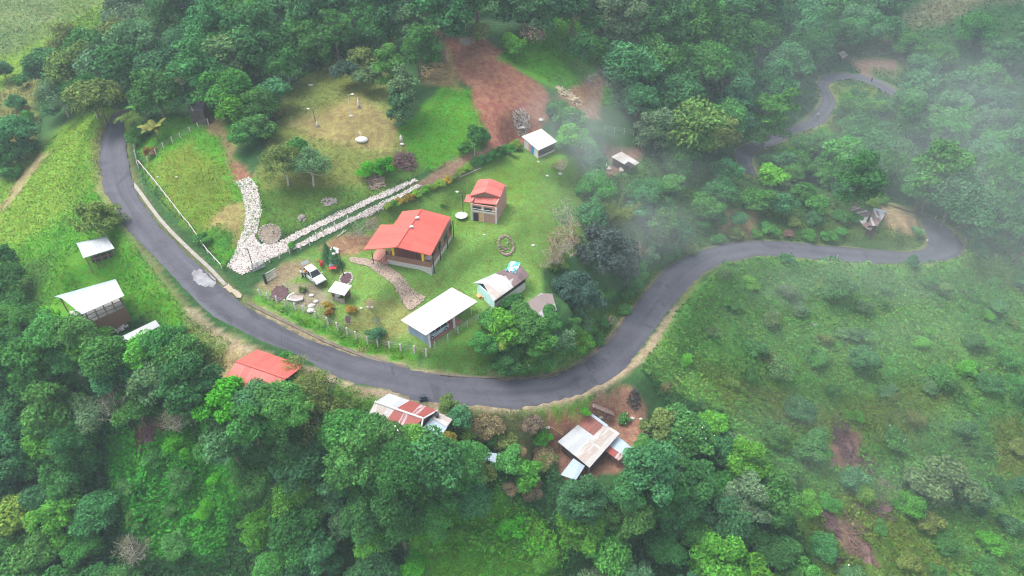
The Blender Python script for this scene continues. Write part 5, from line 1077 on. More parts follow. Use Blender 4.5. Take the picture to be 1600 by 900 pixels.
# red cloths and chairs, tarps
crumple('red_tarpaulin', 'bright red tarpaulin over a table beside the young conifers', [G(513,424,.7),G(527,421,.7),G(527,412,.8),G(515,414,.7)], 0, MREDC, 'tarpaulin', 3, .25, 8)
crumple('grey_cloth', 'grey blue cloth lying over the red tarpaulin by the conifers', [G(513,417,.85),G(521,418,.85),G(523,411,.9),G(515,411,.9)], 0, MBLUEW, 'cloth', 5, .15, 6)
def chair(label, px, py, mat, ang=0):
    c = G(px, py); root = thing('garden_chair', label, 'chair', tuple(c)); mb = MB(); mb.box(c + (0, 0, .42), .45, .45, .05, ang); mb.build('seat', mat, root)
    mb = MB(); ca, sa = math.cos(ang), math.sin(ang); mb.box(c + (-.2 * ca, -.2 * sa, .47), .05, .45, .45, ang); mb.build('backrest', mat, root)
    for dx in (-.18, .18):
        for dy in (-.18, .18): mb = MB(); mb.box(c + (dx * ca - dy * sa, dx * sa + dy * ca, 0), .04, .04, .42, ang); mb.build('leg', mat, root)
chair('red chair left of the red tarpaulin, the upper one', 502, 412, MREDC, .5); chair('red chair left of the red tarpaulin, the lower one', 503, 417, MREDC, 2.2)
crumple('white_sheet', 'pale grey sheet of cloth spread on the ground behind the young conifers', [G(514,396,.1),G(530,398,.1),G(530,388,.1),G(517,387,.1)], 0, simple('pale_cloth', (.62, .62, .64), .9), 'sheet', 9, .2, 8)
c = G(937, 655); root = thing('basin', 'white round basin standing on red earth behind the tin house', 'basin', tuple(c)); mb = MB(); mb.tube([c + (.1, 0, 0), c + (.1, 0, .35)], [.3, .42], 12, False); mb.build('bowl', MWHITE, root)
mb = MB(); a, b = G(861, 665, .3), G(880, 678, .6)
for k in (-.2, .2): mb.tube([a + (0, k, 0), b + (0, k, 0)], .05, 5)
tag(mb.build('wooden_poles', MOCHRE), 'two pale poles leaning over the red earth left of the tin house', 'poles')
mb = MB(); q = G(661, 625); mb.box((q[0], q[1], q[2]), 1.0, .7, .6, .4); mb.box((q[0] + .1, q[1], q[2] + .6), .8, .5, .3, .2); tag(mb.build('dark_crate', MDENIM), 'dark blue crates on the road edge behind the rust striped house', 'crate')
for i, (a_, b_) in enumerate((((943,260),(949,267)),((967,266),(968,270)))):
    mb = MB(); p, r = G(*a_), G(*b_); mb.hexa([p + (0, 0, .1), r + (0, 0, .1), r + (.8, .2, .1), p + (.8, .2, .1)], [p + (0, 0, .6), r + (0, 0, .3), r + (.8, .2, .35), p + (.8, .2, .6)]); tag(mb.build('tin_sheet', R_CREAM), ('white tin sheet on the dark yard left of the broken shack', 'small white tin sheet below the front of the broken shack')[i], 'sheet')

# ------------------------------------------------------------------ foliage meshes
RNG = np.random.default_rng(7)
def unit(v): return v / (np.linalg.norm(v, axis=-1, keepdims=True) + 1e-9)
def leaves(c, n_, size, rng, asp=.55):
    """rhombus leaves: centres, facing directions, half lengths -> verts (4N,3), faces"""
    n_ = unit(n_); r = unit(rng.normal(size=c.shape)); t = unit(np.cross(n_, r)); b = np.cross(n_, t); s = size[:, None]
    v = np.stack([c + t * s, c + b * s * asp, c - t * s, c - b * s * asp], 1).reshape(-1, 3)
    return v, np.arange(len(v)).reshape(-1, 4)
def crown_data(R, H, lobes, per, leaf, seed, sq=.8, lobe_r=(.26, .42), tone=.22, droop=.0, low=-.35, hollow=.5, spread=1.0, asp=.55):
    rng = np.random.default_rng(seed); cz_ = H - R * sq * .95; ph = rng.uniform(0, 6.28, 3)
    low = min(low, -.5) if sq > .73 else low; th = rng.uniform(0, 2 * np.pi, lobes); u = rng.uniform(low, 1, lobes); rr = np.sqrt(1 - np.clip(u, -1, 1) ** 2)
    rad = R * (1 - .42 * rng.random(lobes)) * .80 * spread * (1 + .20 * np.sin(2 * th + ph[0]) + .14 * np.sin(3 * th + ph[1]))
    lc = np.stack([rad * rr * np.cos(th), rad * rr * np.sin(th), cz_ + rad * u * sq], 1)
    lc = np.vstack([lc, np.array([[0, 0, cz_ + R * sq * .55], [R * .25, -R * .1, cz_], [-R * .3, R * .2, cz_]])])
    lr = R * rng.uniform(*lobe_r, len(lc)); C, Nn, S, T = [], [], [], []
    for i in range(len(lc)):
        n_ = int(per * (lr[i] / (R * .34)) ** 2); d = unit(rng.normal(size=(n_, 3))); d[:, 2] = np.where(d[:, 2] < -.3, -d[:, 2] * .6, d[:, 2]); d = unit(d)
        rr_ = lr[i] * (hollow + (1.12 - hollow) * rng.random(n_) ** .6); p = lc[i] + d * rr_[:, None] * np.array([1, 1, .8]); p[:, 2] -= droop * (np.hypot(p[:, 0], p[:, 1]) / R) ** 2 * R
        C.append(p); Nn.append(unit(d * .8 + np.array([0, 0, .7]) + rng.normal(size=(n_, 3)) * .55)); S.append(leaf * rng.uniform(.65, 1.25, n_))
        lt = 1 + tone * rng.uniform(-1, 1); T.append(np.full(n_, lt) * (1 + .42 * rng.uniform(-1, 1, n_)))
    C, Nn, S, T = np.vstack(C), np.vstack(Nn), np.hstack(S), np.hstack(T)
    v, f = leaves(C, Nn, S, rng, asp); hue = rng.normal(0, .05, len(C)); col = np.stack([T * (1 + hue * 1.5), T, T * (1 - hue)], 1); return v, f, np.repeat(np.clip(col, .2, 2), 4, 0), lc
def mesh_only(name, v, f, mat, col):
    o = mesh_np(name, v, f, mat, col); me = o.data; bpy.data.objects.remove(o); return me
def trunk_mesh(R, H, lc, mat, seed, th=.045, bare=False):
    rg = random.Random(seed); mb = MB(); h0 = H * .45; b = [(0, 0, -.8), (rg.uniform(-.1, .1) * R, rg.uniform(-.1, .1) * R, h0 * .6), (rg.uniform(-.15, .15) * R, rg.uniform(-.15, .15) * R, h0)]
    mb.tube(b, [H * th, H * th * .75, H * th * .55], 7); idxs = list(range(len(lc))); rg.shuffle(idxs)
    for i in idxs[:7 if not bare else 26]:
        e = np.array(lc[i]) * (1, 1, 1) + (np.array(lc[i]) - np.array((0, 0, H * .6))) * (.22 if mat == MPALE else 0); s = np.array(b[2]) * (1 if rg.random() < .6 else .85); m = s * .5 + e * .5 + np.array((0, 0, -.06 * H)); mb.tube([s, m, e], [H * th * .38, H * th * .22, H * th * .07], 5)
        if bare:
            for k in range(9): d = np.array([rg.gauss(0, 1), rg.gauss(0, 1), rg.gauss(.3, .7)]) * R * .17; s2 = m + (e - m) * rg.random(); mb.tube([s2, s2 + d * .6, s2 + d * 1.1], [.03, .02, .01], 4)
    o = mb.build('trunk', mat); me = o.data; bpy.data.objects.remove(o); return me
VAR = {}
def add_var(kind, R, H, **k):
    bark = k.pop('bark', MBARK); th = k.pop('th', .03); sd = k['seed']; v, f, c, lc = crown_data(R, H, **k)
    VAR.setdefault(kind, []).append((mesh_only('crown', v, f, MLEAF, c), trunk_mesh(R, H, lc, bark, sd, th), R, H, H - R * k.get('sq', .8) * .95))
for s in range(7): add_var('broad', 4.0, 7.4, lobes=26 + 3 * s, per=230, leaf=.24, seed=s, sq=[.8, .95, .7, .85, 1.0, .75, .9][s], tone=.26, lobe_r=(.2, .4))
for s in range(5): add_var('tall', 3.4, 9.8, lobes=34, per=210, leaf=.21, seed=20 + s, sq=1.25 + .1 * s, lobe_r=(.2, .36), tone=.18, low=-.75)
for s in range(3): add_var('airy', 4.0, 7.2, lobes=36, per=150, leaf=.19, seed=40 + s, sq=.8, lobe_r=(.2, .38), tone=.14, bark=MPALE, hollow=.2)
for s in range(4): add_var('small', 2.4, 4.2, lobes=22, per=260, leaf=.17, seed=60 + s, sq=.85, tone=.14)
for s in range(5): add_var('bush', 1.8, 2.3, lobes=20, per=230, leaf=.14, seed=80 + s, sq=.72, low=-.1, tone=.16, th=.03)
for s in range(3): add_var('round', 2.6, 4.3, lobes=50, per=230, leaf=.15, seed=100 + s, sq=.75, lobe_r=(.2, .28), low=-.35, tone=.08, asp=.5)
for s in range(2): add_var('cascade', 3.6, 8.5, lobes=40, per=230, leaf=.2, seed=110 + s, sq=.9, droop=.35, tone=.2, low=-.5)
# bare, twiggy trees keep a sprinkling of leaves
for s in range(3):
    v, f, c, lc = crown_data(3.0, 6.0, 26, 26, .13, 120 + s, hollow=.1, lobe_r=(.3, .42)); VAR.setdefault('bare', []).append((mesh_only('crown', v, f, MLEAF, c), trunk_mesh(3.0, 6.0, lc, MPALE, 120 + s, .022, True), 3.0, 6.0, 3.8))
# conifers
for s in range(2):
    rng = np.random.default_rng(s); n_ = 2600; h = rng.random(n_) ** 1.3; rr = (1 - h) ** .8 * 1.45 * (.35 + .65 * rng.random(n_)) * (.8 + .25 * np.sin(h * 40)); th = rng.uniform(0, 6.28, n_)
    c = np.stack([rr * np.cos(th), rr * np.sin(th), .35 + h * 3.4], 1); v, f = leaves(c, np.stack([np.cos(th), np.sin(th), np.full(n_, .9)], 1) + rng.normal(size=(n_, 3)) * .3, np.full(n_, .14), rng, .4)
    VAR.setdefault('conifer', []).append((mesh_only('crown', v, f, MLEAF, np.repeat(rng.uniform(.7, 1.3, n_), 4)[:, None] * np.ones(3)), trunk_mesh(.8, 3.0, [(0, 0, 3.2)], MBARK, s, .03), 1.1, 3.8, 1.9))
# big-leaved plants: banana / palm fronds
def fronds(n_fr, L, wid, z0, rise, seed, seg=7, leafl=True):
    rng = np.random.default_rng(seed); V, Fc, Cc = [], [], []
    for k in range(n_fr):
        a = 2 * np.pi * k / n_fr + rng.uniform(-.3, .3); up = rise * rng.uniform(.6, 1.2); ln = L * rng.uniform(.75, 1.1); tn = rng.uniform(.75, 1.25)
        t = np.linspace(0, 1, seg * 3); x = ln * t * (1 - .15 * t); z = z0 + up * t * ln - 1.15 * ln * t ** 2.1 * rng.uniform(.5, .8); d = np.array([math.cos(a), math.sin(a)]); s = np.array([-d[1], d[0]])
        w_ = wid * np.sin(np.pi * np.clip(t * .92 + .06, 0, 1)) ** .6
        for i in range(len(t) - 1):
            for sg in (-1, 1):
                j = len(V); g = .12 if leafl else .0
                V += [(d[0] * x[i], d[1] * x[i], z[i]), (d[0] * (x[i + 1] - g * wid), d[1] * (x[i + 1] - g * wid), z[i + 1]), (d[0] * x[i + 1] + sg * s[0] * w_[i + 1], d[1] * x[i + 1] + sg * s[1] * w_[i + 1], z[i + 1] - .25 * w_[i + 1]), (d[0] * (x[i] + g) + sg * s[0] * w_[i], d[1] * (x[i] + g) + sg * s[1] * w_[i], z[i] - .25 * w_[i])]
                Fc.append((j, j + 1, j + 2, j + 3)); Cc += [(tn, tn, tn)] * 4
    return np.array(V), np.array(Fc), np.array(Cc)
v, f, c = fronds(13, 3.6, .55, 4.2, .75, 3); VAR['palm'] = [(mesh_only('crown', v, f, MLEAF, c), trunk_mesh(.6, 4.6, [(0, 0, 4.3)], MBARK, 3, .04), 3.4, 5.2, 4.0)]
v, f, c = fronds(11, 2.6, .5, 1.8, 1.1, 5, leafl=False); VAR['banana'] = [(mesh_only('crown', v, f, MLEAF, c), trunk_mesh(.4, 2.0, [(0, 0, 1.9)], MBARK, 4, .06), 2.2, 3.4, 2.2)]
# bamboo: arching feathery canes
rng = np.random.default_rng(5); Cb, Nb, Sb, canes = [], [], [], MB()
for k in range(38):
    a = rng.uniform(0, 6.28); L = rng.uniform(6, 9.5); out = rng.uniform(.15, .5); t = np.linspace(0, 1, 9); x = out * L * t ** 1.8; z = L * (t - .28 * t ** 3) * .95; p = np.stack([x * math.cos(a) + .4 * math.cos(a * 3), x * math.sin(a) + .4 * math.sin(a * 3), z], 1)
    canes.tube(list(p), list(.05 * (1 - .8 * t)), 4); n_ = 210; tt = rng.uniform(.3, 1, n_); q = np.stack([np.interp(tt, t, p[:, i]) for i in range(3)], 1) + rng.normal(size=(n_, 3)) * .28; Cb.append(q); Nb.append(rng.normal(size=(n_, 3)) + (0, 0, .8)); Sb.append(rng.uniform(.14, .26, n_))
Cb = np.vstack(Cb); v, f = leaves(Cb, np.vstack(Nb), np.hstack(Sb), rng, .3); o = canes.build('trunk', simple('bamboo_cane', (.25, .28, .08), .8)); me_ = o.data; bpy.data.objects.remove(o)
VAR['bamboo'] = [(mesh_only('crown', v, f, MLEAF, np.repeat(rng.uniform(.75, 1.25, len(Cb)), 4)[:, None] * np.ones(3)), me_, 4.2, 8.5, 5.2)]

# tones: base colours of the foliage
TON = {'dark green': (.040, .135, .036), 'mid green': (.064, .200, .044), 'fresh green': (.085, .260, .032), 'yellow green': (.150, .270, .040), 'bluish green': (.056, .172, .064), 'grey green': (.100, .190, .082),
       'olive': (.125, .185, .048), 'dark bluish': (.055, .095, .070), 'brownish': (.19, .15, .085), 'vivid green': (.060, .290, .018), 'golden': (.26, .20, .03), 'pinkish brown': (.20, .13, .10)}
PROTO = {}; NTREE = [0]; ALLTREES = []; VSZ = {}
def plant(kind, px, py, Rw, tone, name, label, cat, group=None, rng_=random.Random(11), hs_=1.0, jitter=.1, flowers=None):
    """px,py: where the crown centre is seen; Rw: crown radius in metres"""
    k = VAR[kind]; i = rng_.randrange(len(k)); cr, tr, R, H, hc = k[i]; s = Rw / R
    q = G(px, py, hc * s * hs_); z = float(ground(q[0], q[1]))
    root = bpy.data.objects.new(name, None); COL.objects.link(root); root.empty_display_size = .5
    root.location = (q[0], q[1], z - .1); root.rotation_euler = (0, 0, rng_.uniform(0, 6.28)); sx = s * rng_.uniform(.94, 1.06); root.scale = (sx, s, s * hs_ * rng_.uniform(.95, 1.08))
    tag(root, label, cat, group)
    c = TON[tone] if isinstance(tone, str) else tone; j = [1 + jitter * rng_.uniform(-1, 1) for _ in range(3)]; b = 1 + .16 * rng_.uniform(-1, 1)
    for nm_, me, col_ in (('crown', cr, 1), ('trunk', tr, 0)):
        o = bpy.data.objects.new(nm_, me); COL.objects.link(o); o.parent = root
        if col_: o.color = (c[0] * j[0] * b, c[1] * j[1] * b, c[2] * j[2] * b, 1)
    if flowers:
        key = (kind, i, flowers)
        if key not in PROTO:
            vs = np.zeros(len(cr.vertices) * 3, np.float32); cr.vertices.foreach_get('co', vs); vs = vs.reshape(-1, 3); up = vs[vs[:, 2] > hc * .9]; sel = up[RNG.integers(0, len(up), flowers)] * np.array((1.03, 1.03, 1.03)); v, f = leaves(sel, RNG.normal(size=sel.shape) + (0, 0, 1.2), np.full(len(sel), .11), RNG, .9); PROTO[key] = mesh_only('flowers', v, f, simple('white_blossom', (.8, .8, .72), .8), np.ones((len(v), 3)))
        o = bpy.data.objects.new('blossom', PROTO[key]); COL.objects.link(o); o.parent = root
    VSZ[root.name] = R; NTREE[0] += 1; ALLTREES.append((q[0], q[1], Rw, z + 5.0)); return root

# --- single trees the photo shows apart ---
T = plant
T('round', 153, 345, 3.6, 'olive', 'round_tree', 'dense olive green dome shaped tree just above the small open shed', 'tree')
T('airy', 92, 148, 4.6, 'grey green', 'tree', 'grey green spreading tree with a dark trunk leaning on the bright meadow edge', 'tree')
T('airy', 78, 172, 2.4, 'bluish green', 'tree', 'small bluish tree at the left foot of the spreading meadow tree', 'tree')
T('broad', 20, 205, 4.4, 'bluish green', 'tree', 'bluish green tree at the far left edge below the spreading tree', 'tree')
T('broad', 2, 245, 3.6, 'dark green', 'tree', 'dark tree at the left picture edge at the foot of the meadow', 'tree')
T('small', 40, 232, 2.4, 'dark green', 'tree', 'small dark tree beside the tan strip left of the meadow', 'tree')
T('bush', 15, 270, 2.2, 'mid green', 'bush', 'low bush at the left edge beside the tan strip', 'bush')
T('broad', 0, 448, 3.8, 'dark green', 'tree', 'dark tree at the left edge level with the barn', 'tree'); T('broad', 18, 480, 3.0, 'mid green', 'tree', 'green tree left of the barn at the meadow foot', 'tree')
T('small', 5, 400, 2.2, 'dark green', 'tree', 'small dark tree on the left edge of the lower meadow', 'tree')
T('palm', 205, 188, 3.2, 'olive', 'palm', 'palm with drooping fronds over the top end of the road', 'palm'); T('banana', 240, 198, 2.6, (.20, .19, .05), 'banana_plant', 'banana plant with golden brown hanging leaves beside the upper yard', 'banana plant')
T('banana', 222, 165, 2.6, 'mid green', 'banana_plant', 'tall green banana plant behind the palm at the road top', 'banana plant'); T('bush', 213, 215, 2.0, 'mid green', 'bush', 'green bush under the palm at the inner road edge', 'bush'); T('bush', 235, 238, 1.2, (.25, .18, .05), 'bush', 'small yellowish brown bush at the corner of the yard fence', 'bush'); T('bush', 228, 205, 1.7, 'dark green', 'bush', 'dark bush between palm and golden banana', 'bush')
T('small', 382, 212, 2.4, 'mid green', 'tree', 'round green small tree at the right of the brown footpath above the yard', 'tree'); T('broad', 405, 168, 3.4, 'mid green', 'tree', 'leafy tree left of the olive garden', 'tree'); T('broad', 425, 145, 3.2, 'bluish green', 'tree', 'bluish tree by the hill fence', 'tree')
T('cascade', 362, 165, 3.0, 'fresh green', 'tree', 'fresh green drooping tree right of the dark shack', 'tree'); T('small', 405, 200, 2.6, 'mid green', 'tree', 'green tree at the lower left corner of the olive garden', 'tree'); T('bush', 430, 175, 1.6, 'brownish', 'bush', 'brownish shrub at the left edge of the olive garden', 'bush')
T('airy', 442, 258, 3.6, 'olive', 'tree', 'olive green airy tree above the driveway, left of a pair', 'tree', 'pair of garden trees above the driveway'); T('airy', 482, 256, 3.8, 'grey green', 'tree', 'greyish airy tree above the driveway, right of a pair', 'tree', 'pair of garden trees above the driveway'); T('small', 460, 243, 2.6, 'mid green', 'tree', 'green tree behind the pair of airy garden trees', 'tree')
T('broad', 538, 112, 2.8, 'dark bluish', 'tree', 'dark bluish low tree at the top of the olive garden', 'tree'); T('broad', 566, 100, 3.0, 'olive', 'tree', 'olive brown tree right of the dark bluish one', 'tree'); T('broad', 572, 122, 2.6, 'grey green', 'tree', 'grey green tree in front of the olive brown one', 'tree')
T('tall', 612, 105, 3.4, 'mid green', 'tree', 'tall green tree behind the right side of the olive garden', 'tree'); T('tall', 630, 140, 3.0, 'grey green', 'tree', 'tall greyish green tree between garden and steep green slope', 'tree'); T('tall', 622, 168, 2.6, 'bluish green', 'tree', 'tall bluish tree nearest to the white figure', 'tree'); T('tall', 655, 80, 3.8, 'mid green', 'tree', 'tall tree left of the narrow footpath at the forest edge', 'tree')
T('broad', 588, 45, 4.8, 'dark green', 'tree', 'large dark green dense tree standing above the garden trees', 'tree'); T('tall', 522, 45, 4.0, 'mid green', 'tree', 'tall green tree above the hill fence', 'tree'); T('tall', 490, 72, 3.6, 'mid green', 'tree', 'green tree at the top end of the hill fence', 'tree'); T('tall', 640, 35, 3.8, 'grey green', 'tree', 'grey green tree left of the forest fence', 'tree')
T('airy', 750, 52, 2.6, 'olive', 'tree', 'small olive tree standing in the red dirt below the forest fence', 'tree'); T('bare', 832, 58, 3.2, (.17, .15, .10), 'tree', 'half bare greyish tree on the bright slope right of the red dirt', 'tree'); T('small', 802, 70, 2.4, 'fresh green', 'tree', 'fresh green small tree at the top right edge of the red dirt', 'tree'); T('small', 818, 28, 2.2, 'bluish green', 'tree', 'small bluish tree by the forest fence', 'tree')
T('broad', 903, 78, 3.2, 'dark green', 'tree', 'dark round tree on a bent bare trunk above the bright slope', 'tree', hs_=1.25); T('broad', 925, 75, 3.0, 'mid green', 'tree', 'green tree just right of the dark round tree', 'tree'); T('bare', 958, 98, 2.8, 'brownish', 'tree', 'half bare tree with a rusty brown top right of the bright slope', 'tree'); T('bare', 932, 128, 3.0, (.17, .15, .13), 'tree', 'grey leafless tree leaning over the bare earth patch', 'tree')
T('bush', 870, 170, 2.3, 'mid green', 'bush', 'bush on the edge of the red dirt above the white shed', 'bush'); T('small', 888, 185, 2.8, 'mid green', 'tree', 'green tree just behind the white shed', 'tree'); T('small', 893, 212, 2.8, 'fresh green', 'tree', 'fresh green tree right of the white shed', 'tree'); T('airy', 925, 250, 3.2, 'bluish green', 'tree', 'misty bluish tree between white shed and broken shack', 'tree'); T('airy', 915, 225, 2.6, 'mid green', 'tree', 'airy tree over the right wall of the white shed', 'tree'); T('bare', 876, 258, 1.6, 'brownish', 'shrub', 'thin brown shrub on the upper lawn', 'shrub')
T('bush', 749, 215, 2.2, 'dark green', 'bush', 'dark round bush at the right end of the steep green slope', 'bush'); T('bush', 728, 232, 1.6, 'mid green', 'bush', 'bush on the track bank below the dark round bush', 'bush'); T('bush', 600, 262, 1.9, 'vivid green', 'bush', 'vivid green bush left of the big purple brush heap', 'bush'); T('bush', 572, 268, 1.8, 'vivid green', 'bush', 'vivid green bush above the low twig heap', 'bush')
T('broad', 1072, 205, 7.2, (.088, .205, .048), 'tree', 'large yellow green crown right of the broken shack, centre of three', 'tree'); T('broad', 1028, 205, 4.8, 'grey green', 'tree', 'greyish green crown just left of the large yellow green tree', 'tree'); T('broad', 1122, 212, 5.4, 'olive', 'tree', 'olive green crown right of the large yellow green tree', 'tree'); T('broad', 1060, 240, 4.0, 'mid green', 'tree', 'green crown below the large yellow green tree', 'tree')
T('broad', 1000, 160, 4.4, 'bluish green', 'tree', 'misty tree above the yellow green crown', 'tree'); T('bush', 1205, 250, 2.8, 'dark green', 'bush', 'dark round bush against the lower end of the far road', 'bush'); T('small', 1308, 272, 3.3, 'mid green', 'tree', 'lone round tree on a pale slanting trunk left of the knoll', 'tree', hs_=1.5); T('small', 1274, 320, 2.6, 'mid green', 'tree', 'round green tree above the straight road left of the knoll', 'tree'); T('small', 1225, 322, 3.0, 'bluish green', 'tree', 'bluish green tree left of the round tree by the straight road', 'tree')
T('bush', 1377, 312, 1.7, 'fresh green', 'bush', 'fresh green bush behind the ruined shack', 'bush'); T('bush', 1364, 318, 1.7, 'yellow green', 'bush', 'bright yellow green bush behind the ruined shack', 'bush'); T('bush', 1335, 342, 1.6, 'mid green', 'bush', 'green bush growing over the fallen roof of the ruined shack', 'bush'); T('bush', 1434, 362, 1.5, 'grey green', 'bush', 'grey green bush at the inner point of the hairpin', 'bush'); T('bush', 1428, 412, 1.7, 'bluish green', 'bush', 'bush reaching onto the road at the bottom of the hairpin', 'bush'); T('bush', 1230, 406, 1.4, 'bluish green', 'bush', 'small bush below the straight road', 'bush'); T('tall', 1530, 388, 2.0, 'bluish green', 'bush', 'upright bluish bush on the slope right of the hairpin', 'bush', hs_=.6)
T('bush', 1232, 366, 1.2, 'pinkish brown', 'bush', 'reddish brown dry bush by the inner side of the straight road', 'bush')
T('round', 945, 395, 5.2, 'dark bluish', 'round_tree', 'very dark bluish dense tree on the right edge of the lawn', 'tree', hs_=.9); T('round', 903, 452, 4.0, 'dark bluish', 'round_tree', 'dark greyish dense tree right of the old rusty shed', 'tree'); T('round', 975, 420, 3.2, 'dark bluish', 'round_tree', 'dark tree lowest on the bank beside the road curve', 'tree'); T('bare', 992, 392, 2.8, 'pinkish brown', 'tree', 'pinkish brown twiggy tree at the right of the very dark tree', 'tree'); T('bare', 882, 378, 3.4, 'brownish', 'tree', 'grey brown leafless shrub tree at the lawn edge left of the dark tree', 'tree'); T('bare', 885, 335, 3.2, 'grey green', 'tree', 'pale grey leafless tree on the lawn edge below the bamboo', 'tree'); T('bush', 872, 412, 1.8, 'yellow green', 'bush', 'yellowish bush at the lawn edge right of the turquoise shed', 'bush'); T('bare', 862, 400, 2.2, 'brownish', 'shrub', 'thin brown shrub above the old rusty shed', 'shrub')
T('bamboo', 962, 325, 4.6, 'olive', 'bamboo', 'arching olive green bamboo clump right of the upper lawn', 'bamboo'); T('broad', 925, 335, 3.0, 'bluish green', 'tree', 'bluish tree left of the bamboo clump', 'tree'); T('broad', 1005, 300, 3.6, 'bluish green', 'tree', 'misty tree right of the bamboo top', 'tree'); T('tall', 1035, 350, 3.2, 'mid green', 'tree', 'green tree right of the bamboo above the road curve', 'tree'); T('tall', 1048, 395, 2.2, 'dark green', 'tree', 'dark slim tree right at the inner edge of the road curve', 'tree', hs_=.7)
T('small', 823, 505, 2.8, 'mid green', 'tree', 'dense green tree under the old rusty shed', 'tree'); T('small', 788, 512, 2.6, 'fresh green', 'tree', 'bright green tree on the bank below the turquoise shed', 'tree'); T('small', 845, 530, 2.6, 'mid green', 'tree', 'green tree in the middle of the road bank thicket', 'tree'); T('airy', 875, 528, 2.6, 'grey green', 'tree', 'greyish tree in the road bank thicket', 'tree'); T('bush', 905, 528, 1.8, 'yellow green', 'bush', 'light yellow green bush beside the forked white pole', 'bush'); T('bush', 795, 545, 2.2, 'dark green', 'bush', 'dark bush lowest on the bank above the road', 'bush'); T('bush', 815, 562, 1.8, 'fresh green', 'bush', 'light bush right above the road on the bank', 'bush', flowers=25); T('bush', 800, 474, 1.9, 'dark green', 'bush', 'dark bush against the fence in front of the turquoise shed', 'bush'); T('bush', 765, 500, 1.8, 'mid green', 'bush', 'bush over the side fence right of the carport', 'bush'); T('bare', 952, 500, 1.4, 'brownish', 'shrub', 'dry brown shrub at the inner road edge of the curve', 'shrub'); T('bush', 780, 532, 1.7, 'yellow green', 'bush', 'yellowish bush at the left of the road bank thicket', 'bush')
T('small', 585, 522, 1.25, 'bluish green', 'tree', 'small round headed tree on the garden fence line by the road', 'tree', hs_=.85); T('bare', 587, 500, .8, 'dark green', 'sapling', 'thin dark sapling behind the small round headed tree', 'sapling')
T('conifer', 510, 392, 1.0, 'bluish green', 'conifer', 'young bluish conifer behind the red chairs, left one', 'conifer', 'two young conifers'); T('conifer', 522, 401, 1.1, 'bluish green', 'conifer', 'young bluish conifer just above the red tarpaulin', 'conifer', 'two young conifers'); T('bush', 456, 384, .7, 'vivid green', 'bush', 'clipped round bush at the start of the wheel tracks', 'bush'); T('bare', 577, 472, 1.0, (.25, .13, .09), 'shrub', 'reddish twiggy shrub on the front lawn', 'shrub')
T('bush', 513, 478, .9, 'golden', 'shrub', 'yellow shrub below the left wall of the kiosk', 'shrub'); T('bush', 514, 489, .7, (.24, .11, .03), 'shrub', 'orange shrub by the front fence below the kiosk', 'shrub'); T('bush', 549, 484, .8, 'golden', 'shrub', 'golden shrub on the front lawn right of the kiosk', 'shrub'); T('bush', 473, 452, .6, 'olive', 'shrub', 'olive shrub above the stone platform', 'shrub'); T('bush', 692, 317, .7, 'yellow green', 'shrub', 'small yellowish shrub on the lawn behind the large red house', 'shrub'); T('bare', 560, 358, 2.0, 'grey green', 'shrub', 'pale leafless shrub behind the large red house by the tracks', 'shrub'); T('bare', 580, 350, 1.8, 'brownish', 'shrub', 'thin brown shrub at the back left corner of the large red house', 'shrub'); T('bush', 313, 372, 1.0, 'mid green', 'shrub', 'leafy shrub growing over the bend fence', 'shrub', flowers=30); T('bush', 323, 375, .9, 'mid green', 'shrub', 'green shrub just right of the bend fence shrub', 'shrub')
hedge = [(608,322,'yellow green'),(618,318,'fresh green'),(628,314,'golden'),(640,309,'golden'),(652,303,'yellow green'),(664,297,'fresh green'),(676,292,'yellow green'),(688,287,'yellow green'),(700,282,'golden'),(712,277,'olive'),(722,267,'yellow green'),(732,262,'yellow green'),(745,254,'dark green'),(758,249,'dark green'),(770,244,'mid green'),(783,239,'dark green'),(795,234,'mid green'),(806,228,'yellow green')]
hl = ['first','second','third','fourth','fifth','sixth','seventh','eighth','ninth','tenth','eleventh','twelfth','thirteenth','fourteenth','fifteenth','sixteenth','seventeenth','last']
for i, (a, b, t) in enumerate(hedge): T('bush', a, b, .95 if i < 12 else 1.25, t, 'hedge_shrub', f'{t} shrub, {hl[i]} from the lower left in the flower hedge', 'shrub', 'shrubs of the flower hedge')
# around the roadside houses
T('small', 345, 632, 3.0, 'vivid green', 'tree', 'bright green vine covered round tree left under the red tile roof', 'tree'); T('airy', 455, 582, 2.6, 'olive', 'tree', 'thin olive tree spreading over the red tile roof', 'tree', hs_=.8); T('airy', 485, 610, 3.0, 'olive', 'tree', 'olive tree between red tile roof and road', 'tree', hs_=.8); T('bush', 445, 560, 1.2, 'mid green', 'bush', 'green top of a shrub between red tile roof and road', 'bush'); T('airy', 500, 655, 3.4, 'olive', 'tree', 'yellowish olive tree left of the rust striped house', 'tree')
T('small', 615, 690, 2.6, 'mid green', 'tree', 'dark tree with white blossoms in front of the rust striped house', 'tree', flowers=40); T('small', 655, 694, 2.4, 'fresh green', 'tree', 'fresh tree with white blossoms below the blue lean to roof', 'tree', flowers=40); T('small', 580, 672, 2.4, 'mid green', 'tree', 'green tree at the lower left corner of the rust striped house', 'tree', flowers=15); T('small', 712, 652, 1.9, 'bluish green', 'tree', 'bluish green bushy tree right of the rust striped house', 'tree'); T('bush', 700, 633, 1.4, 'olive', 'bush', 'olive bush between road and lean to roof', 'bush'); T('bush', 727, 675, 1.7, 'yellow green', 'bush', 'yellow green bush right of the lean to roof', 'bush'); T('bush', 760, 665, 2.3, 'brownish', 'bush', 'big brown bush between the two roadside houses', 'bush'); T('bush', 700, 695, 1.6, 'golden', 'bush', 'yellow flowering bush below the lean to roof', 'bush')
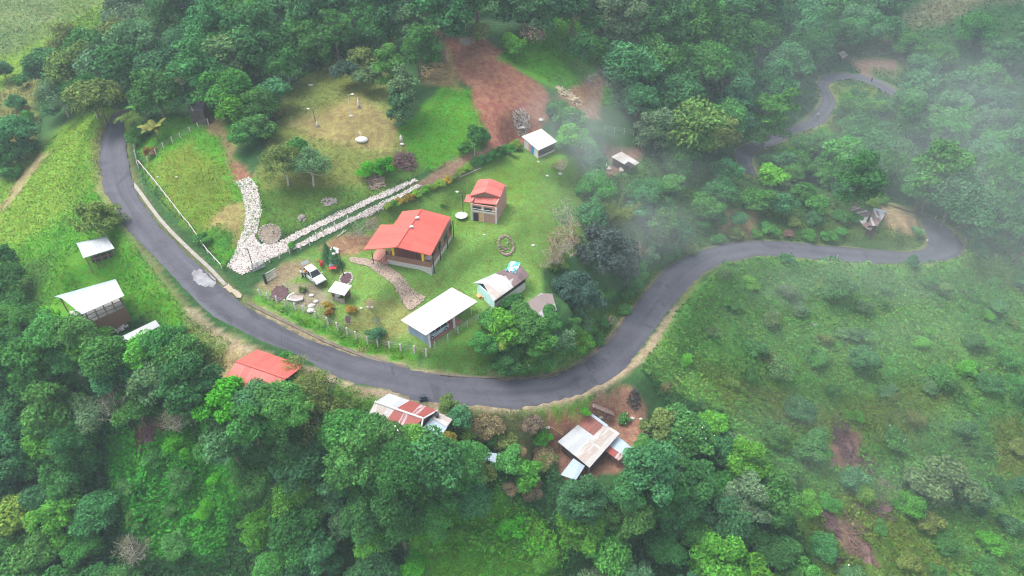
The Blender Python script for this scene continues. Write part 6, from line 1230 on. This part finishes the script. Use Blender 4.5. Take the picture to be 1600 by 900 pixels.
T('bush', 785, 690, 2.0, 'olive', 'bush', 'olive bush right above the blue tin hut', 'bush'); T('bush', 847, 682, 1.5, 'vivid green', 'bush', 'bright green bush left of the tin patchwork house', 'bush'); T('bush', 850, 715, 2.0, 'brownish', 'bush', 'brownish green bush left of the front tin roof', 'bush'); T('small', 822, 742, 2.4, 'fresh green', 'tree', 'fresh green round tree below the blue tin hut', 'tree'); T('bush', 915, 642, .9, 'vivid green', 'bush', 'small vivid green bush behind the tin patchwork house', 'bush'); T('small', 795, 720, 2.0, 'mid green', 'tree', 'green tree right of the blue tin hut', 'tree', flowers=14); T('bush', 1010, 700, 1.8, 'mid green', 'bush', 'bush at the right corner of the side tin roof', 'bush'); T('bush', 975, 655, 1.0, 'mid green', 'bush', 'white flowered shrub on red earth behind the tin house', 'bush', flowers=40)
T('broad', 1072, 680, 4.4, 'mid green', 'tree', 'large green tree with white blossoms right of the tin house', 'tree', flowers=50, hs_=.85); T('small', 1030, 665, 2.6, 'olive', 'tree', 'olive tree at the right edge of the red earth', 'tree', flowers=30); T('small', 1115, 660, 2.6, 'fresh green', 'tree', 'fresh green tree on the right shoulder of the big blossoming tree', 'tree'); T('small', 1150, 700, 2.6, 'grey green', 'tree', 'grey green tree right of the big blossoming tree', 'tree', flowers=20)
# right hand field shrubs
field = [(1180,545,2.2,'bluish green'),(1205,500,2.0,'grey green'),(1310,450,3.4,'dark green'),(1350,482,1.8,'grey green'),(1352,562,3.0,'dark green'),(1345,525,2.2,'bluish green'),(1470,590,2.8,'mid green'),(1510,575,2.2,'fresh green'),(1545,600,2.6,'bluish green'),(1520,535,2.2,'dark green'),(1575,560,2.6,'mid green'),(1595,620,2.6,'dark green'),
 (1250,640,2.8,'bluish green'),(1270,700,3.0,'bluish green'),(1210,680,2.4,'mid green'),(1510,672,2.4,'bluish green'),(1530,700,2.2,'mid green'),(1475,755,5.0,'grey green'),(1440,740,3.0,'mid green'),(1420,790,2.6,'fresh green'),(1520,775,3.2,'bluish green'),(1560,760,2.2,'dark green'),(1345,770,2.0,'yellow green'),(1550,850,2.4,'fresh green'),(1580,820,2.2,'bluish green'),(1480,850,2.2,'mid green'),(1400,690,2.4,'mid green'),(1430,655,2.0,'olive'),(1170,590,1.8,'mid green'),(1220,580,2.6,'grey green'),(1110,520,1.5,'grey green'),
 (1150,480,1.4,'mid green'),(1230,455,2.0,'grey green'),(1130,430,1.5,'grey green'),(1380,450,1.4,'mid green'),(1470,450,2.0,'grey green'),(1560,480,2.4,'bluish green'),(1595,440,2.2,'bluish green'),(1590,700,1.8,'olive'),(1300,610,1.6,'mid green'),(1390,620,1.4,'olive'),(1330,650,1.4,'fresh green'),(1230,740,2.4,'mid green'),(1260,790,2.2,'fresh green'),(1220,860,2.4,'mid green'),(1330,900,2.0,'bluish green'),(1420,880,2.0,'olive'),(1545,495,1.6,'fresh green'),(1450,520,1.3,'fresh green'),(1290,530,1.4,'olive')]
FT = {'dark green': (.055, .150, .045), 'bluish green': (.068, .170, .060), 'mid green': (.072, .190, .045), 'grey green': (.095, .180, .065)}; rg = random.Random(5); fg = 'shrubs scattered over the right hand field'
for i, (a, b, r, t) in enumerate(field):
    band = 'just below the straight road' if b < 465 else 'on the upper misty part of the right hand field' if b < 560 else 'in the middle of the right hand field' if b < 665 else 'beside the brush heaps low on the right hand field' if a < 1400 else 'near the large grey green crown, lower right'
    sz = 'large' if r > 2.9 else 'low' if r < 1.7 else 'rounded'
    T('small' if r > 2.8 else 'bush', a, b, r, FT.get(t, t), 'shrub', f'{sz} {t} shrub {band}' if a != 1475 else 'largest grey green domed tree on the lower right slope', 'shrub' if a != 1475 else 'tree', fg, flowers=12 if rg.random() < .12 else None)

for (a_, b_, r_, t_, l_) in ((175,556,3.4,'mid green','tree half hiding the low shelter below the barn'),(232,548,3.2,'fresh green','tree over the right end of the low shelter'),(262,535,3.0,'dark green','dark tree right of the low shelter'),(120,522,3.0,'mid green','tree against the left end of the barn'),(140,545,2.8,'fresh green','fresh green tree below the barn roof'),(285,565,3.4,'mid green','tree between low shelter and red tile roof'),(250,590,3.6,'grey green','grey green tree left of the bright vine covered one'),
 (395,632,3.0,'bluish green','bluish tree below the lower edge of the red tile roof'),(432,625,2.8,'mid green','tree over the right lower corner of the red tile roof'),(360,690,3.4,'bluish green','bluish tree below the bright vine covered round tree'),(1262,905,2.6,'mid green','tree at the bottom edge left of the long windrow')):
    T('broad', a_, b_, r_, t_, 'tree', l_, 'tree')
for (a_, b_, r_, l_) in ((182,632,3.0,'pale half bare tree in the middle of the left wood'),(272,655,2.6,'pale twiggy tree right above the vine slope'),(205,862,2.6,'bleached leafless tree near the bottom left corner'),(1225,765,2.4,'pale twiggy tree left of the brush windrow'),(270,130,2.6,'pale twiggy tree in the upper left wood above the dark shack'),(1080,60,3.0,'pale twiggy tree in the misty top forest'),(1385,765,2.2,'half bare tree between brush heaps, lower right')):
    T('bare', a_, b_, r_, (.15, .16, .10), 'tree', l_, 'tree', hs_=1.25)
# --- woods: individual trees filling an outline given by photo points ---
KEEP = [[(r[0], r[1]) for r in RA] + [(r[2], r[3]) for r in RA[::-1]], [(r[0], r[1]) for r in RB] + [(r[2], r[3]) for r in RB[::-1]],
 [(85,430),(195,430),(195,500),(85,500)], [(160,500),(250,497),(250,525),(160,545)], [(349,545),(470,545),(480,590),(420,622),(349,600)], [(575,612),(707,612),(707,690),(636,690)], [(870,640),(990,640),(990,745),(870,750)], [(752,700),(788,700),(788,728),(752,728)], [(288,150),(322,150),(322,185),(288,185)], [(940,232),(1002,232),(1002,272),(940,272)], [(1305,74),(1400,74),(1400,112),(1305,112)], [(1325,310),(1425,310),(1440,395),(1325,395)]]
def fill(where, outline, spacing, Rr, kinds, tones, seed, group, cat='tree', name='tree', pad=.55, occupied=.55, hs_=1.0):
    rng = random.Random(seed); xs = [p[0] for p in outline]; ys = [p[1] for p in outline]; pts = []; n_ = 0
    nr = np.random.default_rng(seed); CX, CY = nr.uniform(min(xs), max(xs), 3500), nr.uniform(min(ys), max(ys), 3500); m_ = inside(CX, CY, outline); CX, CY = CX[m_], CY[m_]
    QQ = G(CX, CY, 5.0); KI = np.zeros(len(CX), bool); KD = np.full(len(CX), 1e9)
    for kp in KEEP: KI |= inside(CX, CY, kp); KD = np.minimum(KD, seg_dist(CX, CY, kp))
    for k in range(len(CX)):
        px, py, q = CX[k], CY[k], QQ[k]
        if any((q[0] - a) ** 2 + (q[1] - b) ** 2 + (q[2] - c_) ** 2 < spacing ** 2 for a, b, c_ in pts): continue
        R = rng.uniform(*Rr)
        if any((q[0] - a) ** 2 + (q[1] - b) ** 2 + (q[2] - c_) ** 2 < (occupied * (R + r2)) ** 2 for a, b, r2, c_ in ALLTREES[:N_SINGLE]): continue
        dep = (q[1] * cp - (q[2] - CAMH) * sp_); rp = R * F / dep * pad
        if KI[k] or KD[k] < rp: continue
        pts.append((q[0], q[1], q[2])); tone = rng.choices([t[0] for t in tones], [t[1] for t in tones])[0]; kd = rng.choice(kinds)
        ff = tone
        szw = {'tall': 'tall', 'broad': 'broad', 'airy': 'thin', 'small': 'small', 'bush': 'low', 'cascade': 'drooping', 'round': 'dense'}.get(kd, '')
        plant(kd, px, py, R, tone, name, f'{szw} {tone} {cat} {where}', cat, group, rng, hs_, .12); n_ += 1
    return n_
N_SINGLE = len(ALLTREES); CNT = {}
BT = [('mid green', 4), ('dark green', 2), ('bluish green', 3), ('grey green', 1.2), ('fresh green', .8)]
CNT['bl'] = fill('in the wood at the left edge below the barn', [(-40,520),(60,500),(130,520),(160,560),(250,555),(300,560),(330,610),(290,635),(190,650),(130,685),(-40,700)], 4.3, (2.8, 4.4), ['broad', 'broad', 'tall'], BT, 1, 'trees of the lower left wood')
CNT['bl2'] = fill('in the wood filling the bottom left corner', [(-40,700),(120,690),(140,760),(170,850),(200,930),(-40,950)], 4.1, (2.7, 4.2), ['broad', 'broad', 'tall', 'cascade'], BT + [('yellow green', .7)], 2, 'trees of the lower left wood')
CNT['bm'] = fill('in the wood under the two roadside roofs, bottom centre', [(340,640),(440,625),(560,670),(640,705),(720,700),(745,755),(725,790),(620,830),(590,950),(385,950),(395,850),(400,760),(380,690)], 3.9, (2.6, 4.0), ['broad', 'broad', 'tall', 'cascade'], BT, 3, 'trees of the bottom centre wood')
CNT['br'] = fill('in the wood below the tin patchwork house', [(880,765),(1000,740),(1060,720),(1150,690),(1200,760),(1260,850),(1290,950),(925,950),(900,860)], 4.1, (2.6, 4.2), ['broad', 'broad', 'tall'], BT + [('fresh green', 1)], 4, 'trees of the wood below the tin house')
CNT['tl'] = fill('in the hill wood above the top end of the road', [(70,95),(110,60),(170,30),(230,-20),(330,-20),(330,100),(290,150),(250,165),(190,170),(120,165),(60,160)], 8.6, (4.4, 5.8), ['broad', 'broad', 'airy', 'tall'], [('mid green', 3), ('dark green', 2), ('grey green', 2), ('bluish green', 2), ('olive', .6)], 5, 'trees of the upper left hill wood')
CNT['tl2'] = fill('in the hill wood between the dark shack and the top edge', [(330,-20),(480,-30),(480,60),(430,125),(400,150),(330,150),(325,100)], 8.6, (4.6,5.8), ['broad', 'tall', 'airy'], [('mid green', 3), ('dark green', 2), ('grey green', 2), ('bluish green', 2)], 6, 'trees of the upper left hill wood')
CNT['tm'] = fill('in the dark forest behind the forest fence', [(480,-40),(900,-60),(870,10),(810,25),(740,32),(690,35),(600,15),(480,30)], 10.5, (5.4, 7.0), ['broad', 'broad', 'tall'], [('dark green', 4), ('bluish green', 3), ('mid green', 1)], 7, 'trees of the top forest')
CNT['t2'] = fill('in the misty forest right of the bright clearing', [(900,-40),(1090,-60),(1110,120),(1060,165),(980,150),(960,60),(890,20)], 10.0, (5.2, 7.0), ['broad', 'broad', 'tall'], [('dark green', 2), ('bluish green', 3), ('mid green', 2), ('grey green', 1)], 8, 'trees of the top forest')
CNT['t3'] = fill('in the misty forest above the far road', [(1090,-60),(1300,-80),(1300,60),(1285,110),(1265,130),(1270,160),(1240,185),(1190,212),(1160,225),(1120,180),(1100,120)], 11.0, (5.8, 7.6), ['broad', 'broad', 'tall'], [('dark green', 2), ('bluish green', 4), ('mid green', 2)], 9, 'trees of the top forest')
CNT['t4'] = fill('in the hazy wood at the top right around the earth track', [(1300,-60),(1400,-60),(1400,30),(1380,60),(1300,60)], 11, (5.4, 7.0), ['broad'], [('bluish green', 3), ('mid green', 1)], 10, 'trees of the misty valley')
CNT['t5'] = fill('on the hazy hillside in the top right corner', [(1400,70),(1500,50),(1640,30),(1680,200),(1560,215),(1420,190),(1395,150)], 11, (5.0, 6.8), ['broad', 'small'], [('bluish green', 3), ('mid green', 2), ('yellow green', .2), ('dark green', 1)], 11, 'trees of the misty valley')
CNT['t6'] = fill('in the misty valley wood beyond the hairpin', [(1330,165),(1420,190),(1560,215),(1680,200),(1680,400),(1610,380),(1540,345),(1490,340),(1440,320),(1400,300),(1330,290),(1310,220)], 9.8, (5.0, 6.8), ['broad', 'broad', 'tall'], [('bluish green', 4), ('mid green', 2), ('dark green', 2)], 12, 'trees of the misty valley')
CNT['t7'] = fill('in the scrub between far road and knoll', [(1190,285),(1215,270),(1260,225),(1310,215),(1330,250),(1330,300),(1290,300),(1200,320),(1110,300),(1130,262)], 7.0, (2.8, 4.2), ['small', 'broad', 'bush'], [('bluish green', 2), ('mid green', 3), ('fresh green', 1)], 13, 'trees of the scrub by the knoll', hs_=.85)
CNT['t8'] = fill('on the wooded bank above the road curve', [(960,270),(1060,260),(1110,300),(1110,350),(1060,370),(1010,370),(985,340),(900,305),(925,280)], 6.6, (2.8, 4.0), ['small', 'broad', 'bush'], [('bluish green', 2), ('mid green', 3), ('grey green', 1), ('dark green', 1)], 14, 'trees on the bank above the road curve', hs_=.85)
CNT['s1'] = fill('on the verge above the straight road', [(1060,372),(1110,340),(1200,330),(1320,330),(1320,372),(1200,368),(1120,376),(1075,390)], 4.2, (1.3, 2.2), ['bush'], [('bluish green', 2), ('mid green', 3), ('olive', 1)], 15, 'bushes above the straight road', 'bush', 'bush')
CNT['s2'] = fill('on the grassy spur inside the far road bend', [(1300,200),(1330,150),(1380,160),(1330,230),(1290,260),(1215,262),(1215,235),(1270,215)], 6.0, (2.0, 3.4), ['bush', 'small'], [('fresh green', 2), ('mid green', 3), ('bluish green', 1)], 16, 'bushes inside the far road bend', 'bush', 'bush')
CNT['s3'] = fill('on the vine covered slope bottom left', [(215,700),(330,690),(350,780),(300,880),(240,880),(180,780)], 4.2, (1.2, 2.4), ['bush', 'bush', 'small'], [('vivid green', 2), ('fresh green', 2), ('mid green', 3)], 17, 'bushes on the vine slope', 'bush', 'bush')
CNT['s4'] = fill('on the bright grass slope at the bottom edge', [(640,860),(760,810),(800,790),(860,860),(860,930),(640,930)], 6.0, (1.4, 2.3), ['bush'], [('vivid green', 3), ('fresh green', 2)], 18, 'bushes on the bottom bright slope', 'bush', 'bush')
CNT['s5'] = fill('on the far left slope under the corn field', [(0,110),(50,110),(60,160),(40,190),(0,190)], 7, (1.6, 2.6), ['bush', 'small'], [('mid green', 2), ('bluish green', 1)], 19, 'bushes under the corn field', 'bush', 'bush')
CNT['s7'] = fill('in the thicket on the bank below the turquoise shed', [(750,512),(800,495),(905,505),(935,530),(890,562),(800,578),(740,560)], 3.0, (1.4, 2.2), ['bush', 'bush', 'small'], [('mid green', 3), ('fresh green', 1.5), ('dark green', 2), ('grey green', 1)], 31, 'bushes of the road bank thicket', 'bush', 'bush', occupied=.35)
CNT['s8'] = fill('on the strip between the road and the roadside houses', [(480,600),(560,625),(575,650),(540,665),(480,640),(440,620)], 3.2, (1.2, 2.0), ['bush'], [('olive', 2), ('mid green', 2), ('fresh green', 1)], 32, 'bushes beside the road edge', 'bush', 'bush', occupied=.4)
CNT['s9'] = fill('between the blue tin hut and the two roadside houses', [(715,650),(840,655),(865,720),(850,770),(790,770),(740,740),(715,700)], 3.0, (1.1, 1.9), ['bush'], [('olive', 2), ('mid green', 2), ('brownish', 1)], 33, 'bushes by the blue tin hut', 'bush', 'bush', occupied=.45)
CNT['s10'] = fill('on the inner bank under the dark trees, above the road curve', [(900,480),(960,440),(1010,400),(1030,395),(1010,430),(965,505),(930,540)], 3.2, (1.1, 1.9), ['bush'], [('fresh green', 1), ('mid green', 3), ('grey green', 1)], 34, 'bushes on the inner bank', 'bush', 'bush', occupied=.4)
CNT['s11'] = fill('in the scrub of the right hand field', [(1060,560),(1130,440),(1500,430),(1620,450),(1620,700),(1400,660),(1200,640)], 8.5, (1.3, 2.2), ['bush'], [('fresh green', 2), ('mid green', 3), ('grey green', 1.5), ('olive', 1)], 35, 'low bushes in the scrub of the field', 'bush', 'bush', occupied=.6, hs_=.8)
CNT['s6'] = fill('on the misty lower right slope', [(1150,740),(1300,720),(1420,830),(1600,700),(1640,900),(1300,940),(1180,860)], 7.5, (1.3, 2.4), ['bush'], [('mid green', 2), ('bluish green', 2), ('olive', 1)], 20, 'bushes on the lower right slope', 'bush', 'bush')
# past 300 trees: the ones that show smallest, far up the hazy hillside, become one mass of forest
rk = []
for o in COL.objects:
    if o.type == 'EMPTY' and o.get('category') == 'tree':
        x_, y_, d_ = topx(np.array(o.location)); rk.append((max(abs(o.scale.y), .1) * (o.children[0].dimensions.x if False else 1) * VSZ.get(o.name, 3) / float(d_), o))
rk.sort(key=lambda t: -t[0]); V_, F_, C_, nv_, kill = [], [], [], 0, []
for _, o in rk[298:]:
    cr = [c for c in o.children if c.name.startswith('crown')][0]; me = cr.data; n_ = len(me.vertices); co = np.zeros(n_ * 3, np.float32); me.vertices.foreach_get('co', co); co = co.reshape(-1, 4, 3)
    ca_ = np.zeros(n_ * 4, np.float32); me.color_attributes['Col'].data.foreach_get('color', ca_); ca_ = ca_.reshape(-1, 4, 4)[:, :, :3]
    keep_ = np.random.default_rng(n_).random(len(co)) < .5; co = co[keep_]; ca_ = ca_[keep_]; mid = co.mean(1, keepdims=True); co = mid + (co - mid) * 1.38; co = co.reshape(-1, 3)
    th = o.rotation_euler.z; sx, sy, sz = o.scale; x = co[:, 0] * sx; y = co[:, 1] * sy; w3 = np.stack([x * math.cos(th) - y * math.sin(th) + o.location.x, x * math.sin(th) + y * math.cos(th) + o.location.y, co[:, 2] * sz + o.location.z], 1)
    V_.append(w3); F_.append(np.arange(len(w3)).reshape(-1, 4) + nv_); nv_ += len(w3); C_.append(ca_.reshape(-1, 3) * np.array(cr.color[:3])); kill.append(o)
if V_: tag(mesh_np('forest', np.vstack(V_), np.vstack(F_), MLEAF, np.vstack(C_)), 'far and half hidden trees of the woods that read as one mass', None, None, 'stuff')
for o in kill:
    for ch in list(o.children): bpy.data.objects.remove(ch)
    bpy.data.objects.remove(o)
pass

# ------------------------------------------------------------------ ground cover: blades and low leaves nobody could count
def scatter(name, label, outlines, dens, size, hgt, asp, seed, bright=1.0, lift=.0, steep=.9, mound=0.0, avoid=.3, maxn=90000, tint=(1, 1, 1)):
    rng = np.random.default_rng(seed); P_ = []
    for ol in outlines:
        w3 = G(np.array([p[0] for p in ol]), np.array([p[1] for p in ol])); x0, y0 = w3[:, :2].min(0); x1, y1 = w3[:, :2].max(0); n_ = int((x1 - x0) * (y1 - y0) * dens); n_ = min(n_, 400000)
        p = np.stack([rng.uniform(x0, x1, n_), rng.uniform(y0, y1, n_)], 1); P_.append(p[inside(p[:, 0], p[:, 1], [tuple(a) for a in w3[:, :2]])])
    p = np.vstack(P_); c, dm = gcol(p[:, 0], p[:, 1]); ok = (dm > avoid) & (c[:, 1] > c[:, 0] * 1.02)
    px_, py_, dep_ = topx(np.column_stack([p, ground(p[:, 0], p[:, 1])]))
    for a_, b_, r_p in PADW: ok &= np.hypot(p[:, 0] - a_, p[:, 1] - b_) > r_p * .72
    ok &= (px_ > -60) & (px_ < 1660) & (py_ > -60) & (py_ < 960)
    p, c = p[ok], c[ok]
    if len(p) > maxn: s_ = rng.permutation(len(p))[:maxn]; p, c = p[s_], c[s_]
    m = np.clip(fbm(p[:, 0] / 1.6, p[:, 1] / 1.6, seed + 3, 3) + .25, 0, 1) * mound + np.clip(fbm(p[:, 0] / 5, p[:, 1] / 5, seed + 5, 2), 0, 1) * mound
    n_ = len(p); z = ground(p[:, 0], p[:, 1]) + lift + m + hgt * rng.random(n_) * .6
    nrm = rng.normal(size=(n_, 3)) * steep + np.array((0, 0, 1.0)); v, f = leaves(np.column_stack([p, z]), nrm, size * rng.uniform(.6, 1.4, n_), rng, asp)
    mk = np.clip(m / (mound + 1e-6) - .15, 0, 1)[:, None]; c = c * (1 - mk) + c * np.array((.62, .86, .95)) * mk
    patch = 1 + .28 * fbm(p[:, 0] / 2.5, p[:, 1] / 2.5, seed + 9, 3); k = (rng.uniform(.7, 1.35, n_) * patch * bright)[:, None]; cc = c * k * np.array(tint) * (1 + .12 * rng.normal(size=(n_, 3)))
    o = mesh_np(name, v, f, MGRASS, np.repeat(np.clip(cc, .004, .8), 4, 0)); return tag(o, label, None, None, 'stuff')
scatter('grass', 'bright meadow grass on the slope left of the road', [[(160,160),(185,190),(150,300),(180,345),(300,500),(385,545),(350,590),(180,500),(0,520),(-40,520),(-40,330),(60,235)]], 16, .20, .3, .35, 1, 1.1, .02, .9, .12, maxn=60000)
scatter('grass', 'grass of the triangular yard and the garden above the driveway', [[(200,200),(330,175),(372,250),(420,330),(352,430),(225,290)], [(400,270),(430,130),(610,110),(650,200),(700,130),(745,150),(768,215),(740,240),(640,285),(430,376),(412,350)]], 18, .15, .25, .35, 2, 1.08, .02, .9, .1, maxn=60000)
scatter('grass', 'short lawn grass around the houses of the compound', [[(395,455),(440,415),(560,355),(620,325),(700,282),(830,235),(950,240),(950,330),(890,400),(860,500),(665,560),(540,520),(420,470)]], 22, .10, .1, .35, 3, 1.05, .0, .8, .02, maxn=60000)
scatter('undergrowth', 'tall weeds on the banks beside the winding road', [[(400,466),(540,525),(665,562),(760,500),(880,520),(960,470),(1040,400),(1020,440),(960,530),(880,580),(760,590),(665,578),(540,552)], [(780,90),(880,20),(960,60),(960,170),(900,160)], [(360,520),(560,605),(700,650),(850,645),(980,600),(1000,640),(900,660),(700,690),(520,660),(400,600)]], 22, .19, .4, .42, 4, 1.05, .05, .9, .45, maxn=60000)
scatter('undergrowth', 'thick weeds and low plants covering the right hand field', [[(1000,580),(1040,510),(1130,415),(1200,403),(1450,415),(1520,400),(1470,345),(1520,345),(1660,430),(1660,940),(1260,940),(1100,700)]], 17, .27, .5, .45, 5, 1.12, .05, .9, 1.25, maxn=160000)
scatter('undergrowth', 'scrub between the road curve, the far road and the knoll', [[(960,240),(1150,240),(1200,200),(1290,205),(1330,150),(1400,160),(1340,270),(1440,340),(1440,388),(1200,374),(1080,390),(950,400),(900,300)]], 13, .24, .5, .45, 6, 1.1, .05, .9, .6, maxn=60000)
scatter('undergrowth', 'thick bright vines over the bottom left slope', [[(150,660),(380,640),(420,800),(360,940),(180,940),(120,760)]], 30, .21, .4, .55, 7, 1.35, .1, .7, 1.3, maxn=70000)
scatter('undergrowth', 'bright green tall grass slope at the bottom edge', [[(600,800),(800,740),(900,860),(900,940),(600,940)]], 34, .22, .5, .4, 8, 1.3, .1, .9, 1.2, maxn=60000)
scatter('undergrowth', 'dark low growth on the floor of the lower woods', [[(-60,520),(300,540),(560,650),(860,740),(1120,640),(1300,940),(-60,940)]], 22, .26, .5, .55, 9, 1.5, .1, .8, 1.7, maxn=110000)
scatter('undergrowth', 'dark low growth on the floor of the upper woods', [[(60,90),(130,20),(300,-40),(1400,-60),(1660,-20),(1660,400),(1480,340),(1400,300),(1310,220),(1160,235),(960,170),(870,20),(660,50),(430,140),(400,190),(200,185)]], 4.5, .38, .6, .55, 10, 1.2, .1, .8, .9, maxn=110000)
scatter('grass', 'dry grass and low growth on the far left slope', [[(-60,-40),(300,-40),(100,90),(60,235),(-60,340)]], 8, .24, .3, .35, 11, 1.05, .02, .9, .2, maxn=40000)

# ------------------------------------------------------------------ air
def volume(name, dens, col=(.74, .88, 1.0), aniso=.0):
    m = bpy.data.materials.new(name); m.use_nodes = True; t = m.node_tree; t.nodes.clear(); o = t.nodes.new('ShaderNodeOutputMaterial'); v = t.nodes.new('ShaderNodeVolumePrincipled')
    v.inputs['Density'].default_value = dens; v.inputs['Color'].default_value = (*col, 1); v.inputs['Anisotropy'].default_value = aniso; t.links.new(v.outputs[0], o.inputs['Volume']); return m
mb = MB(); zlo = float(Z.min()) - 1; X0, X1, Y0, Y1 = -910, 910, -520, 1210
mb.hexa([(X0, Y0, zlo), (X1, Y0, zlo), (X1, Y1, zlo), (X0, Y1, zlo)], [(X0, Y0, CAMH + 3), (X1, Y0, CAMH + 3), (X1, Y1, CAMH + 3), (X0, Y1, CAMH + 3)])
hz = tag(mb.build('haze', volume('haze_air', HAZE_DENSITY)), 'thin pale haze over the whole valley', None, None, 'stuff')

def mist(label, px, py, h, rad, dens, seed):
    """a soft bank of drifting mist: densest in its middle, ragged at its edge"""
    m = bpy.data.materials.new('mist_air'); m.use_nodes = True; t = m.node_tree; N, L = t.nodes, t.links; N.clear(); o = N.new('ShaderNodeOutputMaterial'); v = N.new('ShaderNodeVolumePrincipled')
    v.inputs['Color'].default_value = (.90, .96, 1, 1); tc = N.new('ShaderNodeTexCoord'); ln = N.new('ShaderNodeVectorMath'); ln.operation = 'LENGTH'; L.new(tc.outputs['Object'], ln.inputs[0])
    nz = N.new('ShaderNodeTexNoise'); nz.inputs['Scale'].default_value = 1.7; nz.inputs['Detail'].default_value = 3; mp = N.new('ShaderNodeMapping'); mp.inputs['Location'].default_value = (seed * 3.1, seed, 0); L.new(tc.outputs['Object'], mp.inputs[0]); L.new(mp.outputs[0], nz.inputs['Vector'])
    a = N.new('ShaderNodeMapRange'); a.interpolation_type = 'SMOOTHSTEP'; a.inputs[1].default_value = .98; a.inputs[2].default_value = .0; L.new(ln.outputs['Value'], a.inputs[0])
    b = N.new('ShaderNodeMapRange'); b.inputs[1].default_value = .38; b.inputs[2].default_value = .68; L.new(nz.outputs['Fac'], b.inputs[0])
    c = N.new('ShaderNodeMath'); c.operation = 'MULTIPLY'; L.new(a.outputs[0], c.inputs[0]); L.new(b.outputs[0], c.inputs[1]); d = N.new('ShaderNodeMath'); d.operation = 'MULTIPLY'; d.inputs[1].default_value = dens; L.new(c.outputs[0], d.inputs[0]); L.new(d.outputs[0], v.inputs['Density']); L.new(v.outputs[0], o.inputs['Volume'])
    q = G(px, py, h); me = bpy.data.meshes.new('mist'); mb = MB(); mb.blob((0, 0, 0), 1, 20, 14); o_ = mb.build('mist', m); o_.location = q; o_.scale = rad; return tag(o_, label, None, None, 'stuff')
MIST = True
if MIST:
    mist('broad bank of mist over the valley on the right', 1430, 230, 14, (85, 80, 26), .0075, 1)
    mist('wisp of mist drifting over the trees right of the white shed', 905, 200, 12, (14, 30, 9), .026, 2)
    mist('mist over the dark trees and the road bank', 1010, 330, 10, (26, 26, 12), .018, 3)
    mist('thin mist over the upper right hand field', 1300, 470, 8, (45, 22, 9), .014, 4)
    mist('mist at the lower right edge', 1330, 690, 10, (38, 18, 9), .012, 5)
